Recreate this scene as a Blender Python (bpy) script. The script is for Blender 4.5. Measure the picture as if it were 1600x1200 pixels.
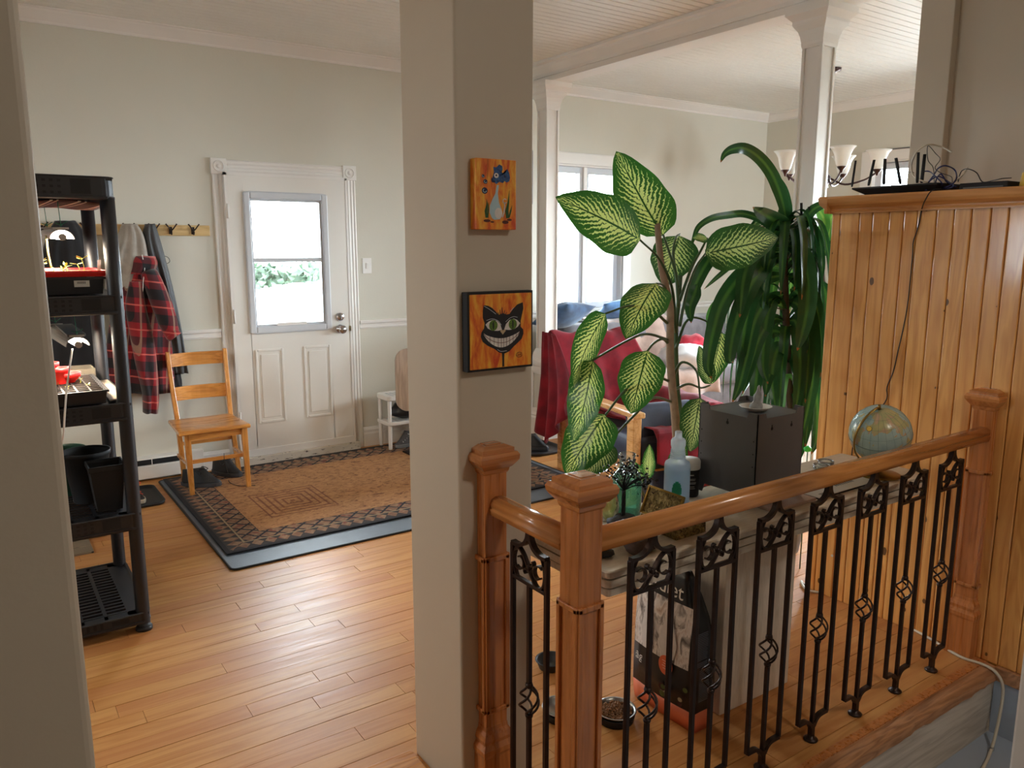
import bpy, math, random
from mathutils import Vector, Matrix, noise as mnoise
PI = math.pi
for o in list(bpy.data.objects): bpy.data.objects.remove(o)
scn = bpy.context.scene
C = scn.collection
# ------------------------------------------------------------------ camera
CAM = Vector((0.0, 0.0, 1.565)); YAW = math.radians(34.527); PITCH = math.radians(9.967); FPX = 1226.5
cam = bpy.data.cameras.new('camera'); camo = bpy.data.objects.new('camera', cam); C.objects.link(camo)
cam.sensor_fit = 'HORIZONTAL'; cam.sensor_width = 36.0; cam.lens = 36.0 * FPX / 1600.0
cam.clip_start = 0.05; cam.clip_end = 200
camo.location = CAM
camo.rotation_euler = (PI / 2 - PITCH, 0, -YAW)
scn.camera = camo
CF = Vector((math.sin(YAW) * math.cos(PITCH), math.cos(YAW) * math.cos(PITCH), -math.sin(PITCH)))
CR = Vector((math.cos(YAW), -math.sin(YAW), 0)); CU = CR.cross(CF)
def at(px, py, Y):
    "world point at depth Y seen at photograph pixel px, py"
    r = CF + CR * ((px - 800) / FPX) - CU * ((py - 600) / FPX)
    return CAM + r * (Y / r.y)
# ------------------------------------------------------------------ light and exposure
scn.view_settings.view_transform = 'Standard'; scn.view_settings.look = 'None'
scn.view_settings.gamma = 1.0; scn.view_settings.use_curve_mapping = False
scn.view_settings.exposure = 0.08
w = bpy.data.worlds.new('sky'); scn.world = w; w.use_nodes = True
bg = w.node_tree.nodes['Background']; bg.inputs[0].default_value = (0.80, 0.92, 1.0, 1); bg.inputs[1].default_value = 60.0
cy = scn.cycles
cy.max_bounces = 9; cy.diffuse_bounces = 5; cy.glossy_bounces = 4; cy.transmission_bounces = 6; cy.transparent_max_bounces = 10
cy.use_denoising = True; cy.sample_clamp_indirect = 6.0; cy.caustics_reflective = False; cy.caustics_refractive = False
def area(name, loc, rot, sx, sy, power, col, portal=False):
    l = bpy.data.lights.new(name, 'AREA'); l.shape = 'RECTANGLE'; l.size = sx; l.size_y = sy; l.energy = power; l.color = col
    o = bpy.data.objects.new(name, l); C.objects.link(o); o.location = loc; o.rotation_euler = rot
    if portal: l.cycles.is_portal = True
    return o
# portals: they only guide the sampling of the sky through each window opening
def portal_y(x0, x1, z0, z1, y, sgn):   # sgn +1: light travels towards -Y
    area('window_portal', ((x0 + x1) / 2, y, (z0 + z1) / 2), (-PI / 2 * sgn, 0, 0), x1 - x0, z1 - z0, 1, (1, 1, 1), True)
def portal_x(y0, y1, z0, z1, x, sgn):   # sgn +1: light travels towards -X
    area('window_portal', (x, (y0 + y1) / 2, (z0 + z1) / 2), (0, PI / 2 * sgn, 0), z1 - z0, y1 - y0, 1, (1, 1, 1), True)
# ------------------------------------------------------------------ object helpers
def S(r, g, b):
    def f(c):
        c /= 255.0
        return c / 12.92 if c <= 0.04045 else ((c + 0.055) / 1.055) ** 2.4
    return (f(r), f(g), f(b), 1.0)
class MB:
    def __init__(s): s.v = []; s.f = []; s.uv = []; s.sm = []; s.tone = []
    def add(s, vs, fs, uvs=None, smooth=False, tone=0.5):
        b = len(s.v); s.v += [tuple(p) for p in vs]
        for i, f in enumerate(fs):
            s.f.append(tuple(b + k for k in f)); s.sm.append(smooth); s.tone.append(tone)
            s.uv.append([uvs[k] for k in f] if uvs else [(0, 0)] * len(f))
        return s
    def bx(s, x0, x1, y0, y1, z0, z1, tone=0.5):
        vs = [(x0, y0, z0), (x1, y0, z0), (x1, y1, z0), (x0, y1, z0), (x0, y0, z1), (x1, y0, z1), (x1, y1, z1), (x0, y1, z1)]
        return s.add(vs, [(0, 3, 2, 1), (4, 5, 6, 7), (0, 1, 5, 4), (1, 2, 6, 5), (2, 3, 7, 6), (3, 0, 4, 7)], tone=tone)
    def box(s, c, d, rot=None):
        h = [k / 2 for k in d]; M = rot or Matrix.Identity(3); c = Vector(c)
        vs = [c + M @ Vector((sx * h[0], sy * h[1], sz * h[2])) for sz in (-1, 1) for sx, sy in ((-1, -1), (1, -1), (1, 1), (-1, 1))]
        return s.add(vs, [(0, 3, 2, 1), (4, 5, 6, 7), (0, 1, 5, 4), (1, 2, 6, 5), (2, 3, 7, 6), (3, 0, 4, 7)])
    def frustum(s, c, z0, z1, a0, b0, a1, b1):
        x, y = c
        vs = [(x + sx * a0, y + sy * b0, z0) for sx, sy in ((-1, -1), (1, -1), (1, 1), (-1, 1))] + \
             [(x + sx * a1, y + sy * b1, z1) for sx, sy in ((-1, -1), (1, -1), (1, 1), (-1, 1))]
        return s.add(vs, [(0, 3, 2, 1), (4, 5, 6, 7), (0, 1, 5, 4), (1, 2, 6, 5), (2, 3, 7, 6), (3, 0, 4, 7)])
    def stack(s, c, prof):
        "square profile: list of (half width, z)"
        for (a, z0), (b, z1) in zip(prof, prof[1:]): s.frustum(c, z0, z1, a, a, b, b)
        return s
    def loft(s, rings, cap=True, closed=True, smooth=True):
        n = len(rings[0]); b = len(s.v); vs = [p for r in rings for p in r]; fs = []; m = n if closed else n - 1
        for i in range(len(rings) - 1):
            for j in range(m):
                k = (j + 1) % n
                fs.append((i * n + j, i * n + k, (i + 1) * n + k, (i + 1) * n + j))
        L = len(rings) - 1
        uvs = [(j / n, i / max(1, L)) for i in range(L + 1) for j in range(n)]
        s.add(vs, fs, uvs, smooth)
        if cap and closed:
            s.add(rings[0], [tuple(reversed(range(n)))]); s.add(rings[-1], [tuple(range(n))])
        return s
    def tube(s, pts, r, n=8, cap=True, flat=1.0, closed=False):
        pts = [Vector(p) for p in pts]; N = len(pts)
        if not isinstance(r, (list, tuple)): r = [r] * N
        rings = []; up = None
        for i, p in enumerate(pts):
            t = (pts[min(i + 1, N - 1)] - pts[max(i - 1, 0)])
            if closed: t = pts[(i + 1) % N] - pts[i - 1]
            t.normalize()
            if up is None:
                up = Vector((0, 0, 1)) if abs(t.z) < 0.9 else Vector((1, 0, 0))
            u = (up - t * up.dot(t))
            if u.length < 1e-5: u = t.orthogonal()
            u.normalize(); up = u; q = t.cross(u)
            rings.append([p + (u * math.cos(2 * PI * k / n) * flat + q * math.sin(2 * PI * k / n)) * r[i] for k in range(n)])
        if closed: rings.append(rings[0])
        return s.loft(rings, cap and not closed)
    def lathe(s, prof, c=(0, 0, 0), n=24, sx=1.0, cap=True, tilt=None):
        rings = []
        for r, z in prof:
            ring = [Vector((r * math.cos(2 * PI * k / n) * sx, r * math.sin(2 * PI * k / n), z)) for k in range(n)]
            if tilt: ring = [tilt @ p for p in ring]
            rings.append([Vector(c) + p for p in ring])
        return s.loft(rings, cap)
    def prism(s, poly, O, U, V, W, smooth=False):
        "2-D outline poly in axes U,V at O, extruded along vector W"
        O, U, V, W = map(Vector, (O, U, V, W)); n = len(poly)
        a = [O + U * p[0] + V * p[1] for p in poly]; b = [p + W for p in a]
        s.add(a + b, [tuple(range(n)), tuple(reversed(range(n, 2 * n)))])
        s.add(a + b, [(i, i + n, (i + 1) % n + n, (i + 1) % n) for i in range(n)], smooth=smooth)
        return s
    def grid(s, fn, nu, nv, smooth=True):
        vs = []; uvs = []
        for j in range(nv + 1):
            for i in range(nu + 1):
                u, v = i / nu, j / nv
                vs.append(fn(u, v)); uvs.append((u, v))
        fs = [(j * (nu + 1) + i, j * (nu + 1) + i + 1, (j + 1) * (nu + 1) + i + 1, (j + 1) * (nu + 1) + i) for j in range(nv) for i in range(nu)]
        return s.add(vs, fs, uvs, smooth)
def world_loc(o):
    p = Vector((0, 0, 0))
    while o is not None: p = p + Vector(o.location); o = o.parent
    return p
def obj(name, mb, mat, parent=None, bevel=0, thick=0, sub=0, seg=2, local=False, fix=True):
    me = bpy.data.meshes.new(name)
    off = Vector((0, 0, 0)) if (local or parent is None) else world_loc(parent)
    me.from_pydata([(p[0] - off.x, p[1] - off.y, p[2] - off.z) for p in mb.v], [], mb.f)
    uvl = me.uv_layers.new(name='UVMap')
    ta = me.attributes.new('tone', 'FLOAT', 'FACE')
    k = 0; flat = []
    for u in mb.uv:
        for q in u: flat += [q[0], q[1]]
    uvl.data.foreach_set('uv', flat)
    ta.data.foreach_set('value', mb.tone)
    me.polygons.foreach_set('use_smooth', mb.sm)
    if fix:
        import bmesh
        bm = bmesh.new(); bm.from_mesh(me); bmesh.ops.remove_doubles(bm, verts=bm.verts, dist=1e-5)
        bmesh.ops.recalc_face_normals(bm, faces=bm.faces); bm.to_mesh(me); bm.free()
    me.materials.append(mat)
    o = bpy.data.objects.new(name, me); C.objects.link(o)
    if parent is not None: o.parent = parent
    if thick:
        m = o.modifiers.new('solid', 'SOLIDIFY'); m.thickness = thick; m.offset = 0
    if bevel:
        m = o.modifiers.new('bevel', 'BEVEL'); m.width = bevel; m.segments = seg; m.limit_method = 'ANGLE'; m.angle_limit = 0.6
        m.harden_normals = False
    if sub:
        m = o.modifiers.new('sub', 'SUBSURF'); m.levels = sub; m.render_levels = sub
    return o
def tag(o, label, cat, group=None, kind=None):
    o['label'] = label; o['category'] = cat
    if group: o['group'] = group
    if kind: o['kind'] = kind
    return o
def thing(name, label, cat, loc, group=None, rz=0):
    o = bpy.data.objects.new(name, None); C.objects.link(o); o.location = loc; o.rotation_euler = (0, 0, rz)
    o.empty_display_size = 0.05
    return tag(o, label, cat, group)
def root(name, loc=(0, 0, 0)):
    o = bpy.data.objects.new(name, None); C.objects.link(o); o.location = loc; o['kind'] = 'structure'; o.empty_display_size = 0.05
    return o
def struct(name, mb, mat, parent=None, **k):
    o = obj(name, mb, mat, parent, **k)
    if parent is None: o['kind'] = 'structure'
    return o
def copy_tree(o, parent=None):
    c = o.copy(); C.objects.link(c); c.parent = parent
    for ch in [x for x in o.children]: copy_tree(ch, c)
    return c
def bez(pts, n=10):
    "smooth Catmull-Rom through the points"
    P = [Vector(p) for p in pts]; P = [P[0] * 2 - P[1]] + P + [P[-1] * 2 - P[-2]]; out = []
    for i in range(1, len(P) - 2):
        for k in range(n):
            t = k / n; a, b, c, d = P[i - 1:i + 3]
            out.append(0.5 * ((2 * b) + (c - a) * t + (2 * a - 5 * b + 4 * c - d) * t * t + (3 * b - a - 3 * c + d) * t ** 3))
    out.append(P[-2]); return out
# ------------------------------------------------------------------ materials
class NT:
    def __init__(s, name):
        s.m = bpy.data.materials.new(name); s.m.use_nodes = True; s.t = s.m.node_tree; s.N = s.t.nodes
        s.b = s.N['Principled BSDF']; s.out = s.N['Material Output']
    def n(s, typ, **k):
        x = s.N.new(typ)
        for a, b in k.items():
            setattr(x, a, b)
        return x
    def l(s, a, b): s.t.links.new(a, b)
    def val(s, inp, v):
        if hasattr(v, 'is_linked') or isinstance(v, bpy.types.NodeSocket): s.l(v, inp)
        else: inp.default_value = v
    def math(s, op, a, b=0.0, c=None):
        x = s.n('ShaderNodeMath', operation=op); s.val(x.inputs[0], a); s.val(x.inputs[1], b)
        if c is not None: s.val(x.inputs[2], c)
        return x.outputs[0]
    def mix(s, f, a, b):
        x = s.n('ShaderNodeMix', data_type='RGBA'); s.val(x.inputs[0], f); s.val(x.inputs[6], a); s.val(x.inputs[7], b); return x.outputs[2]
    def ramp(s, f, stops, interp='LINEAR'):
        x = s.n('ShaderNodeValToRGB'); x.color_ramp.interpolation = interp
        while len(x.color_ramp.elements) > 1: x.color_ramp.elements.remove(x.color_ramp.elements[0])
        for i, (p, c) in enumerate(stops):
            e = x.color_ramp.elements[0] if i == 0 else x.color_ramp.elements.new(p)
            e.position = p; e.color = c
        s.l(f, x.inputs[0]); return x.outputs[0]
    def coord(s, kind='Object', scale=(1, 1, 1), rot=(0, 0, 0)):
        if kind == 'World': o = s.n('ShaderNodeNewGeometry').outputs['Position']
        else: o = s.n('ShaderNodeTexCoord').outputs[kind]
        m = s.n('ShaderNodeMapping'); m.inputs['Scale'].default_value = scale; m.inputs['Rotation'].default_value = rot
        s.l(o, m.inputs[0]); return m.outputs[0]
    def noise(s, v, scale=5, detail=4, rough=0.5, dist=0.0):
        x = s.n('ShaderNodeTexNoise'); x.inputs['Scale'].default_value = scale; x.inputs['Detail'].default_value = detail
        x.inputs['Roughness'].default_value = rough; x.inputs['Distortion'].default_value = dist; s.l(v, x.inputs['Vector']); return x.outputs[0]
    def attr(s, name):
        x = s.n('ShaderNodeAttribute'); x.attribute_name = name; return x.outputs['Fac']
    def xyz(s, v):
        x = s.n('ShaderNodeSeparateXYZ'); s.l(v, x.inputs[0]); return x.outputs
    def bump(s, h, strength=0.3, dist=0.01):
        x = s.n('ShaderNodeBump'); x.inputs['Strength'].default_value = strength; x.inputs['Distance'].default_value = dist
        s.l(h, x.inputs['Height']); s.l(x.outputs[0], s.b.inputs['Normal'])
    def set(s, color=None, rough=None, metal=None, **k):
        if color is not None: s.val(s.b.inputs['Base Color'], color)
        if rough is not None: s.val(s.b.inputs['Roughness'], rough)
        if metal is not None: s.val(s.b.inputs['Metallic'], metal)
        for a, b in k.items(): s.val(s.b.inputs[a.replace('_', ' ')], b)
        return s.m
def plain(name, c, rough=0.5, metal=0.0, var=0.08, scale=8, bump=0.0, bscale=60, coat=0.0, spec=None):
    t = NT(name); v = t.coord('World')
    n = t.noise(v, scale, 3)
    dk = tuple(k * (1 - var) for k in c[:3]) + (1,); lt = tuple(min(1, k * (1 + var)) for k in c[:3]) + (1,)
    t.set(t.ramp(n, [(0.3, dk), (0.7, lt)]), rough, metal)
    if coat: t.b.inputs['Coat Weight'].default_value = coat; t.b.inputs['Coat Roughness'].default_value = 0.1
    if spec is not None: t.b.inputs['Specular IOR Level'].default_value = spec
    if bump: t.bump(t.noise(v, bscale, 3), bump, 0.004)
    return t.m
def woodmat(name, base, dark, axis='X', rough=0.35, grain=1.0, knots=0, coat=0.3, tone=0.0, tonec=None, kscale=3.0, space='World', spec=0.5):
    t = NT(name)
    sc = {'X': (0.9, 9, 9), 'Y': (9, 0.9, 9), 'Z': (9, 9, 0.9)}[axis]
    v0 = t.coord(space)
    if tone:
        a = t.attr('tone'); m = t.n('ShaderNodeVectorMath', operation='ADD'); t.l(v0, m.inputs[0])
        mm = t.n('ShaderNodeCombineXYZ'); x = t.math('MULTIPLY', a, 37.0)
        for i in range(3): t.l(x, mm.inputs[i])
        t.l(mm.outputs[0], m.inputs[1]); v0 = m.outputs[0]
    mp = t.n('ShaderNodeMapping'); mp.inputs['Scale'].default_value = sc; t.l(v0, mp.inputs[0]); v = mp.outputs[0]
    n1 = t.noise(v, 1.3, 3, 0.55, 0.6)
    rings = t.math('FRACT', t.math('MULTIPLY', n1, 9.0 * grain))
    tri = t.math('ABSOLUTE', t.math('SUBTRACT', rings, 0.5))
    mp2 = t.n('ShaderNodeMapping'); mp2.inputs['Scale'].default_value = tuple(k * 9 if k > 1 else k * 3 for k in sc); t.l(v0, mp2.inputs[0])
    n2 = t.noise(mp2.outputs[0], 1.0, 3, 0.6)
    f = t.math('ADD', t.math('MULTIPLY', tri, 0.9), t.math('MULTIPLY', n2, 0.65))
    col = t.ramp(f, [(0.2, dark), (0.75, base)])
    if tone:
        a = t.attr('tone')
        col = t.mix(t.math('MULTIPLY', a, tone), col, tonec)
    if knots:
        vo = t.n('ShaderNodeTexVoronoi'); vo.voronoi_dimensions = '2D'; vo.inputs['Scale'].default_value = kscale
        mk = t.n('ShaderNodeMapping'); mk.inputs['Scale'].default_value = {'X': (0.6, 1, 1), 'Y': (1, 0.6, 1), 'Z': (1, 1, 0.6)}[axis]
        t.l(v0, mk.inputs[0]); q_ = t.xyz(mk.outputs[0]); cm = t.n('ShaderNodeCombineXYZ'); t.l(t.math('ADD', q_[0], q_[1]), cm.inputs[0]); t.l(q_[2], cm.inputs[1]); t.l(cm.outputs[0], vo.inputs['Vector'])
        d = vo.outputs['Distance']
        nn = t.noise(v0, 40, 2)
        d2 = t.math('ADD', d, t.math('MULTIPLY', nn, 0.03))
        sep = t.n('ShaderNodeSeparateColor'); t.l(vo.outputs['Color'], sep.inputs[0])
        big = t.math('MULTIPLY', sep.outputs[0], 0.05)
        k = t.math('LESS_THAN', t.math('SUBTRACT', d2, big), knots)
        halo = t.ramp(t.math('SUBTRACT', d2, big), [(knots, (1, 1, 1, 1)), (knots + 0.05, (0, 0, 0, 1))])
        col = t.mix(t.math('MULTIPLY', halo, 0.35), col, dark)
        col = t.mix(k, col, tuple(c * 0.22 for c in dark[:3]) + (1,))
    t.set(col, t.ramp(n2, [(0.3, (rough * 0.8,) * 3 + (1,)), (0.8, (rough * 1.25,) * 3 + (1,))]))
    if coat: t.b.inputs['Coat Weight'].default_value = coat; t.b.inputs['Coat Roughness'].default_value = 0.12
    t.b.inputs['Specular IOR Level'].default_value = spec
    t.bump(f, 0.12, 0.002)
    return t.m
def glass(name, tint=(1, 1, 1, 1), refl=0.12, rough=0.02, fill=0.0, fillc=(1, 1, 1, 1), tl=0.5):
    t = NT(name)
    tr = t.n('ShaderNodeBsdfTransparent'); tr.inputs[0].default_value = tint
    g = t.n('ShaderNodeBsdfGlossy'); g.inputs['Roughness'].default_value = rough
    fr = t.n('ShaderNodeFresnel'); fr.inputs[0].default_value = 1.45
    mx = t.n('ShaderNodeMixShader'); t.l(t.math('ADD', fr.outputs[0], refl * 0.2), mx.inputs[0]); t.l(tr.outputs[0], mx.inputs[1]); t.l(g.outputs[0], mx.inputs[2])
    last = mx.outputs[0]
    if fill:
        d = t.n('ShaderNodeBsdfTranslucent'); d.inputs[0].default_value = fillc; d2 = t.n('ShaderNodeBsdfDiffuse'); d2.inputs[0].default_value = fillc
        a = t.n('ShaderNodeMixShader'); a.inputs[0].default_value = 1 - tl; t.l(d.outputs[0], a.inputs[1]); t.l(d2.outputs[0], a.inputs[2])
        m2 = t.n('ShaderNodeMixShader'); m2.inputs[0].default_value = fill; t.l(last, m2.inputs[1]); t.l(a.outputs[0], m2.inputs[2]); last = m2.outputs[0]
    t.l(last, t.out.inputs[0]); return t.m
def emit(name, c, s):
    t = NT(name); t.b.inputs['Base Color'].default_value = c
    t.b.inputs['Emission Color'].default_value = c; t.b.inputs['Emission Strength'].default_value = s; return t.m
def cloth(name, c, c2=None, scale=14, rough=0.95, sheen=0.3, bump=0.25, bscale=120):
    t = NT(name); v = t.coord('World'); c2 = c2 or tuple(k * 0.75 for k in c[:3]) + (1,)
    t.set(t.ramp(t.noise(v, scale, 4), [(0.35, c2), (0.65, c)]), rough)
    t.b.inputs['Sheen Weight'].default_value = sheen
    t.bump(t.noise(v, bscale, 2), bump, 0.002); return t.m

M = {}
M['wall'] = plain('wall_paint', S(211, 207, 193), 0.6, var=0.025, scale=1.2, bump=0.08, bscale=90)
M['pier'] = plain('pier_paint', S(196, 184, 166), 0.5, var=0.03, scale=1.5, bump=0.08, bscale=80)
M['white'] = plain('white_trim', S(232, 228, 222), 0.35, var=0.02, scale=3)
M['door'] = plain('door_white', S(230, 226, 218), 0.4, var=0.02, scale=2)
M['ceil'] = plain('ceiling_white', S(230, 229, 222), 0.45, var=0.03, scale=2)
M['joint'] = plain('joint_dark', S(52, 44, 36), 0.8)
M['floor'] = woodmat('oak_floor', S(200, 146, 86), S(178, 118, 62), 'X', 0.42, 0.5, coat=0.03, tone=0.5, tonec=S(174, 108, 66), spec=0.17)
M['floor'].node_tree.nodes['Principled BSDF'].inputs['Coat Roughness'].default_value = 0.34
M['floor_gap'] = plain('floor_gap', S(100, 66, 38), 0.9)
M['pine'] = woodmat('knotty_pine', S(234, 174, 98), S(206, 138, 66), 'Z', 0.4, 0.6, knots=0.018, coat=0.25, tone=0.3, tonec=S(204, 142, 80), kscale=5.2)
M['pineh'] = woodmat('pine_moulding', S(212, 152, 90), S(184, 122, 66), 'Y', 0.4, 0.5, coat=0.25)
M['rail'] = woodmat('rail_fir', S(212, 144, 82), S(178, 112, 56), 'X', 0.25, 0.6, coat=0.6)
M['railcap'] = woodmat('newel_cap_fir', S(196, 126, 70), S(162, 98, 50), 'X', 0.2, 0.5, coat=0.9)
M['railv'] = woodmat('newel_fir', S(196, 124, 68), S(160, 94, 46), 'Z', 0.3, 0.6, coat=0.5)
M['raily'] = woodmat('rail_fir_y', S(212, 144, 82), S(178, 112, 56), 'Y', 0.25, 0.6, coat=0.6)
M['iron'] = plain('dark_iron', S(58, 46, 42), 0.38, 0.75, var=0.12, scale=30)
M['chair'] = woodmat('chair_oak', S(214, 148, 72), S(176, 108, 46), 'X', 0.3, 0.7, coat=0.5)
M['chairz'] = woodmat('chair_oak_leg', S(210, 144, 72), S(176, 108, 46), 'Z', 0.3, 0.7, coat=0.5)
M['blackp'] = plain('black_plastic', S(34, 34, 38), 0.42, var=0.1)
M['black'] = plain('black_matte', S(18, 18, 20), 0.7, var=0.1)
M['charcoal'] = plain('charcoal_metal', S(92, 90, 90), 0.45, 0.0, var=0.05)
M['chrome'] = plain('chrome', S(200, 200, 205), 0.15, 1.0, var=0.02)
M['steel'] = plain('steel', S(170, 168, 165), 0.28, 1.0, var=0.04)
M['brass'] = plain('old_brass', S(150, 120, 60), 0.35, 0.9, var=0.15, scale=40)
M['grey_mat'] = plain('grey_mat', S(96, 104, 114), 0.5, var=0.06, scale=10, bump=0.3, bscale=200)
M['rubber'] = plain('black_rubber', S(26, 26, 28), 0.6)
M['red'] = plain('red_plastic', S(215, 20, 22), 0.4)
M['glass'] = glass('window_glass')
# ================================================================== THE SETTING
YB = 5.65; XR = 7.2; ZC = 2.95; XL = -2.2; YF = -2.4
portal_y(1.66, 2.15, 1.05, 1.88, YB + 0.1, 1)
portal_y(4.32, 5.16, 0.98, 2.28, YB + 0.1, 1)
portal_x(2.75, 4.42, 0.9, 2.35, XR + 0.1, 1)
portal_x(0.3, 1.5, 0.9, 2.35, XR + 0.1, 1)
portal_y(5.7, 6.7, 1.1, 2.1, -0.76, -1)
portal_x(3.3, 3.75, 1.2, 1.9, XL - 0.1, -1)
def wall_with_holes(axis, pos, th, a0, a1, z0, z1, holes):
    m = MB(); cuts = sorted(holes); x = a0
    def b(p, q, r, s_):
        if q - p < 1e-4 or s_ - r < 1e-4: return
        if axis == 'Y': m.bx(p, q, pos, pos + th, r, s_)
        else: m.bx(pos, pos + th, p, q, r, s_)
    for (h0, h1, hz0, hz1) in cuts:
        b(x, h0, z0, z1); b(h0, h1, z0, hz0); b(h0, h1, hz1, z1); x = h1
    b(x, a1, z0, z1); return m
struct('wall_back', wall_with_holes('Y', YB, 0.16, XL, XR + 0.2, -0.05, ZC + 0.05, [(1.49, 2.37, -0.05, 2.06), (4.32, 5.16, 0.98, 2.28)]), M['wall'])
struct('wall_right', wall_with_holes('X', XR, 0.16, -0.5, YB, -0.05, ZC + 0.05, [(0.3, 1.5, 0.9, 2.35), (2.75, 4.42, 0.9, 2.35)]), M['wall'])
struct('wall_left', wall_with_holes('X', XL - 0.16, 0.16, YF - 0.16, YB, -0.4, ZC + 0.05, [(3.3, 3.75, 1.2, 1.9)]), M['wall'])
struct('wall_front', wall_with_holes('Y', YF - 0.16, 0.16, XL, 3.9, -0.4, ZC + 0.05, []), M['wall'])
struct('wall_side', MB().bx(3.765, 3.9, YF, 1.945, -0.4, ZC), M['pier'])
struct('wall_dining', wall_with_holes('Y', -0.66, 0.16, 3.9, XR + 0.16, -0.05, ZC + 0.05, [(5.7, 6.7, 1.1, 2.1)]), M['wall'])
struct('wall_pier', MB().bx(3.72, 3.9, 1.945, 2.10, 0, ZC), M['pier'], bevel=0.004)
struct('wall_column', MB().bx(1.014, 1.252, 1.72, 2.006, -0.02, ZC), M['pier'], bevel=0.008, seg=3)
struct('wall_corner', MB().bx(-1.6, 0.071, 1.0, 1.14, -0.05, ZC), M['pier'], bevel=0.01, seg=3)
struct('trim_8', MB().bx(1.752, 1.87, 0.50, 0.651, -0.27, ZC), M['white'], bevel=0.006)
# ---- ceiling of narrow beadboard
ce = root('ceiling')
obj('ceiling_backing', MB().bx(XL, XR, YF, YB, ZC + 0.004, ZC + 0.05), M['ceil'], ce)
obj('ceiling_joint', MB().bx(XL, XR, 1.5, YB, ZC + 0.001, ZC + 0.004), M['joint'], ce)
PW = 0.066
bm_l = MB().bx(-PW / 2 + 0.003, PW / 2 - 0.003, 0, 1, 0, 0.010)
def ceiling_boards(x0, x1, y0, y1):
    y = y1 - PW / 2
    proto = None
    while y > y0:
        if proto is None:
            proto = obj('ceiling_board', MB().bx(x0, x1, -PW / 2 + 0.0032, PW / 2 - 0.0032, ZC - 0.008, ZC + 0.0005), M['ceil'], ce, bevel=0.0018, seg=1)
            o = proto
        else:
            o = proto.copy(); C.objects.link(o)
        o.location = (0, y, 0); y -= PW
ceiling_boards(XL, 3.80, 1.75, YB - 0.05)
ceiling_boards(3.93, XR, 1.75, YB - 0.05)
obj('ceiling_panel', MB().bx(XL, XR, YF, 1.72, ZC - 0.008, ZC), M['ceil'], ce)
# ---- crown, beam
def crown(x0, x1, y, z=ZC):  # along X, at back wall
    prof = [(0, -0.09), (-0.012, -0.09), (-0.016, -0.075), (-0.06, -0.028), (-0.066, -0.018), (-0.075, -0.014), (-0.075, -0.008), (0, -0.008)]
    return MB().prism(prof, (x0, y, z), (0, 1, 0), (0, 0, 1), (x1 - x0, 0, 0))
struct('trim_1', crown(XL, 3.80, YB), M['white'])
struct('trim_2', crown(3.93, XR, YB), M['white'])
struct('trim_3', MB().prism([(0, -0.09), (-0.012, -0.09), (-0.016, -0.075), (-0.06, -0.028), (-0.066, -0.018), (-0.075, -0.014), (-0.075, -0.008), (0, -0.008)],
       (XR, -0.5, ZC), (1, 0, 0), (0, 0, 1), (0, YB + 0.5, 0)), M['white'])
bmr = root('trim_4')
o = obj('beam', MB().bx(3.79, 3.945, 1.95, YB, 2.80, ZC - 0.008), M['white'], bmr, bevel=0.003)
prf = [(0, 0), (-0.012, 0), (-0.018, 0.02), (-0.05, 0.06), (-0.055, 0.075), (-0.075, 0.085), (-0.075, 0.105), (0, 0.105)]
obj('beam_moulding', MB().prism(prf, (3.79, 1.95, ZC - 0.113), (1, 0, 0), (0, 0, 1), (0, YB - 1.95, 0)), M['white'], bmr)
obj('beam_moulding', MB().prism([(-a, b) for a, b in prf], (3.945, 1.95, ZC - 0.113), (1, 0, 0), (0, 0, 1), (0, YB - 1.95, 0)), M['white'], bmr)
# ---- white square columns
def column(cx, cyy, label):
    t = thing('square_column', label, 'column', (cx, cyy, 0), 'white columns under the ceiling beam')
    c = (cx, cyy)
    obj('shaft', MB().stack(c, [(0.052, 0.66), (0.052, 2.68)]), M['white'], t)
    # raised corner boards of the chamfered shaft
    cb = MB()
    for sx in (-1, 1):
        for sy in (-1, 1):
            cb.bx(cx + sx * 0.062 - (0.018 if sx > 0 else 0), cx + sx * 0.062 + (0.018 if sx < 0 else 0), cyy + sy * 0.062 - (0.018 if sy > 0 else 0), cyy + sy * 0.062 + (0.018 if sy < 0 else 0), 0.66, 2.62)
    obj('corner_beads', cb, M['white'], t, bevel=0.003)
    obj('capital', MB().stack(c, [(0.062, 2.60), (0.066, 2.615), (0.066, 2.63), (0.072, 2.66), (0.080, 2.685), (0.098, 2.71), (0.102, 2.72), (0.102, 2.735), (0.125, 2.76), (0.13, 2.765), (0.13, 2.80)]), M['white'], t)
    obj('plinth_cap', MB().stack(c, [(0.098, 0.60), (0.108, 0.605), (0.112, 0.63), (0.112, 0.64), (0.10, 0.655), (0.085, 0.66), (0.078, 0.70), (0.066, 0.735), (0.062, 0.74)]), M['white'], t)
    pd = MB().stack(c, [(0.088, 0.16), (0.088, 0.60)])
    ped = obj('plinth', pd, M['wall'], t)
    fr = MB()
    for ax, sg in ((0, -1), (0, 1), (1, -1), (1, 1)):
        def q(a0, a1, z0, z1):
            lo, hi = (0.088, 0.098) if sg > 0 else (-0.098, -0.088)
            if ax == 0: fr.bx(cx + lo, cx + hi, cyy + a0, cyy + a1, z0, z1)
            else: fr.bx(cx + a0, cx + a1, cyy + lo, cyy + hi, z0, z1)
        q(-0.098, 0.098, 0.54, 0.60); q(-0.098, 0.098, 0.16, 0.25); q(-0.098, -0.05, 0.25, 0.54); q(0.05, 0.098, 0.25, 0.54)
    obj('plinth_frame', fr, M['white'], t, bevel=0.002)
    obj('plinth_base', MB().stack(c, [(0.106, 0), (0.106, 0.15), (0.116, 0.155), (0.116, 0.17), (0.104, 0.185), (0.108, 0.195), (0.10, 0.21), (0.097, 0.22)]), M['white'], t)
    return t
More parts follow.
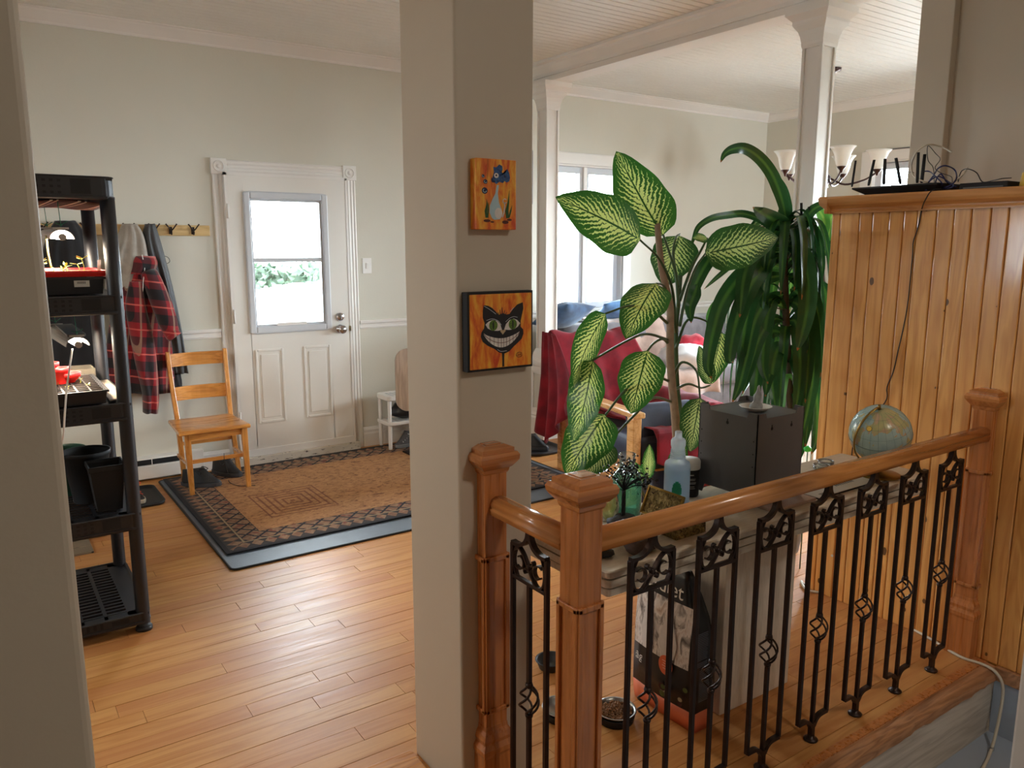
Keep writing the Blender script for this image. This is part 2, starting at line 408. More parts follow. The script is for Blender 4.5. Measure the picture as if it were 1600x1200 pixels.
column(3.852, 5.10, 'white square column left of the living room window, beside the red blanket')
column(3.852, 2.716, 'white square column behind the large strap-leaf plant, nearer the pine half wall')
# ---- door in the back wall
d = root('door_1', (1.93, 5.62, 0))
sl = MB()
x0, x1, z0, z1, yf = 1.508, 2.356, 0.10, 2.04, 5.60
sl.bx(x0, 1.615, yf, yf + 0.045, z0, z1); sl.bx(2.205, x1, yf, yf + 0.045, z0, z1)
sl.bx(1.615, 2.205, yf, yf + 0.045, 1.925, z1); sl.bx(1.615, 2.205, yf, yf + 0.045, z0, 0.965)
obj('door_slab', sl, M['door'], d, bevel=0.002)
def frame_bx(m, x0, x1, z0, z1, w_, y0, y1):
    m.bx(x0, x0 + w_, y0, y1, z0, z1); m.bx(x1 - w_, x1, y0, y1, z0, z1)
    m.bx(x0 + w_, x1 - w_, y0, y1, z0, z0 + w_); m.bx(x0 + w_, x1 - w_, y0, y1, z1 - w_, z1); return m
M['pvc'] = plain('pvc_grey_white', S(205, 208, 212), 0.35, var=0.02)
gf = obj('glass_frame', frame_bx(MB(), 1.608, 2.212, 0.955, 1.932, 0.045, yf - 0.018, yf + 0.05), M['pvc'], d, bevel=0.008)
obj('inner_sash', frame_bx(MB(), 1.652, 2.168, 1.0, 1.888, 0.014, yf + 0.004, yf + 0.05), M['pvc'], gf, bevel=0.002)
obj('meeting_rail', MB().bx(1.655, 2.165, yf + 0.002, yf + 0.04, 1.452, 1.482), M['pvc'], gf, bevel=0.003)
obj('sash_lift', MB().bx(1.80, 2.02, yf - 0.012, yf + 0.02, 1.0, 1.022), M['white'], gf, bevel=0.002)
obj('glass_pane', MB().bx(1.66, 2.16, yf + 0.032, yf + 0.036, 1.482, 1.885), M['glass'], d)
obj('glass_pane', MB().bx(1.66, 2.16, yf + 0.020, yf + 0.024, 1.005, 1.452), M['glass'], d)
for px0, px1 in ((1.632, 1.838), (1.985, 2.198)):
    pm = MB()
    frame_bx(pm, px0, px1, 0.30, 0.838, 0.018, yf - 0.007, yf + 0.002)
    pp = obj('raised_panel', pm, M['door'], d, bevel=0.004)
    obj('panel_field', MB().bx(px0 + 0.038, px1 - 0.038, yf - 0.006, yf + 0.002, 0.338, 0.80), M['door'], pp, bevel=0.005)
obj('door_sweep', MB().bx(x0, x1, yf - 0.006, yf + 0.045, 0.062, 0.115), M['white'], d, bevel=0.004)
M['worn'] = (lambda t: t.set(t.ramp(t.noise(t.coord('World', (6, 6, 22)), 3, 5, 0.7), [(0.36, S(78, 68, 58)), (0.41, S(214, 205, 190))]), 0.7))(NT('worn_white_paint'))
obj('threshold', MB().bx(1.46, 2.40, yf - 0.03, yf + 0.1, 0.0, 0.062), M['worn'], d, bevel=0.004)
for z, r, nm in ((1.041, 0.030, 'deadbolt'), (0.949, 0.033, 'door_knob')):
    k = MB(); n = 20
    pr = [(0.034, 0), (0.034, 0.006), (0.026, 0.012), (0.014, 0.016), (0.014, 0.03), (r * 0.8, 0.036), (r, 0.05), (r * 0.85, 0.062), (0.006, 0.066)] if nm == 'door_knob' else [(0.031, 0), (0.031, 0.012), (0.024, 0.018), (0.008, 0.019)]
    k.lathe(pr, (2.28, yf, z), n, tilt=Matrix.Rotation(PI / 2, 3, 'X'))
    o = obj(nm, k, M['chrome'], d); o['label'] = 'round chrome ' + nm.replace('_', ' ')
    if nm == 'deadbolt': obj('thumb_turn', MB().box((2.28, yf - 0.026, z), (0.008, 0.016, 0.034)), M['chrome'], o, bevel=0.002)
obj('latch_plate', MB().bx(2.352, 2.366, yf - 0.004, yf + 0.002, 0.93, 0.97), M['brass'], d)
for z in (1.80, 1.08, 0.35):
    obj('hinge', MB().tube([(1.504, yf - 0.006, z - 0.05), (1.504, yf - 0.006, z + 0.05)], 0.006, 8).bx(1.50, 1.516, yf - 0.004, yf, z - 0.045, z + 0.045), M['white'], d)
# fluted casing with rosettes
cs = root('trim_5')
def flute(xa, xb, z0, z1, horiz=False):
    m = MB(); w_ = 0.088
    pts = [(0, 0), (0, 0.014), (0.008, 0.018), (0.016, 0.0145), (0.024, 0.0145), (0.032, 0.018), (0.040, 0.0145), (0.048, 0.0145), (0.056, 0.018), (0.064, 0.0145), (0.072, 0.0145), (0.08, 0.018), (0.088, 0.014), (0.088, 0)]
    if horiz: m.prism([(b, a) for a, b in pts], (xa, YB, z0), (0, -1, 0), (0, 0, 1), (xb - xa, 0, 0))
    else: m.prism(pts, (xa, YB, z0), (1, 0, 0), (0, -1, 0), (0, 0, z1 - z0))
    return m
obj('casing', flute(1.425, 0, 0, 2.05), M['white'], cs); obj('casing', flute(2.365, 0, 0, 2.05), M['white'], cs)
obj('casing', flute(1.515, 2.365, 2.055, 0, True), M['white'], cs)
for xx in (1.469, 2.409):
    r = obj('rosette', MB().bx(xx - 0.052, xx + 0.052, YB - 0.026, YB, 2.045, 2.15), M['white'], cs, bevel=0.003)
    ring = MB()
    ring.tube([(xx + 0.033 * math.cos(a * PI / 10), YB - 0.027, 2.0975 + 0.033 * math.sin(a * PI / 10)) for a in range(20)], 0.005, 6, closed=True)
    ring.lathe([(0.016, 0), (0.014, 0.006), (0.004, 0.009)], (xx, YB - 0.025, 2.0975), 16, tilt=Matrix.Rotation(PI / 2, 3, 'X'))
    obj('rosette_ring', ring, M['white'], r)
obj('door_jamb', MB().bx(1.49, 1.508, yf - 0.004, YB + 0.1, 0, 2.056).bx(2.356, 2.372, yf - 0.004, YB + 0.1, 0, 2.056).bx(1.49, 2.372, yf - 0.004, YB + 0.1, 2.04, 2.06), M['white'], cs)
# chair rail and skirting on the back wall
def chair_rail(x0, x1, n):
    pr = [(0, 0), (0.012, 0), (0.016, 0.012), (0.010, 0.018), (0.012, 0.034), (0.024, 0.044), (0.026, 0.058), (0.02, 0.064), (0, 0.064)]
    struct(n, MB().prism(pr, (x0, YB, 0.935), (0, -1, 0), (0, 0, 1), (x1 - x0, 0, 0)), M['white'])
chair_rail(XL, 1.42, 'trim_6'); chair_rail(2.456, 4.22, 'trim_7'); chair_rail(5.27, XR, 'trim_9')
struct('trim_10', MB().prism([(0, 0), (0.012, 0), (0.016, 0.012), (0.010, 0.018), (0.012, 0.034), (0.024, 0.044), (0.026, 0.058), (0.02, 0.064), (0, 0.064)], (XR, 4.56, 0.935), (-1, 0, 0), (0, 0, 1), (0, YB - 4.56, 0)), M['white'])
bp = [(0, 0), (0.016, 0), (0.016, 0.10), (0.012, 0.112), (0.014, 0.13), (0.008, 0.15), (0, 0.155)]
struct('baseboard_back', MB().prism(bp, (2.456, YB, 0), (0, -1, 0), (0, 0, 1), (XR - 2.456, 0, 0)).prism([(a, b * 0.86) for a, b in bp], (1.24, YB, 0), (0, -1, 0), (0, 0, 1), (0.185, 0, 0)), M['white'])
struct('baseboard_right', MB().prism(bp, (XR, -0.5, 0), (-1, 0, 0), (0, 0, 1), (0, YB + 0.5, 0)), M['white'])
# ---- windows
def window_y(nm, x0, x1, z0, z1, ml):
    wr = root(nm, ((x0 + x1) / 2, YB, z0))
    y = YB
    m = MB(); m.bx(x0 - 0.10, x0, y - 0.02, y, z0 - 0.02, z1 + 0.10); m.bx(x1, x1 + 0.10, y - 0.02, y, z0 - 0.02, z1 + 0.10)
    m.bx(x0, x1, y - 0.02, y, z1, z1 + 0.10); obj('window_casing', m, M['white'], wr, bevel=0.006)
    obj('window_sill', MB().bx(x0 - 0.12, x1 + 0.12, y - 0.05, y + 0.05, z0 - 0.05, z0 - 0.02), M['white'], wr, bevel=0.006)
    obj('window_reveal', MB().bx(x0, x0 + 0.012, y, y + 0.15, z0, z1).bx(x1 - 0.012, x1, y, y + 0.15, z0, z1).bx(x0, x1, y, y + 0.15, z1 - 0.012, z1).bx(x0, x1, y, y + 0.15, z0, z0 + 0.012), M['white'], wr)
    xs = [x0 + 0.012] + ml + [x1 - 0.012]
    for a, b in zip(xs, xs[1:]):
        s_ = obj('sash', frame_bx(MB(), a, b, z0 + 0.012, z1 - 0.012, 0.055, y + 0.05, y + 0.10), M['pvc'], wr, bevel=0.005)
        obj('glass_pane', MB().bx(a + 0.05, b - 0.05, y + 0.073, y + 0.077, z0 + 0.06, z1 - 0.06), M['glass'], s_)
    for q in ml: obj('mullion', MB().bx(q - 0.02, q + 0.02, y + 0.03, y + 0.12, z0, z1), M['white'], wr, bevel=0.004)
window_y('window_1', 4.32, 5.16, 0.98, 2.28, [4.72])
def window_x(nm, y0, y1, z0, z1, ml, X=XR, sg=1):
    wr = root(nm, (X, (y0 + y1) / 2, z0))
    def fb(m, a, b, c, d_, w_, p, q):
        lo, hi = sorted((X + sg * p, X + sg * q))
        m.bx(lo, hi, a, a + w_, c, d_); m.bx(lo, hi, b - w_, b, c, d_); m.bx(lo, hi, a + w_, b - w_, c, c + w_); m.bx(lo, hi, a + w_, b - w_, d_ - w_, d_); return m
    obj('window_casing', fb(MB(), y0 - 0.1, y1 + 0.1, z0 - 0.1, z1 + 0.1, 0.1, -0.02, 0), M['white'], wr, bevel=0.006)
    obj('window_reveal', fb(MB(), y0, y1, z0, z1, 0.012, 0, 0.15), M['white'], wr)
    ys = [y0 + 0.012] + ml + [y1 - 0.012]
    for a, b in zip(ys, ys[1:]):
        s_ = obj('sash', fb(MB(), a, b, z0 + 0.012, z1 - 0.012, 0.06, 0.05, 0.10), M['pvc'], wr, bevel=0.005)
        lo, hi = sorted((X + sg * 0.073, X + sg * 0.077))
        obj('glass_pane', MB().bx(lo, hi, a + 0.055, b - 0.055, z0 + 0.065, z1 - 0.065), M['glass'], s_)
window_x('window_2', 2.75, 4.42, 0.9, 2.35, [3.58])
window_x('fill_window_3', 3.3, 3.75, 1.2, 1.9, [], XL, -1)  # added unseen window, lets fill light in from the left
window_x('fill_window_4', 0.3, 1.5, 0.9, 2.35, [0.9])  # added unseen window, brightens the living room from the right
# added fill lamp, unseen behind the viewpoint, brightens the foreground
lm = thing('fill_lamp', 'added frosted ceiling lamp behind the viewpoint, unseen fill light for the foreground', 'lamp', (1.7, -0.7, ZC - 0.09))
obj('lamp_rim', MB().lathe([(0.20, 0.08), (0.21, 0.0815), (0.21, 0.05), (0.19, 0.045)], (1.7, -0.7, ZC - 0.09), 32), M['white'], lm)
obj('lamp_glass', MB().lathe([(0.19, 0.06), (0.18, 0.03), (0.12, 0.008), (0.001, 0.0)], (1.7, -0.7, ZC - 0.09), 32), emit('fill_glow', (1.0, 0.92, 0.82, 1), 66.0), lm)
w5 = root('fill_window_5', (5.4, -0.6, 0.9))  # window added out of view, sized to light the living room back wall
obj('sash', frame_bx(MB(), 5.7, 6.2, 1.1, 2.1, 0.05, -0.62, -0.57), M['pvc'], w5, bevel=0.005); obj('sash', frame_bx(MB(), 6.2, 6.7, 1.1, 2.1, 0.05, -0.62, -0.57), M['pvc'], w5, bevel=0.005)
obj('window_casing', frame_bx(MB(), 5.6, 6.8, 1.0, 2.2, 0.1, -0.5, -0.48), M['white'], w5, bevel=0.005)
lm = thing('warm_fill_lamp', 'added frosted fill lamp, unseen, warming the left end of the entrance room', 'lamp', (-1.1, 3.2, ZC - 0.09))  # added warm fill lamp out of view, tints the left wall
obj('lamp_rim', MB().lathe([(0.20, 0.08), (0.21, 0.0815), (0.21, 0.05), (0.19, 0.045)], (-1.1, 3.2, ZC - 0.09), 32), M['white'], lm)
obj('lamp_glass', MB().lathe([(0.19, 0.06), (0.18, 0.03), (0.12, 0.008), (0.001, 0.0)], (-1.1, 3.2, ZC - 0.09), 32), emit('warm_fill_glow', (1.0, 0.84, 0.68, 1), 40.0), lm)
# ---- upper floor: oak strips; those that show largest are single boards
fl = root('floor')
obj('subfloor', MB().bx(1.014, XR, 1.27, YB, -0.26, -0.012).bx(3.9, XR, -0.5, 1.27, -0.26, -0.012).bx(XL, 1.014, YF, YB, -0.26, -0.012), M['floor_gap'], fl)
random.seed(4)
boards = []
RW = 0.083; y = YB - 0.01
while y > 0.6:
    yy0 = max(y - RW, 0.6)
    lim = 1.29 if True else 0
    xmin = XL; x = xmin - random.random() * 0.8
    while x < XR:
        L = random.choice((0.35, 0.5, 0.7, 0.9, 1.1, 1.3)) * random.uniform(0.85, 1.15)
        a, b = max(x, xmin), min(x + L, XR)
        if b > 1.0 and yy0 < 1.285:
            if y > 1.292:
                if b - max(a, 1.0) > 0.03: boards.append((max(a, 1.0), b, 1.285, y))
            b = min(b, 1.0)
        if b - a > 0.03: boards.append((a, b, yy0, y))
        x += L
    y -= RW
def vis(b):
    cx, cyy = (b[0] + b[1]) / 2, (b[2] + b[3]) / 2
    p = Vector((cx, cyy, 0)) - CAM; f_ = p.dot(CF)
    if f_ < 0.2: return 0
    u = 800 + FPX * p.dot(CR) / f_; v = 600 - FPX * p.dot(CU) / f_
    if not (-100 < u < 1700 and 500 < v < 1320): return 0
    if 0.95 < cx < 3.2 and 3.85 < cyy: return 0
    if cx < 0.071 / 1.0 * cyy: return 0
    if cx > 3.1 and cyy < 2.0: return 0
    return (b[1] - b[0]) / (f_ ** 3)
boards.sort(key=lambda b: -vis(b))
rest = MB()
for i, (a, b, c, e) in enumerate(boards):
    h = random.uniform(-0.0006, 0.0006); tn = random.random()
    if i < 290 and vis((a, b, c, e)) > 0:
        obj('floor_board', MB().bx(a + 0.0005, b - 0.0005, c + 0.0005, e - 0.0005, -0.012, h, tone=tn), M['floor'], fl, bevel=0.0008, seg=1, fix=False)
    else: rest.bx(a + 0.0007, b - 0.0007, c + 0.0007, e - 0.0007, -0.012, h, tone=tn)
ro = obj('remaining_boards', rest, M['floor'], fl, fix=False); ro['kind'] = 'stuff'
# threshold strip beside the column
struct('trim_11', MB().bx(-0.2, 1.0, 1.88, 2.012, 0.001, 0.013), M['chair'], bevel=0.004)
# ---- edge of the upper floor and the step down
M['ply'] = woodmat('raw_riser', S(200, 190, 176), S(166, 154, 140), 'X', 0.8, 0.5, coat=0)
M['rawedge'] = woodmat('raw_nosing', S(186, 136, 94), S(130, 88, 58), 'X', 0.7, 0.8, coat=0)
st = root('trim_12')
random.seed(8)
def nosing():
    m = MB(); n = 60; a = []; xs = [1.18 + i * (3.068 - 1.18) / n for i in range(n + 1)]
    rings = []
    for i, x in enumerate(xs):
        dz = 0.012 * mnoise.noise(Vector((x * 9, 3, 0))) + 0.006 * mnoise.noise(Vector((x * 40, 7, 0))); dy = 0.006 * mnoise.noise(Vector((x * 22, 1, 5)))
        rings.append([(x, 1.268, -0.001), (x, 1.238 , -0.003), (x, 1.225, -0.004 - abs(dy)), (x, 1.206 + dy, -0.010 + dz * 0.3), (x, 1.203 + dy, -0.04 + dz), (x, 1.214, -0.052 + dz), (x, 1.268, -0.05)])
    return m.loft(rings, smooth=False)
obj('floor_nosing', nosing(), M['rawedge'], st)
obj('edge_strip', MB().bx(1.18, 3.068, 1.256, 1.285, -0.008, 0.002), M['railv'], st, bevel=0.001)
obj('riser', MB().bx(1.0, 3.068, 1.222, 1.26, -0.27, -0.03), M['ply'], st)
obj('riser_splinter', MB().prism([(0, 0), (0.30, 0.010), (0.42, 0.0), (0.40, -0.018), (0.25, -0.03), (0.06, -0.05), (0.0, -0.03)], (2.05, 1.223, -0.045), (1, 0, 0), (0, 0, 1), (0, -0.006, 0)), M['ply'], st)
M['step'] = plain('painted_step', S(160, 170, 184), 0.55, var=0.05, scale=4)
struct('floor_lower', MB().bx(1.0, 3.76, YF, 1.222, -0.36, -0.27), M['step'])
# ---- pine half wall with its boards, cap and raw foot strip
pw = root('wall_half', (3.07, 1.2, 0))
obj('half_wall_core', MB().bx(3.085, 3.72, 0.25, 2.035, -0.36, 1.70), M['pine'], pw)
gy = [2.05, 2.01, 1.922, 1.865, 1.794, 1.733, 1.679, 1.604, 1.539, 1.475, 1.408, 1.348, 1.28, 1.22, 1.155, 1.09, 1.03, 0.965, 0.90, 0.84, 0.775, 0.71, 0.64, 0.57]
random.seed(3)
for a, b in zip(gy, gy[1:]):
    obj('pine_board', MB().bx(3.07 , 3.086, b + 0.0012, a - 0.0012, 0.0, 1.71, tone=random.random()), M['pine'], pw, bevel=0.0045, seg=2, fix=False)
for i in range(9):
    obj('pine_board', MB().bx(3.09 + i * 0.07, 3.158 + i * 0.07, 2.035, 2.05, 0.0, 1.71, tone=random.random()), M['pine'], pw, bevel=0.004, seg=1, fix=False)
cp = [(0, 0), (0.010, 0), (0.014, 0.012), (0.010, 0.018), (0.020, 0.026), (0.034, 0.034), (0.040, 0.045), (0.044, 0.062), (0.036, 0.070), (0, 0.070)]
obj('cap_moulding', MB().prism(cp, (3.072, 2.05, 1.700), (-1, 0, 0), (0, 0, 1), (0, -1.8, 0)), M['pineh'], pw)
obj('cap_moulding', MB().prism(cp, (3.03, 2.05, 1.700), (0, 1, 0), (0, 0, 1), (0.7, 0, 0)), M['pineh'], pw)
obj('cap_board', MB().bx(3.06, 3.765, 0.25, 2.06, 1.70, 1.769), M['pineh'], pw)
obj('foot_strip', MB().bx(3.055, 3.085, 0.25, 1.22, -0.055, 0.0), M['rawedge'], pw, bevel=0.003)
obj('grey_foot', MB().bx(3.062, 3.085, 0.25, 1.22, -0.27, -0.055), M['step'], pw)
# ---- outside
M['ground'] = plain('pale_ground', S(225, 225, 222), 0.9)
struct('ground', MB().grid(lambda u, v: (-14 + 44 * u, 5.9 + 10.1 * v, -0.4 + v * (1.467 + 0.1 * (-14 + 44 * u - 3.9) + 0.4)), 22, 8).add([(7.5, -20, -0.5), (40, -20, -0.5), (40, 5.9, -0.5), (7.5, 5.9, -0.5)], [(0, 1, 2, 3)]), M['ground'])
hd = MB(); random.seed(12)
def hedge_leafs():
    for i in range(4200):
        x = random.uniform(1.0, 8.5); z = random.uniform(0, 0.75); yy = 13.2 + random.uniform(-0.5, 0.5) * (1 - z / 3)
        c = Vector((x, yy, 0.5 + z)); a = Vector((random.gauss(0, 1), random.gauss(0, 1), random.gauss(0, 1))).normalized() * 0.10
        b = a.cross(Vector((random.gauss(0, 1), random.gauss(0, 1), random.gauss(0, 1)))).normalized() * 0.06
        hd.add([c - a, c - b, c + a, c + b], [(0, 1, 2, 3)])
hedge_leafs()
hd.bx(1.0, 8.5, 13.0, 13.7, 0.3, 1.2)
h = obj('hedge', hd, plain('hedge_leaf', S(30, 47, 30), 0.7, var=0.35, scale=4), fix=False)
tag(h, 'green hedge outside, seen through the lower pane of the door', 'hedge', kind='stuff')
# ================================================================== THE RAILING
def newel(cx, cyy, label, trims, clip=None):
    t = thing('newel_post', label, 'newel post', (cx if not clip or clip[0] else cx - 0.02, cyy if not clip or clip[0] == 0 else cyy - 0.02, 0))
    c = (cx, cyy); a = 0.035
    def cl(m):
        if clip: m.v = [tuple(min(q, clip[1]) if k == clip[0] else q for k, q in enumerate(p)) for p in m.v]
        return m
    obj('post', cl(MB().stack(c, [(a, 0.0), (a, 0.99)])), M['railv'], t, bevel=0.002)
    for dx, dy in trims:
        for (u0, u1, z0, z1) in ((-1, -0.68, 0.285, 0.740), (0.68, 1, 0.285, 0.740), (-1, 1, 0.728, 0.742), (-1, 1, 0.283, 0.296)):
            w_ = a + 0.003; lo, hi = a, a + 0.008; m = MB()
            if dx: xs = sorted((cx + dx * lo, cx + dx * hi)); m.bx(xs[0], xs[1], cyy + u0 * w_, cyy + u1 * w_, z0, z1)
            else: ys = sorted((cyy + dy * lo, cyy + dy * hi)); m.bx(cx + u0 * w_, cx + u1 * w_, ys[0], ys[1], z0, z1)
            if clip and min(p[clip[0]] for p in m.v) >= clip[1] - 0.001: continue
            obj('panel_moulding', cl(m), M['railv'], t, bevel=0.002)
    obj('post_base', cl(MB().stack(c, [(0.050, 0), (0.050, 0.155), (0.053, 0.165), (0.053, 0.178), (0.045, 0.192), (0.047, 0.204), (0.043, 0.218), (0.037, 0.228), (0.036, 0.240)])), M['railv'], t, bevel=0.0015)
    obj('post_cap', cl(MB().stack(c, [(0.036, 0.970), (0.039, 0.975), (0.041, 0.984), (0.046, 0.988), (0.055, 1.000), (0.060, 1.008), (0.061, 1.020), (0.056, 1.029), (0.050, 1.0295), (0.050, 1.040), (0.030, 1.048), (0.029, 1.0465), (0.024, 1.048), (0.023, 1.050)])), M['railcap'], t, bevel=0.0005, seg=1)
    return t
newel(1.119, 1.342, 'square wooden newel post at the corner of the railing, nearest the camera', ((-1, 0), (0, -1), (1, 0), (0, 1)))
newel(1.103, 1.714, 'wooden half newel post fixed to the beige column under the cat painting', ((-1, 0), (0, -1), (1, 0)), (1, 1.7195))
newel(3.069, 1.347, 'wooden half newel post fixed to the knotty pine half wall', ((-1, 0), (0, -1), (0, 1)), (0, 3.0695))
def rail_section(hw=0.029, z0=0.858, z1=0.908):
    zc = (z0 + z1) / 2; h = (z1 - z0) / 2
    return [(-0.016, -h), (-hw * 0.9, -h * 0.9), (-hw, -h * 0.3), (-hw * 0.86, -h * 0.12), (-hw * 0.95, h * 0.25), (-hw * 0.75, h * 0.78), (-hw * 0.35, h), (hw * 0.35, h), (hw * 0.75, h * 0.78), (hw * 0.95, h * 0.25), (hw * 0.86, -h * 0.12), (hw, -h * 0.3), (hw * 0.9, -h * 0.9), (0.016, -h)], zc
sec, zc = rail_section()
hr = tag(obj('handrail', MB().prism(sec, (1.1545, 1.342, zc), (0, 1, 0), (0, 0, 1), (3.0335 - 1.1545, 0, 0), smooth=True), M['rail'], thing('handrail', 'long moulded wooden handrail running to the pine half wall', 'handrail', (2.06, 1.342, 0.858))), '', '')
for k in ('label', 'category'): del hr[k]
hr.name = 'moulded_rail'
h2 = thing('handrail', 'short wooden handrail between the two nearest newel posts', 'handrail', (1.11, 1.5, 0.858))
obj('moulded_rail', MB().prism(sec, (1.11, 1.3775, zc), (1, 0, 0), (0, 0, 1), (0, 1.6785 - 1.3775, 0), smooth=True), M['raily'], h2)
def spiral(c, r0, r1, a0, a1, n=14):
    return [(c[0] + (r0 + (r1 - r0) * i / n) * math.cos(a0 + (a1 - a0) * i / n), c[1] + (r0 + (r1 - r0) * i / n) * math.sin(a0 + (a1 - a0) * i / n)) for i in range(n + 1)]
def baluster():
    "one wrought iron baluster built in its own X-Z plane, foot at the origin"
    t = thing('iron_baluster', '', 'baluster', (0, 0, 0))
    P = lambda pts: [(x, 0, z) for x, z in pts]
    hb = 0.0062; W2 = 0.0738
    for sx in (-1, 1):
        obj('outer_bar', MB().bx(sx * W2 - hb, sx * W2 + hb, -hb, hb, 0.076, 0.800), M['iron'], t, bevel=0.0015)
    # upper ogee: neck, shoulders
    fr = MB(); fr.bx(-0.009, 0.009, -0.008, 0.008, 0.828, 0.862)
    for sx in (-1, 1):
        crv = bez([(sx * 0.004, 0, 0.845), (sx * 0.008, 0, 0.830), (sx * 0.020, 0, 0.814), (sx * 0.040, 0, 0.804), (sx * 0.056, 0, 0.802), (sx * 0.074, 0, 0.803)], 5)
        rings = []
        for i, p in enumerate(crv):
            tt = (crv[min(i + 1, len(crv) - 1)] - crv[max(i - 1, 0)]).normalized(); nn = Vector((-tt.z, 0, tt.x)) * 0.0048
            rings.append([p + nn + Vector((0, -0.008, 0)), p - nn + Vector((0, -0.008, 0)), p - nn + Vector((0, 0.008, 0)), p + nn + Vector((0, 0.008, 0))])
        fr.loft(rings, smooth=False)
    obj('ogee_top', fr, M['iron'], t)
    obj('cross_bar', MB().bx(-W2, W2, -hb, hb, 0.706, 0.716), M['iron'], t, bevel=0.0015)
    # scrollwork
    sc = MB()
    def band(pts, r=0.0034):
        rings = []; N = len(pts)
        for i, p in enumerate(pts):
            a, b = pts[max(i - 1, 0)], pts[min(i + 1, N - 1)]
            tx, tz = b[0] - a[0], b[1] - a[1]; L = math.hypot(tx, tz) or 1; nx, nz = -tz / L * r * 0.6, tx / L * r * 0.6
            rings.append([(p[0] + nx, -0.006, p[1] + nz), (p[0] - nx, -0.006, p[1] - nz), (p[0] - nx, 0.006, p[1] - nz), (p[0] + nx, 0.006, p[1] + nz)])
        sc.loft(rings, smooth=False)
    cz = 0.756
    for sg in (1, -1):
        S_ = spiral((sg * 0.040, cz + sg * 0.006), 0.010, 0.026, (PI if sg > 0 else 0) - 2.2, (PI if sg > 0 else 0) + 2.3)
        band(S_)
        S2 = bez([(sg * 0.060, 0, cz + sg * 0.030), (sg * 0.045, 0, cz + sg * 0.040), (sg * 0.024, 0, cz + sg * 0.026), (sg * 0.004, 0, cz), (-sg * 0.014, 0, cz - sg * 0.024), (-sg * 0.034, 0, cz - sg * 0.042), (-sg * 0.058, 0, cz - sg * 0.034), (-sg * 0.067, 0, cz - sg * 0.006), (-sg * 0.064, 0, cz + sg * 0.024)], 5)
        if sg > 0: band([(p.x, p.z) for p in S2], 0.0044)
        band(spiral((sg * 0.013, cz - sg * 0.016), 0.004, 0.011, (0 if sg > 0 else PI) - 1.5, (0 if sg > 0 else PI) + 2.6, 10), 0.0026)
        band([(sg * 0.066, cz - sg * 0.04 + k * 0.0) if False else (sg * (0.052 + 0.016 * math.sin(k / 10 * PI)), cz - 0.044 + 0.088 * k / 10) for k in range(11)], 0.0026)
    sc.lathe([(0.004, -0.008), (0.008, -0.004), (0.008, 0.004), (0.004, 0.008)], (0, 0, cz), 8, tilt=Matrix.Rotation(PI / 2, 3, 'X'))
    obj('scroll', sc, M['iron'], t)
    mb = MB().bx(-0.0056, 0.0056, -0.0056, 0.0056, 0.425, 0.706).bx(-0.0056, 0.0056, -0.0056, 0.0056, 0.052, 0.345)
    mb.lathe([(0.009, 0.422), (0.011, 0.428), (0.009, 0.436)], n=8).lathe([(0.009, 0.335), (0.011, 0.342), (0.009, 0.348)], n=8)
    obj('middle_bar', mb, M['iron'], t)
    bk = MB()
    for k in range(4):
        pts = []
        for i in range(13):
            s_ = i / 12; a = k * PI / 2 + s_ * PI * 1.0; r = 0.004 + 0.024 * math.sin(PI * s_) ** 0.8
            pts.append((r * math.cos(a), r * math.sin(a), 0.346 + 0.080 * s_))
        bk.tube(pts, 0.0033, 6)
    obj('basket_twist', bk, M['iron'], t)
    ft = MB()
    for sx in (-1, 1):
        crv = bez([(sx * W2, 0, 0.078), (sx * 0.055, 0, 0.078), (sx * 0.034, 0, 0.076), (sx * 0.018, 0, 0.066), (sx * 0.006, 0, 0.048)], 5)
        rings = []
        for i, p in enumerate(crv):
            tt = (crv[min(i + 1, len(crv) - 1)] - crv[max(i - 1, 0)]).normalized(); nn = Vector((-tt.z, 0, tt.x)) * 0.0055
            rings.append([p + nn + Vector((0, -0.0075, 0)), p - nn + Vector((0, -0.0075, 0)), p - nn + Vector((0, 0.0075, 0)), p + nn + Vector((0, 0.0075, 0))])
        ft.loft(rings, smooth=False)
    ft.bx(-0.0085, 0.0085, -0.0075, 0.0075, 0.008, 0.062)
    obj('ogee_foot', ft, M['iron'], t)
    obj('floor_shoe', MB().lathe([(0.022, 0.0), (0.023, 0.004), (0.017, 0.009), (0.011, 0.011), (0.010, 0.018)], n=18), M['iron'], t)
    return t
bal = baluster()
names = ['iron baluster in the long railing run, first beside the corner newel post', 'iron baluster in the long railing run, second from the corner newel post',
         'iron baluster in the long railing run, third from the corner newel post', 'iron baluster in the middle of the long railing run, fourth of seven',
         'iron baluster in the long railing run, third from the pine half wall', 'iron baluster in the long railing run, second from the pine half wall',
         'iron baluster in the long railing run, last beside the pine half wall']
for i in range(7):
    o = bal if i == 0 else copy_tree(bal)
    o.location = (1.352 + i * 0.2458, 1.342, 0.001); o['label'] = names[i]; o['group'] = 'wrought iron balusters under the handrail'
o = copy_tree(bal); o.location = (1.11, 1.534, 0.001); o.rotation_euler = (0, 0, PI / 2)
o['label'] = 'iron baluster standing alone between the two nearest newel posts'
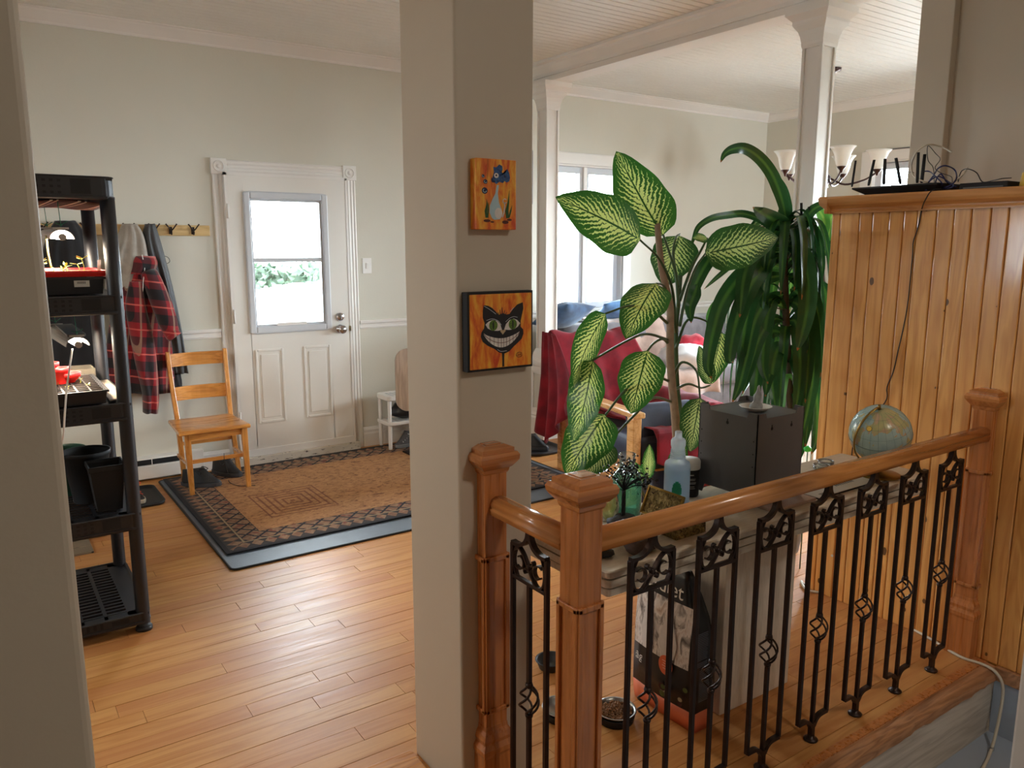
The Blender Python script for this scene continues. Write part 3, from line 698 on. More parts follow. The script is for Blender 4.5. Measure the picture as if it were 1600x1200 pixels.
# ================================================================== STONE TABLE
M['trav'] = (lambda t: t.set(t.mix(0.35, t.ramp(t.noise(t.coord('World', (2.2, 9, 9)), 2.2, 6, 0.6, 0.4), [(0.3, S(204, 188, 166)), (0.5, S(222, 208, 186)), (0.75, S(232, 220, 202))]), t.ramp(t.noise(t.coord('World', (8, 40, 40)), 3, 3), [(0.35, S(186, 168, 146)), (0.6, S(226, 212, 192))])), 0.3))(NT('travertine'))
M['travz'] = (lambda t: t.set(t.mix(0.35, t.ramp(t.noise(t.coord('World', (10, 10, 1.6)), 2.2, 6, 0.6, 0.3), [(0.3, S(206, 194, 178)), (0.5, S(226, 216, 200)), (0.75, S(236, 228, 214))]), t.ramp(t.noise(t.coord('World', (60, 60, 6)), 3, 3), [(0.35, S(190, 176, 158)), (0.6, S(230, 220, 204))])), 0.35))(NT('travertine_leg'))
tb = thing('stone_table', 'long travertine table behind the railing with a slab leg', 'table', (2.05, 1.58, 0))
def rrect(x0, x1, y0, y1, r, z, n=5):
    pts = []
    for cx, cyy, a0 in ((x1 - r, y1 - r, 0), (x0 + r, y1 - r, PI / 2), (x0 + r, y0 + r, PI), (x1 - r, y0 + r, 3 * PI / 2)):
        for k in range(n + 1):
            a = a0 + PI / 2 * k / n; pts.append((cx + r * math.cos(a), cyy + r * math.sin(a), z))
    return pts
def rslab(x0, x1, y0, y1, r, prof):
    m = MB(); m.loft([rrect(x0 + i, x1 - i, y0 + i, y1 - i, max(0.001, r - i), z) for i, z in prof], smooth=False); return m
X0, X1, Y0, Y1 = 1.262, 2.812, 1.405, 1.765
obj('table_top', rslab(X0, X1, Y0, Y1, 0.02, [(0.004, 0.728), (0.0, 0.731), (0.0, 0.746), (0.004, 0.750)]), M['trav'], tb)
obj('top_layer', rslab(X0, X1, Y0, Y1, 0.02, [(0.009, 0.7245), (0.009, 0.728)]), M['joint'], tb)
obj('top_layer', rslab(X0, X1, Y0, Y1, 0.02, [(0.002, 0.704), (0.002, 0.7245)]), M['trav'], tb)
obj('top_layer', rslab(X0, X1, Y0, Y1, 0.02, [(0.009, 0.700), (0.009, 0.704)]), M['joint'], tb)
obj('top_layer', rslab(X0, X1, Y0, Y1, 0.02, [(0.012, 0.676), (0.006, 0.680), (0.004, 0.700)]), M['trav'], tb)
obj('leg', MB().bx(1.947, 2.315, 1.595, 1.755, 0.001, 0.676), M['travz'], tb, bevel=0.003)
# ---- on the table, left to right
TZ = 0.7505
M['milky'] = glass('milky_plastic', (0.82, 0.92, 1.0, 1), 0.3, 0.2, 0.9, S(226, 243, 255), 0.85)
M['milkyc'] = glass('cloudy_plastic', (0.9, 0.95, 1.0, 1), 0.3, 0.2, 0.35, S(246, 250, 252), 0.8)
M['greenliq'] = glass('green_liquid', (0.55, 0.95, 0.8, 1), 0.3, 0.05, 0.3, S(120, 215, 175))
M['clear'] = glass('clear_glass', (0.93, 0.97, 0.96, 1), 0.4, 0.02, 0.06)
M['yellowliq'] = glass('yellow_liquid', (0.9, 0.88, 0.55, 1), 0.3, 0.05, 0.35, S(225, 215, 150))
M['label_w'] = plain('paper_white', S(232, 230, 224), 0.6, var=0.02)
# white humidifier behind the corner newel
p = (1.405, 1.69)
hm = thing('humidifier', 'small white and pink cylindrical humidifier hidden behind the corner newel post', 'humidifier', (p[0], p[1], TZ))
obj('body', MB().lathe([(0.036, TZ), (0.040, TZ + 0.006), (0.041, TZ + 0.055)], (p[0], p[1], 0)), plain('dusty_pink', S(196, 168, 172), 0.5), hm)
obj('cover', MB().lathe([(0.042, 0.055), (0.044, 0.07), (0.044, 0.14), (0.040, 0.155), (0.02, 0.162), (0.01, 0.158)], (p[0], p[1], TZ)), M['label_w'], hm)
# green glass bottle
p = (1.608, 1.715)
b = thing('glass_bottle', 'clear glass bottle of green liquid with a glass neck, behind the wire tree', 'bottle', (p[0], p[1], TZ))
obj('bottle_glass', MB().lathe([(0.040, 0.0), (0.046, 0.004), (0.047, 0.105), (0.042, 0.125), (0.028, 0.142), (0.024, 0.150), (0.024, 0.182), (0.026, 0.184), (0.026, 0.190), (0.022, 0.191)], (p[0], p[1], TZ), 28, cap=False), M['clear'], b)
obj('liquid', MB().lathe([(0.038, 0.003), (0.044, 0.006), (0.044, 0.105), (0.038, 0.122), (0.001, 0.123)], (p[0], p[1], TZ), 24), M['greenliq'], b)
p2 = (1.525, 1.705)
b = thing('glass_jar', 'round glass jar with pale yellow contents beside the corner newel cap', 'jar', (p2[0], p2[1], TZ))
obj('jar_glass', MB().lathe([(0.026, 0), (0.034, 0.008), (0.036, 0.05), (0.030, 0.085), (0.022, 0.10), (0.022, 0.115), (0.024, 0.118)], (p2[0], p2[1], TZ), 24, cap=False), M['clear'], b)
obj('contents', MB().lathe([(0.024, 0.003), (0.032, 0.01), (0.033, 0.05), (0.028, 0.08), (0.001, 0.081)], (p2[0], p2[1], TZ), 24), M['yellowliq'], b)
# wire tree on a rock
tr = thing('wire_tree', 'black wire tree ornament with dark bead leaves on a rock base', 'ornament', (1.49, 1.60, TZ))
random.seed(21)
base = Vector((1.49, 1.60, TZ + 0.02))
def rock(c, rx, ry, rz, seed, nz=8, n=12):
    m = MB(); rings = []
    for i in range(nz + 1):
        th = PI * i / nz; ring = []
        for k in range(n):
            a = 2 * PI * k / n; d = Vector((math.sin(th) * math.cos(a), math.sin(th) * math.sin(a), -math.cos(th)))
            f_ = 1 + 0.22 * mnoise.noise(d * 1.6 + Vector((seed, 0, 0))) + 0.08 * mnoise.noise(d * 5 + Vector((0, seed, 0)))
            ring.append((c[0] + rx * d.x * f_, c[1] + ry * d.y * f_, c[2] + rz * max(d.z * f_, -0.85)))
        rings.append(ring)
    return m.loft(rings)
obj('rock_base', rock((1.49, 1.60, TZ + 0.024), 0.055, 0.042, 0.028, 3), plain('dark_rock', S(52, 46, 44), 0.75, var=0.4, scale=60, bump=0.6, bscale=80), tr)
tk = MB(); lf = MB()
top = base + Vector((0, 0, 0.105))
for k in range(5):
    pts = [base + Vector((0.004 * math.cos(k * 1.3 + s_ * 5), 0.004 * math.sin(k * 1.3 + s_ * 5), 0.022 + s_ * 0.083)) for s_ in [i / 6 for i in range(7)]]
    tk.tube(pts, 0.0026, 5)
for k in range(34):
    a = random.uniform(0, 2 * PI); el = random.uniform(0.15, 1.45); L = random.uniform(0.06, 0.105)
    d_ = Vector((math.cos(a) * math.cos(el), math.sin(a) * math.cos(el) * 0.7, math.sin(el) * 0.85))
    e = top + d_ * L; mid = top + d_ * L * 0.5 + Vector((0, 0, 0.006))
    tk.tube(bez([top, mid, e], 3), [0.0013] * 7, 4)
    for q in range(9):
        c = e + Vector((random.gauss(0, 0.013), random.gauss(0, 0.010), random.gauss(0, 0.011)))
        r = random.uniform(0.0034, 0.0060); u = Vector((random.gauss(0, 1), random.gauss(0, 1), random.gauss(0, 1))).normalized() * r; v = u.orthogonal().normalized() * r * 0.8
        lf.add([c - u, c - v, c + u * 1.3, c + v, c + u.cross(v).normalized() * 0.001], [(0, 1, 4), (1, 2, 4), (2, 3, 4), (3, 0, 4), (0, 3, 2, 1)])
obj('wire_trunk', tk, M['black'], tr); o = obj('bead_leaves', lf, plain('black_bead', S(20, 20, 24), 0.25), tr); o['kind'] = 'stuff'
# gold embossed box, lid propped open
M['gold'] = (lambda t: (t.set(t.ramp(t.noise(t.coord('World'), 60, 3, 0.6, 1.5), [(0.34, S(70, 58, 34)), (0.5, S(128, 110, 66)), (0.72, S(190, 172, 116))]), 0.4, 0.6), t.bump(t.noise(t.coord('World'), 60, 3, 0.6, 1.5), 0.9, 0.006))[0])(NT('embossed_gold'))
bxr = thing('gold_box', 'open antique gold box with embossed lid standing under the handrail', 'box', (1.627, 1.535, TZ), rz=0)
g0, g1, h0, h1 = 1.567, 1.688, 1.465, 1.605
m = frame_bx(MB(), 0, 0, 0, 0, 0, 0, 0) if False else MB()
m.bx(g0, g1, h0, h0 + 0.005, TZ, TZ + 0.038).bx(g0, g1, h1 - 0.005, h1, TZ, TZ + 0.038).bx(g0, g0 + 0.005, h0, h1, TZ, TZ + 0.038).bx(g1 - 0.005, g1, h0, h1, TZ, TZ + 0.038).bx(g0, g1, h0, h1, TZ, TZ + 0.004)
obj('box_body', m, M['gold'], bxr, bevel=0.0015)
obj('box_rim', MB().bx(g0 - 0.002, g1 + 0.002, h0 - 0.002, h0 + 0.003, TZ + 0.034, TZ + 0.040).bx(g0 - 0.002, g0 + 0.003, h0, h1, TZ + 0.034, TZ + 0.040).bx(g1 - 0.003, g1 + 0.002, h0, h1, TZ + 0.034, TZ + 0.040), M['brass'], bxr)
obj('lining', MB().bx(g0 + 0.006, g1 - 0.006, h0 + 0.006, h1 - 0.006, TZ + 0.004, TZ + 0.03), plain('navy_lining', S(30, 32, 52), 0.9), bxr)
LU = Vector((0.40, 0, 0.916)); LN = Vector((-0.916, 0, 0.40))
def lid(u0, u1, v0, v1, w0, w1):
    "u along Y, v up the lid from the hinge, w out of its face"
    mm = MB(); vs = []
    for wz in (w0, w1):
        for uu, vv in ((u0, v0), (u1, v0), (u1, v1), (u0, v1)): vs.append(Vector((g0, h0 + uu, TZ + 0.042)) + LU * vv + LN * wz)
    return mm.add(vs, [(0, 3, 2, 1), (4, 5, 6, 7), (0, 1, 5, 4), (1, 2, 6, 5), (2, 3, 7, 6), (3, 0, 4, 7)])
ld = obj('box_lid', lid(0, 0.14, 0, 0.085, 0, 0.005), M['gold'], bxr, bevel=0.001)
for (a_, b_, c_, d_) in ((0, 0.14, 0, 0.006), (0, 0.14, 0.079, 0.085), (0, 0.006, 0, 0.085), (0.134, 0.14, 0, 0.085)):
    obj('lid_border', lid(a_, b_, c_, d_, 0.004, 0.009), M['brass'], ld)
rl = MB()
for k in range(5):
    cyk, czk, rk = 0.028 + 0.021 * k, 0.042 + 0.010 * math.sin(k * 2.2), 0.012 + 0.004 * (k % 2)
    for q in range(3):
        rr = rk * (1 - q * 0.3); z_ = 0.005 + q * 0.0014
        pts = [Vector((g0, h0 + cyk + rr * math.cos(a * PI / 6), TZ + 0.042)) + LU * (czk + rr * 1.2 * math.sin(a * PI / 6)) + LN * z_ for a in range(12)]
        rl.add(pts + [p + LN * 0.0014 for p in pts], [tuple(range(12, 24))] + [(a, (a + 1) % 12, (a + 1) % 12 + 12, a + 12) for a in range(12)])
ro = obj('embossed_relief', rl, M['gold'], ld, fix=False); ro['kind'] = 'stuff'
# brown stone at the table edge under the rail
s_ = obj('rough_stone', rock((1.43, 1.465, TZ + 0.022), 0.055, 0.036, 0.026, 9), plain('brown_stone', S(86, 66, 54), 0.7, var=0.35, scale=40, bump=0.5))
tag(s_, 'rough brown stone lying under the handrail at the left end of the table', 'stone')
s_ = obj('black_stone', rock((1.325, 1.50, TZ + 0.010), 0.030, 0.034, 0.012, 14), plain('black_stone', S(24, 24, 26), 0.3, var=0.3, scale=40))
tag(s_, 'flat polished black stone close behind the corner newel post', 'stone')
# plastic bottle without its sprayer
p = (1.812, 1.70)
b = thing('plastic_bottle', 'translucent plastic spray bottle of pale blue liquid without its sprayer', 'bottle', (p[0], p[1], TZ))
obj('bottle_shell', MB().lathe([(0.038, 0), (0.041, 0.004), (0.041, 0.128), (0.038, 0.136), (0.027, 0.143), (0.024, 0.15), (0.021, 0.18), (0.022, 0.186), (0.0235, 0.19), (0.0235, 0.205), (0.020, 0.212), (0.013, 0.214), (0.013, 0.217), (0.0115, 0.218), (0.0115, 0.234), (0.010, 0.236)], (p[0], p[1], TZ), 32), M['milkyc'], b)
obj('liquid', MB().lathe([(0.0385, 0.004), (0.0405, 0.006), (0.0405, 0.118), (0.001, 0.119)], (p[0], p[1], TZ), 28), M['milky'], b)
rib = MB()
for k in range(5): rib.tube([(p[0] + (0.0245 - 0.0006 * k) * math.cos(a * PI / 9), p[1] + (0.0245 - 0.0006 * k) * math.sin(a * PI / 9), TZ + 0.152 + k * 0.006) for a in range(18)], 0.0012, 5, closed=True)
obj('neck_ribs', rib, M['milkyc'], b)
lb = MB()
lb.grid(lambda u, v: (p[0] + 0.0416 * math.cos(-2.75 + u * 0.75), p[1] + 0.0416 * math.sin(-2.75 + u * 0.75), TZ + 0.02 + v * 0.062), 12, 12)
def disc_keep(m, keep):
    out = MB()
    for f, u in zip(m.f, m.uv):
        cu = sum(q[0] for q in u) / 4 - 0.5; cv = sum(q[1] for q in u) / 4 - 0.5
        if math.hypot(cu, cv) < keep: out.add([m.v[i] for i in f], [tuple(range(len(f)))], u)
    return out
obj('round_sticker', disc_keep(lb, 0.5), plain('green_sticker', S(26, 132, 96), 0.5), b)
# jar with black label
p = (1.905, 1.735)
b = thing('plastic_jar', 'white lidded jar with a black printed label beside the blue bottle', 'jar', (p[0], p[1], TZ))
obj('jar_body', MB().lathe([(0.032, 0), (0.034, 0.004), (0.034, 0.092)], (p[0], p[1], TZ), 28), M['black'], b)
obj('jar_lid', MB().lathe([(0.0355, 0.092), (0.0365, 0.095), (0.0365, 0.118), (0.033, 0.124), (0.001, 0.1245)], (p[0], p[1], TZ), 28), M['label_w'], b)
ln = MB()
for k, (w_, z) in enumerate(((0.30, 0.074), (0.55, 0.062), (0.50, 0.058), (0.62, 0.05), (0.58, 0.046), (0.42, 0.036), (0.5, 0.03))):
    ln.grid(lambda u, v: (p[0] + 0.0345 * math.cos(-2.15 + (u - 0.5) * w_ * 1.6), p[1] + 0.0345 * math.sin(-2.15 + (u - 0.5) * w_ * 1.6), TZ + z + v * (0.004 if k in (0,) else 0.0016)), 8, 1)
obj('label_lines', ln, plain('silver_print', S(170, 168, 160), 0.5), b)
# charcoal metal box on a pink tile
tl = obj('pink_tile', MB().bx(1.985, 2.20, 1.455, 1.66, TZ, TZ + 0.010), plain('pinkish_tile', S(196, 168, 150), 0.5, var=0.08, scale=12), bevel=0.002)
tag(tl, 'pinkish stone tile under the charcoal metal box', 'tile')
BX0, BX1, BY0, BY1, BZ0, BZ1 = 1.945, 2.175, 1.502, 1.735, TZ + 0.0115, 1.058
mbx = thing('metal_box', 'tall charcoal metal box with notched corners standing on the stone table', 'metal box', (2.06, 1.62, BZ0))
def notched(L, H, kz):
    "side sheet outline with raised ears at the corners and feet"
    return [(0, 0), (0.022, 0), (0.032, 0.028), (L - 0.032, 0.028), (L - 0.022, 0), (L, 0), (L, H), (L - 0.036, H), (L - 0.042, H - 0.016), (0.042, H - 0.016), (0.036, H), (0, H)]
Hh = BZ1 - BZ0; th = 0.003
for (O, U, Wv, L, nm) in (((BX0, BY0, BZ0), (1, 0, 0), (0, th, 0), BX1 - BX0, 'side_panel'), ((BX0, BY1, BZ0), (1, 0, 0), (0, -th, 0), BX1 - BX0, 'side_panel'),
                          ((BX0, BY0, BZ0), (0, 1, 0), (th, 0, 0), BY1 - BY0, 'side_panel'), ((BX1, BY0, BZ0), (0, 1, 0), (-th, 0, 0), BY1 - BY0, 'side_panel')):
    sp = obj(nm, MB().prism(notched(L, Hh, 0), O, U, (0, 0, 1), Wv), M['charcoal'], mbx)
    # keyholes and rivet holes as dark insets
    out = Vector(O) - Vector(Wv).normalized() * 0.0006
    hm_ = MB()
    for (hx, hz) in ((L * 0.30, Hh - 0.052), (L * 0.72, Hh - 0.052)) if Vector(U).x else ((L * 0.5, Hh - 0.045),):
        hm_.prism([(hx + 0.0055 * math.cos(a * PI / 6), hz + 0.0055 * math.sin(a * PI / 6)) for a in range(12)], out, U, (0, 0, 1), tuple(Vector(Wv).normalized() * 0.0004))
        hm_.prism([(hx - 0.002, hz), (hx + 0.002, hz), (hx + 0.002, hz + 0.012), (hx - 0.002, hz + 0.012)], out, U, (0, 0, 1), tuple(Vector(Wv).normalized() * 0.0004))
    if Vector(U).y:
        for zz in (0.095, 0.125, 0.155):
            for hx in (0.012, L - 0.012): hm_.prism([(hx + 0.0026 * math.cos(a * PI / 4), zz * 1.35 + 0.0026 * math.sin(a * PI / 4)) for a in range(8)], out, U, (0, 0, 1), tuple(Vector(Wv).normalized() * 0.0004))
    obj('screw_holes', hm_, M['black'], sp, fix=False)['kind'] = 'stuff'
obj('top_plate', MB().bx(BX0 + th, BX1 - th, BY0 + th, BY1 - th, BZ1 - 0.020, BZ1 - 0.017), M['charcoal'], mbx)
# plate and grey cone sculpture
pc = (2.055, 1.60, BZ1 - 0.0165)
pl = obj('small_plate', MB().lathe([(0.022, 0.0), (0.034, 0.004), (0.050, 0.014), (0.052, 0.016), (0.050, 0.0165), (0.036, 0.008), (0.001, 0.006)], pc, 32), M['label_w'])
tag(pl, 'small white saucer on top of the charcoal metal box', 'saucer')
def cone(c):
    m = MB(); rings = []; n = 14
    for i in range(15):
        s_ = i / 14; z = 0.075 * s_; r = 0.022 * (1 - s_) ** 0.8 * (0.9 + 0.25 * math.sin(s_ * 14)) + 0.0022
        if s_ < 0.15: r = 0.023
        ox = 0.012 * math.sin(s_ * 1.6)
        rings.append([(c[0] + ox + r * math.cos(2 * PI * k / n) * (1 + 0.15 * mnoise.noise(Vector((k, i * 0.6, 0)))), c[1] + r * 0.85 * math.sin(2 * PI * k / n) * (1 + 0.15 * mnoise.noise(Vector((k, i * 0.6, 4)))), c[2] + z) for k in range(n)])
    return m.loft(rings)
cn = obj('grey_statuette', cone((2.055, 1.60, BZ1 - 0.0095)), plain('pale_grey_clay', S(150, 152, 150), 0.85, var=0.15, scale=60))
tag(cn, 'small grey drip-cone statuette standing in the white saucer', 'statuette')
# two glass coasters / lids
for i, (x, y, nm) in enumerate(((2.535, 1.665, 'small round glass candle dish left of its twin on the table'), (2.60, 1.69, 'small round glass candle dish right of its twin on the table'))):
    q = thing('glass_dish', nm, 'dish', (x, y, TZ), 'glass dishes on the table')
    obj('dish_glass', MB().lathe([(0.026, 0), (0.029, 0.004), (0.029, 0.016), (0.026, 0.0165), (0.025, 0.005), (0.001, 0.004)], (x, y, TZ), 24), M['clear'], q)
    obj('metal_rim', MB().tube([(x + 0.029 * math.cos(a * PI / 12), y + 0.029 * math.sin(a * PI / 12), TZ + 0.017) for a in range(24)], 0.0018, 6, closed=True), M['steel'], q)
# cream board with black edge
bd = thing('printed_board', 'cream cardboard with black edge and markings lying flat on the table', 'board', (2.40, 1.50, TZ))
obj('backing_sheet', MB().bx(2.215, 2.545, 1.455, 1.575, TZ, TZ + 0.004), M['black'], bd)
obj('cover_sheet', MB().bx(2.217, 2.543, 1.457, 1.573, TZ + 0.004, TZ + 0.0055), plain('cream_card', S(206, 190, 168), 0.7, var=0.03), bd)
mk = MB()
for k in range(9): mk.bx(2.38 + k * 0.012, 2.386 + k * 0.012, 1.50, 1.522, TZ + 0.0055, TZ + 0.0058)
mk.bx(2.25, 2.29, 1.47, 1.474, TZ + 0.0055, TZ + 0.0058).bx(2.25, 2.28, 1.478, 1.482, TZ + 0.0055, TZ + 0.0058)
obj('printed_marks', mk, M['black'], bd)
# globe
M['sea'] = (lambda t: t.set(t.mix(t.math('GREATER_THAN', t.noise(t.coord('World', (1, 1, 1)), 9.0, 4, 0.55, 0.3), 0.54), t.ramp(t.noise(t.coord('World'), 30, 3), [(0.3, S(156, 182, 180)), (0.7, S(176, 198, 190))]), t.ramp(t.noise(t.coord('World'), 22, 2, 0.5, 0.6), [(0.35, S(206, 190, 134)), (0.5, S(182, 180, 128)), (0.62, S(206, 168, 136)), (0.7, S(200, 194, 160))])), 0.25))(NT('globe_map'))
gc = Vector((2.633, 1.505, 0.905)); GR = 0.1045
gl = thing('desk_globe', 'old desk globe with brass meridian standing on the table by the pine wall', 'globe', (gc.x, gc.y, TZ))
def sph(c, r, n=32, k=20):
    return MB().lathe([(max(r * math.sin(PI * i / k), 0.0005), -r * math.cos(PI * i / k)) for i in range(k + 1)], c, n)
gb = obj('globe_ball', sph(gc, GR), M['sea'], gl)
axis = Vector((-0.38, -0.12, 0.91)).normalized()
side = Vector((0.97, -0.24, 0)); side = (side - axis * side.dot(axis)).normalized()
mer = [gc + (axis * math.cos(a) + side * -math.sin(a)) * (GR + 0.010) for a in [PI * i / 24 for i in range(25)]]
obj('meridian_arc', MB().tube(mer, 0.0066, 8, flat=0.45), M['brass'], gl)
for sg in (1, -1): obj('axis_pin', MB().tube([gc + axis * sg * (GR - 0.003), gc + axis * sg * (GR + 0.017)], 0.005, 10), M['brass'], gl)
grat = MB(); u_ = axis.orthogonal().normalized(); v_ = axis.cross(u_)
for la in (-60, -40, -20, 0, 20, 40, 60):
    cr = math.cos(math.radians(la)); sr = math.sin(math.radians(la)); R_ = GR + 0.0002
    grat.tube([gc + (u_ * math.cos(a * PI / 24) * cr + v_ * math.sin(a * PI / 24) * cr + axis * sr) * R_ for a in range(48)], 0.0010 if la == 0 else 0.0003, 4, closed=True)
for k in range(12):
    a = k * PI / 12; hh = u_ * math.cos(a) + v_ * math.sin(a)
    grat.tube([gc + (axis * math.cos(b_ * PI / 20) + hh * math.sin(b_ * PI / 20)) * (GR + 0.0002) for b_ in range(40)], 0.0003, 4, closed=True)
obj('grid_lines', grat, plain('globe_ink', S(96, 118, 116), 0.6), gb)
# the maker's round yellow emblem facing the viewer
dv = (CAM - gc).normalized(); rt = Vector((0, 0, 1)).cross(dv).normalized(); upv = dv.cross(rt)
dd = (dv * 0.90 + rt * -0.33 + upv * 0.12).normalized(); ra = Vector((0, 0, 1)).cross(dd).normalized(); ua = dd.cross(ra)
for r_, o_, mt, nm in ((0.0095, 0.0004, M['brass'], 'emblem'), (0.0080, 0.0008, plain('emblem_yellow', S(226, 196, 84), 0.5), 'emblem_disc')):
    obj(nm, MB().prism([(r_ * math.cos(a * PI / 10), r_ * math.sin(a * PI / 10)) for a in range(20)], gc + dd * (GR - 0.0008 + o_), ra, ua, dd * 0.001), mt, gb)
obj('globe_stem', MB().lathe([(0.016, 0.004), (0.010, 0.012), (0.008, 0.024), (0.012, 0.034), (0.008, 0.040)], (gc.x + 0.012, gc.y, TZ), 16), M['brass'], gl)
obj('globe_base', MB().lathe([(0.074, 0), (0.076, 0.003), (0.070, 0.007), (0.045, 0.012), (0.018, 0.018), (0.001, 0.019)], (gc.x + 0.010, gc.y, TZ), 36), M['brass'], gl)

# faint mist rising from the humidifier
ms_ = MB(); ms_.lathe([(0.006, 0.0), (0.016, 0.03), (0.030, 0.08), (0.045, 0.14), (0.052, 0.20), (0.040, 0.25), (0.004, 0.28)], (1.412, 1.70, TZ + 0.165), 18)
t_ = bpy.data.materials.new('mist'); t_.use_nodes = True; nt_ = t_.node_tree; nt_.nodes.remove(nt_.nodes['Principled BSDF'])
vs_ = nt_.nodes.new('ShaderNodeVolumeScatter'); vs_.inputs[0].default_value = (0.95, 0.97, 1, 1); tc_ = nt_.nodes.new('ShaderNodeTexCoord'); nz_ = nt_.nodes.new('ShaderNodeTexNoise'); nz_.inputs['Scale'].default_value = 22; nz_.inputs['Distortion'].default_value = 1.0
mr_ = nt_.nodes.new('ShaderNodeMapRange'); mr_.inputs[1].default_value = 0.45; mr_.inputs[2].default_value = 0.7; mr_.inputs[3].default_value = 0.0; mr_.inputs[4].default_value = 9.0
nt_.links.new(tc_.outputs['Object'], nz_.inputs['Vector']); nt_.links.new(nz_.outputs[0], mr_.inputs[0]); nt_.links.new(mr_.outputs[0], vs_.inputs['Density']); nt_.links.new(vs_.outputs[0], nt_.nodes['Material Output'].inputs['Volume'])
tag(obj('mist_plume', ms_, t_), 'faint plume of mist rising from the humidifier behind the newel posts', 'mist', kind='stuff')
# ================================================================== PAINTINGS ON THE COLUMN
def shape(mb, pts, F, d):
    "flat painted patch: outline in picture coordinates mapped by F, standing d proud of the canvas"
    P3 = [F(x, y) for x, y in pts]
    return mb.add([(p[0], p[1] - d, p[2]) for p in P3], [tuple(range(len(P3)))])
def ell(cx, cyy, a, b, n=24, t0=0, t1=2 * PI): return [(cx + a * math.cos(t0 + (t1 - t0) * i / n), cyy + b * math.sin(t0 + (t1 - t0) * i / n)) for i in range(n)]
def strip(pts, w_):
    pts = [Vector((p[0], p[1])) for p in pts]; L = []; R_ = []
    for i, p in enumerate(pts):
        t = (pts[min(i + 1, len(pts) - 1)] - pts[max(i - 1, 0)]).normalized(); n = Vector((-t.y, t.x)); ww = w_[i] if isinstance(w_, (list, tuple)) else w_
        L.append(p + n * ww / 2); R_.append(p - n * ww / 2)
    return [tuple(q) for q in L] + [tuple(q) for q in reversed(R_)]
def strips(mb, pts, w_, F, d):
    o = strip(pts, w_); n = len(pts)
    for i in range(n - 1): shape(mb, [o[i], o[i + 1], o[2 * n - 2 - i], o[2 * n - 1 - i]], F, d)
def paint(name, stops, sc=(6, 6, 3)):
    t = NT(name); return t.set(t.ramp(t.noise(t.coord('World', sc), 3, 5, 0.6, 0.6), stops), 0.45)
M['canvas'] = paint('orange_canvas', [(0.34, S(204, 72, 30)), (0.48, S(230, 128, 36)), (0.62, S(240, 178, 60))], (16, 16, 4))
flat = lambda n, c, r=0.4: plain('paint_' + n, c, r, var=0.05, scale=60)
P_blk, P_wht, P_grn, P_red = flat('black', S(20, 20, 28)), flat('white', S(222, 214, 208)), paint('green_iris', [(0.3, S(30, 70, 20)), (0.55, S(96, 128, 40)), (0.7, S(70, 104, 30))], (60, 60, 60)), flat('dark_red', S(110, 30, 24))
P_blue, P_dblue, P_lblue, P_leaf = paint('fish_blue', [(0.35, S(20, 44, 98)), (0.6, S(46, 96, 150))], (60, 60, 60)), flat('deep_blue', S(24, 34, 70)), flat('pale_blue', S(176, 202, 210)), flat('leaf', S(40, 84, 36))
def canvas(label, name, x0, x1, z0, z1, th_, frame=None):
    t = thing(name, label, 'painting', ((x0 + x1) / 2, 1.72, z0))
    yf = 1.72 - th_
    if frame: obj('frame', MB().bx(x0 - 0.006, x1 + 0.006, yf + 0.003, 1.7195, z0 - 0.006, z1 + 0.006), M['black'], t, bevel=0.0015)
    obj('canvas', MB().bx(x0, x1, yf, 1.7195, z0, z1), M['canvas'], t, bevel=0.002)
    return t, yf
# grinning black cat
x0, x1, z0, z1 = 1.034, 1.226, 1.252, 1.444
t, yf = canvas('square orange painting of a grinning black cat with green eyes, black frame', 'cat_painting', x0, x1, z0, z1, 0.03, True)
F = lambda x, y: (x0 + (x - 105) / 855 * (x1 - x0), yf, z1 - (y - 85) / 1010 * (z1 - z0))
m = MB()
head = [(255, 590), (290, 540), (300, 470), (275, 400), (275, 300), (288, 228), (350, 240), (400, 270), (450, 320), (490, 370), (545, 350), (600, 370), (640, 365), (690, 300), (750, 240), (830, 213), (838, 300), (815, 400), (800, 470), (800, 550), (835, 590), (840, 650), (815, 720), (760, 770), (700, 820), (640, 880), (560, 910), (490, 880), (430, 830), (340, 780), (270, 720), (245, 650)]
for a in range(len(head)): shape(m, [(545, 600), head[a], head[(a + 1) % len(head)]], F, 0.0006)
strips(m, [(552, 900), (553, 1000), (553, 1085)], [34, 26, 26], F, 0.0006)
for pts in ([(490, 380), (478, 330)], [(515, 370), (505, 300)], [(540, 370), (538, 270)], [(560, 370), (575, 310)], [(580, 375), (600, 340)]): strips(m, pts, [12, 8], F, 0.0008)
strips(m, ell(780, 940, 42, 36, 20), 6, F, 0.0006); strips(m, [(745, 950), (780, 938), (815, 935)], 6, F, 0.0006); strips(m, [(765, 915), (775, 960), (800, 920), (805, 965)], 5, F, 0.0006)
obj('cat_silhouette', m, P_blk, t, fix=False)
eyeL = [(308, 490), (350, 452), (410, 432), (470, 450), (510, 495), (535, 575), (480, 586), (400, 578), (340, 545)]
eyeR = [(565, 575), (590, 500), (640, 448), (700, 432), (750, 455), (790, 500), (760, 545), (710, 575), (640, 585)]
m = MB(); shape(m, eyeL, F, 0.0010); shape(m, eyeR, F, 0.0010); obj('eye_whites', m, P_wht, t, fix=False)
for nm, ex in (('left', 415), ('right', 685)):
    m = MB(); shape(m, ell(ex, 508, 58, 72), F, 0.0014); e = obj('iris', m, P_grn, t, fix=False)
    m = MB(); shape(m, ell(ex, 508, 10, 56), F, 0.0017); obj('pupil', m, P_blk, e, fix=False)
N_ = 18
topc = [(285 + (785 - 285) * i / N_, 605 + 78 * math.sin(PI * i / N_) ** 0.9 + (8 if i else 0)) for i in range(N_ + 1)]
botc = [(285 + (785 - 285) * i / N_, 625 + 192 * math.sin(PI * i / N_) ** 0.75) for i in range(N_ + 1)]
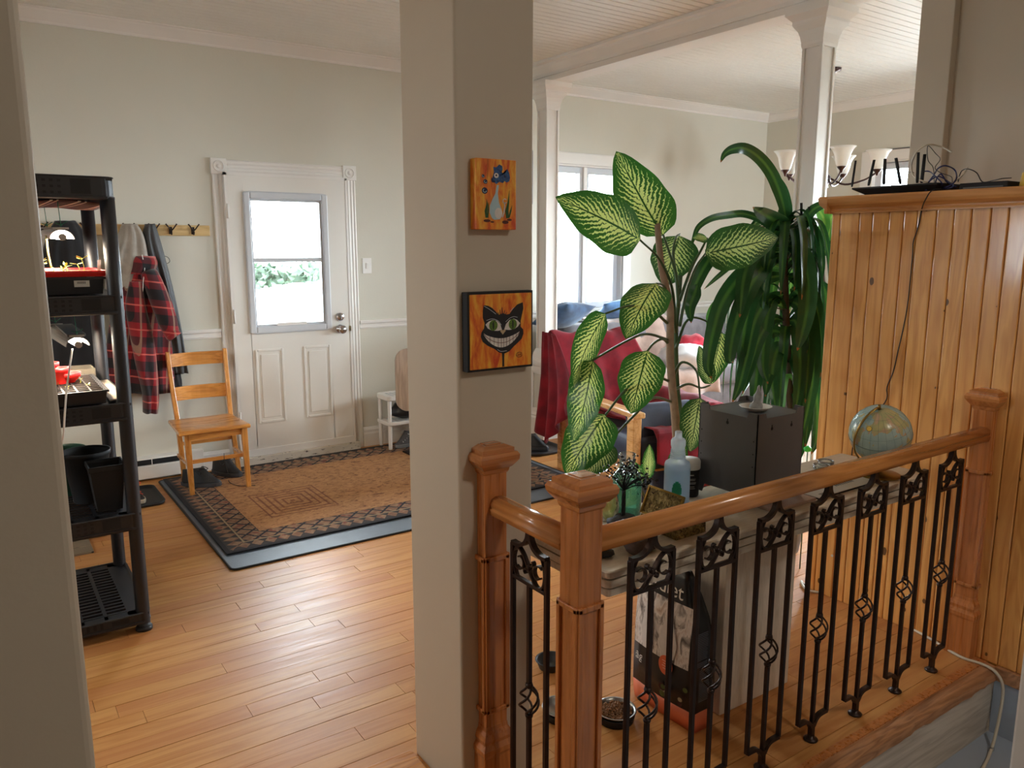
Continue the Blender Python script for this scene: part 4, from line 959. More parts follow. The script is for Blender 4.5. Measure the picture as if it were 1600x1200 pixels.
m = MB()
for i in range(N_): shape(m, [topc[i], topc[i + 1], botc[i + 1], botc[i]], F, 0.0010)
teeth = obj('grin', m, P_wht, t, fix=False)
m = MB()
for i in (3, 5, 7, 8.6, 9.8, 11.2, 12.8, 14.6, 16.2):
    j = int(i); f_ = i - j; a = tuple(topc[j][k] * (1 - f_) + topc[j + 1][k] * f_ for k in (0, 1)); b = tuple(botc[j][k] * (1 - f_) + botc[j + 1][k] * f_ for k in (0, 1))
    strips(m, [a, b], 6, F, 0.0013)
obj('tooth_lines', m, P_blk, teeth, fix=False)['kind'] = 'stuff'
m = MB(); strips(m, [((a[0] + b[0]) / 2, (a[1] + b[1]) / 2) for a, b in zip(topc, botc)], 7, F, 0.0014); obj('bite_line', m, P_red, teeth, fix=False)
m = MB(); shape(m, [(508, 590), (525, 572), (548, 584), (572, 570), (588, 590), (545, 642)], F, 0.0012); obj('nose', m, flat('tan', S(190, 165, 130)), t, fix=False)
m = MB()
for pts in ([(320, 435), (400, 418), (480, 450), (525, 510)], [(585, 470), (640, 425), (700, 405), (752, 418)], [(290, 240), (360, 285), (450, 355)], [(470, 840), (520, 872), (600, 868)], [(650, 330), (700, 280)]): strips(m, bez([(a, b, 0) for a, b in pts], 4), 6, F, 0.0013)
obj('highlights', m, flat('pale_line', S(190, 196, 205)), t, fix=False)['kind'] = 'stuff'
# blue fish on a white cat
x0, x1, z0, z1 = 1.056, 1.177, 1.606, 1.779
t, yf = canvas('small orange painting of a blue fish on a white cat, above the grinning cat painting', 'fish_painting', x0, x1, z0, z1, 0.028)
F = lambda x, y: (x0 + (x - 215) / 535 * (x1 - x0), yf, z1 - (y - 150) / 960 * (z1 - z0))
m = MB()
fish = [(430, 400), (450, 330), (440, 260), (480, 262), (520, 220), (560, 240), (565, 290), (545, 310), (575, 350), (600, 330), (628, 275), (650, 320), (665, 390), (655, 440), (620, 460), (590, 440), (570, 470), (520, 455), (480, 490), (450, 460), (415, 450)]
for a in range(len(fish)): shape(m, [(520, 380), fish[a], fish[(a + 1) % len(fish)]], F, 0.0006)
obj('fish', m, P_blue, t, fix=False)
m = MB(); shape(m, [(418, 400), (440, 440), (470, 455), (455, 470), (420, 465), (412, 430)], F, 0.0009); shape(m, [(590, 350), (610, 380), (600, 400), (580, 385)], F, 0.0009); obj('fish_shadow', m, P_dblue, t, fix=False)
m = MB(); shape(m, ell(480, 372, 30, 34), F, 0.0010); e = obj('fish_eye', m, P_wht, t, fix=False)
m = MB(); shape(m, ell(478, 370, 11, 14), F, 0.0013); obj('pupil', m, P_blk, e, fix=False)
for bx_, by_, r_ in ((307, 388, 20), (337, 462, 27), (327, 583, 38)):
    m = MB(); shape(m, ell(bx_, by_, r_, r_ * 1.15), F, 0.0006); b = obj('bubble', m, P_dblue, t, fix=False)
    m = MB(); strips(m, ell(bx_, by_, r_ * 0.55, r_ * 0.6, 14, 0, 4.6), r_ * 0.2, F, 0.0009); obj('bubble_swirl', m, P_lblue, b, fix=False)
m = MB()
body = [(485, 500), (515, 500), (500, 610), (515, 740), (550, 830), (560, 900), (530, 965), (450, 975), (420, 950), (390, 880), (395, 780), (430, 690), (465, 620)]
for a in range(len(body)): shape(m, [(470, 820), body[a], body[(a + 1) % len(body)]], F, 0.0006)
obj('white_cat', m, P_lblue, t, fix=False)
m = MB(); shape(m, ell(508, 885, 52, 75), F, 0.0009); strips(m, [(560, 940), (580, 880), (592, 780), (585, 730)], 14, F, 0.0009); strips(m, ell(592, 715, 26, 30, 14, 0.5, 6.0), 12, F, 0.0009); obj('haunch_and_tail', m, P_wht, t, fix=False)
m = MB()
for pts, w_ in (([(350, 950), (340, 860), (358, 770), (352, 700)], [30, 34, 22, 4]), ([(365, 950), (372, 840), (380, 740)], [14, 18, 3]), ([(632, 950), (620, 850), (640, 740), (655, 565)], [40, 44, 24, 3]), ([(650, 940), (672, 850), (692, 770)], [18, 20, 3])):
    strips(m, pts, w_, F, 0.0008)
obj('water_weed', m, P_leaf, t, fix=False)['kind'] = 'stuff'
m = MB(); shape(m, ell(355, 990, 46, 20), F, 0.0007); shape(m, ell(600, 1005, 44, 24), F, 0.0007); shape(m, ell(655, 972, 34, 16), F, 0.0007); shape(m, ell(425, 1005, 26, 12), F, 0.0007); obj('pebbles', m, flat('umber', S(90, 40, 30)), t, fix=False)
m = MB(); strips(m, [(370, 155), (368, 300), (360, 420)], 4, F, 0.0007); obj('fishing_line', m, flat('olive', S(120, 90, 30)), t, fix=False)
# ================================================================== SHELVING RACK
RX0, RX1, RY0, RY1 = -0.40, 0.492, 3.335, 3.985
rk = thing('shelving_rack', 'tall black plastic shelving rack with seed trays at the left', 'shelving rack', ((RX0 + RX1) / 2, (RY0 + RY1) / 2, 0))
levels = [(0.035, 0.085), (0.439, 0.511), (0.890, 0.962), (1.307, 1.381), (1.735, 1.820)]
for px_ in (RX0 + 0.04, RX1 - 0.03):
    for py_ in (RY0 + 0.03, RY1 - 0.03):
        m = MB(); zs = [(0.0, 0.035)] + [(levels[i][1] - 0.01, levels[i + 1][0] + 0.01) for i in range(4)]
        pm = [(0.033, 0.0), (0.033, 0.012), (0.027, 0.02)]
        for i, (a, b) in enumerate(zs):
            r = 0.027 if i else 0.026
            pm += [(r, a if i else 0.02), (r, b)]
        obj('post', MB().lathe(pm, (px_, py_, 0), 20), M['blackp'], rk)
for li, (a, b) in enumerate(levels):
    m = MB()
    m.loft([[(x, y, z) for x, y, _ in rrect(RX0 + i, RX1 - i, RY0 + i, RY1 - i, 0.045, 0)] for i, z in ((0.004, a), (0, a + 0.004), (0, a + 0.012), (0.004, a + 0.014), (0.004, b - 0.006), (0.0, b - 0.004), (0.002, b), (0.010, b), (0.018, b - 0.006), (0.018, a), (0.004, a))], cap=False, smooth=False)
    sh = obj('shelf', m, M['blackp'], rk, fix=False)
    # openwork deck: long ribs and short cross bars
    dk = MB(); zt = b - 0.004; zb = zt - 0.010
    x = RX1 - 0.085; dk.bx(x, RX1 - 0.012, RY0 + 0.01, RY1 - 0.01, zb, zt); kc = 0
    while x > RX0 + 0.06:
        w0 = x - 0.072; dk.bx(w0 - 0.014, w0, RY0 + 0.01, RY1 - 0.01, zb, zt); y = RY0 + 0.06
        while y < RY1 - 0.05: dk.bx(w0, x, y, y + 0.013, zb, zt); y += 0.033
        x = w0 - 0.014; kc += 1
        if kc % 2 == 0: dk.bx(x - 0.050, x - 0.036, RY0 + 0.01, RY1 - 0.01, zb, zt); x -= 0.036 + 0.014
    dk.bx(RX0 + 0.01, RX1 - 0.01, RY0 + 0.008, RY0 + 0.055, zb, zt).bx(RX0 + 0.01, RX1 - 0.01, RY1 - 0.05, RY1 - 0.008, zb, zt)
    d_ = obj('deck_grid', dk, M['blackp'], sh, fix=False); d_['kind'] = 'stuff'
    # perforated front apron: rows of small dark holes
    hp = MB()
    for i in range(26):
        for j in range(3):
            x = RX0 + 0.10 + i * 0.024; z = a + 0.018 + j * (b - a - 0.03) / 2.6
            hp.bx(x, x + 0.011, RY0 + 0.0030, RY0 + 0.0042, z, z + 0.009)
    hh = obj('apron_holes', hp, M['black'], sh, fix=False); hh['kind'] = 'stuff'
    obj('corner_slot', MB().bx(RX1 - 0.15, RX1 - 0.085, RY0 + 0.0030, RY0 + 0.0042, a + 0.02, b - 0.012), M['black'], sh)
# striped cloth slung on the top shelf
t_ = NT('striped_cloth'); sx_ = t_.xyz(t_.coord('World'))[0]; sy_ = t_.xyz(t_.coord('World'))[1]
fr_ = t_.math('FRACT', t_.math('MULTIPLY', t_.math('ADD', sx_, t_.math('MULTIPLY', sy_, 0.15)), 11.0))
M['stripe'] = t_.set(t_.ramp(fr_, [(0.0, S(60, 28, 30)), (0.55, S(60, 28, 30)), (0.56, S(196, 176, 160)), (0.66, S(196, 176, 160)), (0.67, S(60, 28, 30)), (0.8, S(60, 28, 30)), (0.81, S(180, 160, 148)), (0.88, S(70, 30, 32))], 'CONSTANT'), 0.9)
sc_ = obj('striped_cloth', MB().grid(lambda u, v: (RX0 + 0.05 + u * 0.81, RY0 + 0.03 + v * 0.61, 1.728 - 0.012 * math.sin(v * PI) - 0.004 * math.sin(u * 21)), 40, 8), M['stripe'], thick=0.004)
tag(sc_, 'maroon and white striped cloth stretched under the top shelf of the rack', 'cloth')
# grow lights with string
M['tube_on'] = emit('lit_tube', (1.0, 0.86, 0.66, 1), 200.0)
M['alu'] = plain('aluminium', S(190, 180, 172), 0.35, 0.8, var=0.06)
M['string'] = plain('green_string', S(28, 92, 62), 0.8)
def grow_light(name, label, A_, B_, ztop, tilt=0):
    A_, B_ = Vector(A_), Vector(B_)
    t = thing(name, label, 'grow light', tuple(A_), 'grow lights hanging in the rack')
    d_ = (B_ - A_).normalized(); s_ = d_.cross(Vector((0, 0, 1))).normalized(); up = s_.cross(d_)
    w_ = 0.042
    prof = [(w_ * math.cos(a), w_ * 0.85 * math.sin(a)) for a in [PI * i / 12 for i in range(13)]]
    inner = [(x * 0.93, z * 0.93) for x, z in reversed(prof)]
    obj('reflector', MB().prism(prof + inner, A_, s_, up, B_ - A_), M['alu'], t)
    obj('lit_tube', MB().tube([A_ + up * 0.012 + d_ * 0.006, B_ + up * 0.012 - d_ * 0.006], 0.014, 14), M['tube_on'], t)
    for q in (A_, B_):
        obj('end_bracket', MB().box(q + up * 0.040 + d_ * (0.01 if q is A_ else -0.01), (0.05, 0.022, 0.007)).lathe([(0.013, 0), (0.013, 0.02)], q + up * 0.008 - d_ * 0.004, 12, tilt=Matrix.Rotation(PI / 2, 3, 'X')), M['alu'], t)
        p = q + up * 0.044
        sg = MB().tube([p, (p.x - 0.004, p.y, ztop)], 0.0014, 5).tube(bez([p + Vector((-0.018, 0, 0.016)), p + Vector((0, 0, 0.01)), p + Vector((0.022, 0, 0.022))], 4), 0.0016, 5).lathe([(0.001, 0), (0.005, 0.004), (0.001, 0.010)], p + Vector((0, 0, 0.004)), 8)
        obj('hanging_string', sg, M['string'], t)
    return t
grow_light('grow_light', 'lit grow light hanging by green string under the top shelf of the rack', (0.305, 3.40, 1.590), (0.30, 3.92, 1.60), 1.735)
g2 = grow_light('grow_light', 'lit grow light with silver housing hanging over the lower red pots', (0.325, 3.42, 1.185), (0.295, 3.92, 1.19), 1.31)
obj('housing', MB().bx(0.292, 0.356, 3.43, 3.90, 1.222, 1.232), M['charcoal'], g2, bevel=0.002)
cb_ = obj('power_cord', MB().tube(bez([at(113, 545, 3.42), at(108, 580, 3.38), at(104, 610, 3.34), at(101, 650, 3.30), at(99, 680, 3.30), at(93, 702, 3.32)], 8), 0.0035, 7), plain('cord_white', S(214, 204, 196), 0.5))
tag(cb_, 'white power cord hanging in front of the rack from the lower grow light', 'cord')
# seed trays and pots
def tray(name, label, x0, x1, y0, y1, z, h, mat, soil=None, cat='tray'):
    t = thing(name, label, cat, ((x0 + x1) / 2, (y0 + y1) / 2, z))
    m = MB(); k = 0.010
    R0 = [(x0 + k, y0 + k), (x1 - k, y0 + k), (x1 - k, y1 - k), (x0 + k, y1 - k)]
    def ring(i, zz): return [(x0 + i, y0 + i, zz), (x1 - i, y0 + i, zz), (x1 - i, y1 - i, zz), (x0 + i, y1 - i, zz)]
    m.loft([ring(k, z + 0.002), ring(0.004, z + h - 0.008), ring(-0.004, z + h - 0.008), ring(-0.004, z + h), ring(0.002, z + h), ring(0.007, z + h - 0.006), ring(k + 0.003, z + 0.006)], cap=False, smooth=False)
    m.add(ring(k, z + 0.002), [(0, 1, 2, 3)])
    obj('tray_body', m, mat, t, fix=False)
    if soil: obj('soil', MB().grid(lambda u, v: (x0 + 0.006 + u * (x1 - x0 - 0.012), y0 + 0.006 + v * (y1 - y0 - 0.012), z + h - 0.010 + 0.005 * mnoise.noise(Vector((u * 14, v * 30, 3)))), 14, 30), soil, t)
    return t
M['soil'] = plain('soil', S(96, 66, 46), 0.95, var=0.4, scale=70, bump=0.8, bscale=120)
t = tray('seed_tray', 'deep black plastic tub with a white sticker on the third shelf up of the rack', 0.0, 0.436, 3.40, 3.90, 1.382, 0.066, M['blackp'])
obj('sticker', MB().bx(0.330, 0.382, 3.4015, 3.4030, 1.412, 1.436), M['label_w'], t)
ms = MB()
for i in range(9): ms.bx(0.341 + i * 0.0033, 0.3425 + i * 0.0033, 3.4010, 3.4016, 1.424, 1.432)
obj('barcode', ms, M['black'], t, fix=False)
t = tray('seedling_tray', 'red seedling tray resting on the black tub, under the top grow light', 0.02, 0.446, 3.385, 3.88, 1.449, 0.024, M['red'], M['soil'])
M['sprout'] = (lambda q: q.set(S(176, 182, 70), 0.5))(NT('sprout_leaf'))
def sprout(x, y, z, h, n, s_, par, seed):
    random.seed(seed); m = MB(); tip = Vector((x + random.uniform(-0.01, 0.01), y, z + h))
    m.tube([(x, y, z), ((x + tip.x) / 2 + 0.003, y, z + h / 2), tip], 0.0018, 5)
    for k in range(n):
        a = 2 * PI * k / n + seed; d_ = Vector((math.cos(a), math.sin(a) * 0.6, random.uniform(0.1, 0.8))).normalized(); w_ = Vector((-d_.y, d_.x, 0)) * s_ * 0.35
        m.add([tip, tip + d_ * s_ * 0.5 + w_, tip + d_ * s_, tip + d_ * s_ * 0.5 - w_], [(0, 1, 2, 3)])
    return obj('sprout', m, M['sprout'], par, fix=False)
for i, (x, y, h, n, s_) in enumerate(((0.372, 3.44, 0.05, 5, 0.034), (0.362, 3.50, 0.03, 4, 0.03), (0.30, 3.46, 0.012, 4, 0.02), (0.27, 3.50, 0.012, 3, 0.018), (0.235, 3.43, 0.045, 4, 0.026), (0.33, 3.60, 0.02, 4, 0.026), (0.25, 3.62, 0.03, 4, 0.028), (0.18, 3.5, 0.03, 4, 0.028))): sprout(x, y, 1.465, h, n, s_, t, i + 3)
def marker(x, y, z, h, mat, lab, tilt=0.1):
    o = obj('plant_marker', MB().prism([(-0.006, 0), (0.006, 0), (0.006, h), (-0.006, h)], (x, y, z), (1, 0, 0), (tilt, 0, 1), (0, 0.001, 0)), mat); tag(o, lab, 'plant marker'); return o
marker(0.424, 3.46, 1.457, 0.055, M['label_w'], 'white plant marker at the right end of the red seedling tray')
st_ = obj('plant_stake', MB().tube(bez([at(80, 418, 3.5), at(75, 395, 3.5), at(72, 368, 3.5)], 5), 0.004, 7), plain('yellow_stake', S(214, 200, 130), 0.5))
tag(st_, 'curved yellow stake standing in the red seedling tray', 'stake')
# plug tray
t = tray('plug_tray', 'long black plug tray of seedlings on the middle shelf of the rack', 0.02, 0.405, 3.345, 3.80, 0.9635, 0.055, M['blackp'], plain('pale_peat', S(190, 148, 112), 0.95, var=0.35, scale=60))
gr_ = MB()
for i in range(9): gr_.bx(0.028 + i * 0.0455, 0.034 + i * 0.0455, 3.35, 3.795, 1.010, 1.0175)
for j in range(11): gr_.bx(0.022, 0.403, 3.352 + j * 0.0437, 3.358 + j * 0.0437, 1.010, 1.0175)
g_ = obj('cell_grid', gr_, M['blackp'], t, fix=False); g_['kind'] = 'stuff'
for i in range(10): sprout(0.12 + 0.027 * i, 3.40 + 0.035 * ((i * 7) % 10), 1.008, 0.012 + 0.004 * (i % 3), 3, 0.013, t, 30 + i)
def pot(name, label, c, r0, r1, h, mat, par=None, n=28, square=False, group=None):
    t = thing(name, label, 'pot', c, group)
    if square:
        k = 1.0
        R = lambda r, z: [(c[0] + sx * r, c[1] + sy * r, c[2] + z) for sx, sy in ((-1, -1), (1, -1), (1, 1), (-1, 1))]
        m = MB().loft([R(r0, 0), R(r1, h - 0.02), R(r1 + 0.005, h - 0.02), R(r1 + 0.005, h), R(r1, h), R(r1 - 0.003, h - 0.01), R(r0 - 0.003, 0.003)], smooth=False)
    else: m = MB().lathe([(r0, 0), (r1, h - 0.018), (r1 + 0.004, h - 0.018), (r1 + 0.006, h), (r1 + 0.001, h), (r1 - 0.003, h - 0.02), (r0 - 0.004, 0.004), (0.001, 0.004)], c, n)
    obj('pot_wall', m, mat, t, fix=False)
    return t
for i, (x, y, z) in enumerate(((0.285, 3.60, 1.019), (0.315, 3.62, 1.019), (0.255, 3.66, 1.019))):
    pot('red_pot', ['red plastic pot under the lower grow light, at the front', 'low red plastic pot to the right of the other red pots', 'red plastic pot at the back left under the lower grow light'][i], (x - 0.02, y, z), 0.026, 0.034 if i != 1 else 0.045, [0.065, 0.04, 0.08][i], M['red'], group='red pots on the plug tray')
marker(0.232, 3.62, 1.05, 0.085, M['label_w'], 'white plant marker standing in the left red pot', -0.15)
dm = thing('clear_tray', 'clear plastic tray behind the plug tray on the middle shelf', 'tray', (0.33, 3.87, 0.963))
obj('clear_shell', MB().bx(0.10, 0.42, 3.815, 3.82, 0.963, 1.04).bx(0.10, 0.42, 3.955, 3.96, 0.963, 1.04).bx(0.10, 0.105, 3.82, 3.955, 0.963, 1.04).bx(0.415, 0.42, 3.82, 3.955, 0.963, 1.04), glass('cloudy_tray', (0.9, 0.88, 0.84, 1), 0.3, 0.2, 0.18, S(214, 200, 180)), dm)
shp = obj('clear_sheet', MB().bx(0.415, 0.478, 3.40, 3.93, 0.963, 0.969), plain('cloudy_sheet', S(176, 160, 144), 0.35)); tag(shp, 'cloudy plastic sheet lying beside the plug tray on the rack', 'plastic sheet')
pot('square_pot', 'square black plant pot on the second lowest shelf of the rack', (0.385, 3.47, 0.512), 0.045, 0.062, 0.19, M['black'], square=True)
pot('round_pot', 'round black plant pot behind the square black pot', (0.335, 3.62, 0.512), 0.062, 0.088, 0.215, M['black'])
pot('green_pot', 'dark green plant pot behind the round black pot', (0.27, 3.78, 0.512), 0.055, 0.075, 0.20, plain('dark_green_plastic', S(22, 70, 52), 0.5))
ro_ = obj('foil_roll', MB().tube([(0.02, 3.40, 0.118), (0.215, 3.40, 0.118)], 0.034, 18), plain('silver_foil', S(150, 158, 160), 0.35, 0.6, var=0.2, scale=30)); tag(ro_, 'roll of silver sheeting lying on the lowest shelf of the rack', 'roll')
for i, (x, lab) in enumerate(((0.42, 'pale felt slipper behind the rack, left of its twin'), (0.475, 'pale felt slipper behind the rack, right of its twin'))):
    s2 = obj('felt_slipper', rock((x, 4.72, 0.035), 0.024, 0.12, 0.04, 30 + i), cloth('felt%d' % i, S(176, 158, 136))); tag(s2, lab, 'slipper', 'slippers behind the rack')
mt_ = obj('door_mat', MB().bx(0.02, 0.40, 4.40, 4.98, 0.001, 0.01), (lambda q: q.set(q.ramp(q.math('FRACT', q.math('MULTIPLY', q.math('ADD', q.xyz(q.coord('World'))[0], q.math('ABSOLUTE', q.math('SUBTRACT', q.math('FRACT', q.math('MULTIPLY', q.xyz(q.coord('World'))[1], 5.0)), 0.5))), 9.0)), [(0.0, S(60, 46, 34)), (0.2, S(60, 46, 34)), (0.22, S(134, 114, 90))], 'CONSTANT'), 0.95))(NT('chevron_mat'))); tag(mt_, 'brown chevron patterned mat on the floor behind the rack', 'mat')
# ================================================================== ENTRANCE: heater, coats, chair, rug, shoes
ht = thing('baseboard_heater', 'low white electric baseboard heater with a black slot left of the door', 'heater', (0.4, 5.60, 0))
obj('heater_case', MB().prism([(0, 0.022), (0.062, 0.022), (0.062, 0.105), (0.052, 0.112), (0.030, 0.118), (0.030, 0.150), (0.060, 0.152), (0.055, 0.162), (0, 0.168)], (-0.9, YB, 0), (0, -1, 0), (0, 0, 1), (2.13, 0, 0)), M['white'], ht)
obj('dark_slot', MB().bx(-0.88, 1.21, 5.592, 5.619, 0.116, 0.152), M['black'], ht)
for x in (-0.2, 0.35, 0.90): obj('slot_clip', MB().bx(x, x + 0.005, 5.590, 5.60, 0.112, 0.152), M['white'], ht)
obj('end_cap', MB().bx(1.10, 1.236, 5.585, YB, 0.0, 0.17), M['white'], ht, bevel=0.004)
hk = thing('coat_rack', 'pale wooden board with dark metal coat hooks on the back wall', 'coat rack', (0.9, YB, 1.67))
obj('rack_board', MB().bx(-0.4, 1.387, 5.630, YB - 0.0005, 1.632, 1.702), woodmat('rack_wood', S(222, 190, 134), S(196, 160, 104), 'X', 0.4, 0.5), hk, bevel=0.004)
for x in (-0.1, 0.14, 0.40, 0.64, 0.88, 1.03, 1.135, 1.275):
    h_ = MB()
    h_.bx(x - 0.010, x + 0.010, 5.622, 5.631, 1.642, 1.690)
    for sg in (-1, 1): h_.tube(bez([(x, 5.622, 1.668), (x + sg * 0.008, 5.60, 1.672), (x + sg * 0.022, 5.590, 1.692), (x + sg * 0.034, 5.592, 1.708)], 4), [0.0045] * 12 + [0.006], 6)
    h_.tube(bez([(x, 5.622, 1.652), (x, 5.603, 1.640), (x, 5.592, 1.652)], 4), 0.0042, 6)
    obj('coat_hook', h_, M['iron'], hk)
sw = thing('light_switch', 'white light switch plate on the wall right of the door', 'light switch', (2.534, YB, 1.36))
obj('switch_plate', MB().bx(2.497, 2.571, YB - 0.006, YB - 0.0005, 1.358, 1.474), M['white'], sw, bevel=0.002)
obj('toggle', MB().box((2.534, YB - 0.009, 1.416), (0.022, 0.008, 0.045), Matrix.Rotation(0.12, 3, 'X')), M['white'], sw, bevel=0.002)
px_ = thing('acrylic_panel', 'clear panel with rounded corners on the wall behind the beige column', 'wall panel', (3.97, YB, 1.906))
def rr2(x0, x1, z0, z1, r, n=6): return [(x, z) for x, z, _ in rrect(x0, x1, z0, z1, r, 0, n)]
obj('panel_sheet', MB().prism(rr2(3.83, 4.092, 1.906, 2.388, 0.03), (0, YB - 0.014, 0), (1, 0, 0), (0, 0, 1), (0, 0.004, 0)), plain('frosted_panel', S(205, 214, 220), 0.25), px_)
obj('panel_rim', MB().tube([(x, YB - 0.014, z) for x, z in rr2(3.83, 4.092, 1.906, 2.388, 0.03)], 0.0035, 6, closed=True), plain('rim_grey', S(110, 104, 106), 0.4), px_)
# coats, each a hanging folded body
def garment(rows, yb, depth, folds=5, amp=0.012, seed=0, n=40):
    "rows of (pixel y, pixel x left, pixel x right); hangs against the wall at y=yb and bulges by depth"
    m = MB(); rings = []; P3 = []
    R = [(Vector((xl, y)), Vector((xr, y))) for y, xl, xr in rows]
    L = bez([(a.x, a.y, 0) for a, b in R], 4); Q = bez([(b.x, b.y, 0) for a, b in R], 4); K = len(L)
    for i in range(K):
        A_ = at(L[i].x, L[i].y, yb); B_ = at(Q[i].x, Q[i].y, yb); s_ = i / (K - 1); ring = []
        dd_ = depth * (0.55 + 0.45 * math.sin(min(1, s_ * 2.2) * PI / 2))
        for k in range(n):
            a = 2 * PI * k / n; c_ = math.cos(a); sn = math.sin(a); u = 0.5 + 0.5 * c_
            p = A_.lerp(B_, u)
            f_ = amp * s_ ** 0.5 * (math.sin(u * folds * 2 * PI + 2.2 * mnoise.noise(Vector((seed, s_ * 2.0, 1))) + seed) + 0.6 * math.sin(u * folds * 3.7 + s_ * 4 + seed * 2))
            yy = yb - (dd_ * max(sn, 0) ** 0.7 + (f_ if sn > 0 else 0)) if sn > 0 else yb + 0.010 * -sn
            ring.append((p.x, min(yy, YB - 0.004), p.z + 0.004 * mnoise.noise(Vector((u * 4, s_ * 3, seed)))))
        rings.append(ring)
    return m.loft(rings)
M['blackcoat'] = cloth('black_coat', S(26, 25, 28)); M['greycoat'] = cloth('grey_nylon', S(70, 70, 72), rough=0.55, sheen=0.1)
M['hood'] = cloth('grey_hoodie', S(168, 158, 146), bump=0.5)
t_ = NT('red_plaid'); v_ = t_.coord('World', (1, 1, 1), (0, math.radians(-8), 0)); X_, Y__, Z_ = t_.xyz(v_)[0], t_.xyz(v_)[1], t_.xyz(v_)[2]
def band_(co, fq, ph, lo, hi):
    q = t_.math('FRACT', t_.math('ADD', t_.math('MULTIPLY', co, fq), ph)); return t_.math('MULTIPLY', t_.math('GREATER_THAN', q, lo), t_.math('LESS_THAN', q, hi))
XX = t_.math('ADD', X_, t_.math('MULTIPLY', Y__, 0.7))
dk_ = t_.math('MULTIPLY', t_.math('ADD', band_(XX, 7.5, 0.1, 0.0, 0.42), band_(Z_, 6.5, 0.2, 0.0, 0.42)), 0.5)
col = t_.ramp(dk_, [(0.0, S(136, 16, 26)), (0.5, S(78, 18, 26)), (1.0, S(22, 18, 22))])
col = t_.mix(t_.math('MULTIPLY', band_(XX, 7.5, 0.1, 0.66, 0.76), 0.75), col, S(150, 120, 100))
col = t_.mix(t_.math('MULTIPLY', band_(Z_, 6.5, 0.2, 0.68, 0.74), 0.7), col, S(206, 96, 84))
t_.set(col, 0.95); t_.b.inputs['Sheen Weight'].default_value = 0.3; t_.bump(t_.noise(t_.coord('World'), 150, 2), 0.3, 0.002); M['plaid'] = t_.m
c1 = thing('black_coat', 'black coat hanging from the rack hook furthest left', 'coat', tuple(at(100, 350, 5.58)))
obj('coat_body', garment([(345, 85, 118), (370, 72, 135), (420, 62, 150), (500, 60, 160), (600, 62, 168), (640, 70, 168)], 5.60, 0.09, 4, 0.012, 2), M['blackcoat'], c1)
c2 = thing('grey_hoodie', 'pale grey hooded sweater hanging beneath the red plaid jacket', 'sweater', tuple(at(200, 350, 5.58)))
obj('hood', garment([(350, 190, 214), (368, 184, 224), (400, 172, 232), (430, 165, 238), (470, 160, 240)], 5.60, 0.11, 3, 0.016, 5), M['hood'], c2)
obj('drawstring', MB().tube(bez([at(222, 398, 5.47), at(226, 420, 5.45), at(224, 440, 5.42), at(223, 456, 5.42)], 5), 0.003, 6), M['label_w'], c2)
obj('hem', garment([(430, 222, 236), (470, 236, 250), (500, 244, 260)], 5.60, 0.06, 1, 0.004, 6), M['hood'], c2)
c3 = thing('plaid_jacket', 'red and black plaid flannel jacket hanging between sweater and dark coat', 'jacket', tuple(at(225, 402, 5.52)))
obj('jacket_body', garment([(404, 216, 238), (425, 200, 246), (470, 180, 256), (520, 168, 264), (570, 164, 270), (612, 168, 272)], 5.555, 0.10, 4, 0.016, 8), M['plaid'], c3)
obj('sleeve', garment([(440, 202, 222), (480, 196, 228), (530, 204, 240), (580, 214, 246), (618, 222, 248), (644, 223, 246)], 5.45, 0.07, 2, 0.008, 11), M['plaid'], c3)
obj('sleeve', MB().tube(bez([at(232, 425, 5.47), at(246, 458, 5.42), at(258, 490, 5.38), at(268, 518, 5.36), at(258, 522, 5.34)][:4] + [at(272, 525, 5.35)], 6), [0.05, 0.054, 0.056, 0.058, 0.058, 0.060, 0.06, 0.062, 0.062, 0.062, 0.062, 0.060, 0.06, 0.06, 0.06, 0.058, 0.055, 0.052, 0.05, 0.048, 0.048, 0.048, 0.048, 0.047, 0.045], 18), M['plaid'], c3)
obj('cuff', MB().tube([at(268, 520, 5.352), at(274, 527, 5.345)], [0.047, 0.046], 18), M['plaid'], c3)
obj('collar', garment([(400, 210, 242), (412, 204, 246), (428, 200, 240)], 5.52, 0.07, 2, 0.008, 4), M['plaid'], c3)
c4 = thing('dark_coat', 'dark grey nylon coat hanging nearest the door', 'coat', tuple(at(237, 352, 5.58)))
obj('coat_body', garment([(350, 226, 242), (375, 222, 250), (420, 232, 262), (470, 244, 274), (520, 252, 284), (560, 258, 290), (582, 262, 293)], 5.60, 0.07, 3, 0.012, 15), M['greycoat'], c4)
obj('coat_lining', garment([(570, 252, 280), (600, 258, 284), (612, 262, 282)], 5.60, 0.05, 3, 0.010, 19), M['blackcoat'], c4)
obj('hanger_loop', MB().tube(bez([at(250, 398, 5.58), at(262, 402, 5.57), at(265, 409, 5.57), at(258, 412, 5.57), at(252, 408, 5.57)], 5), 0.002, 5), M['black'], c4)
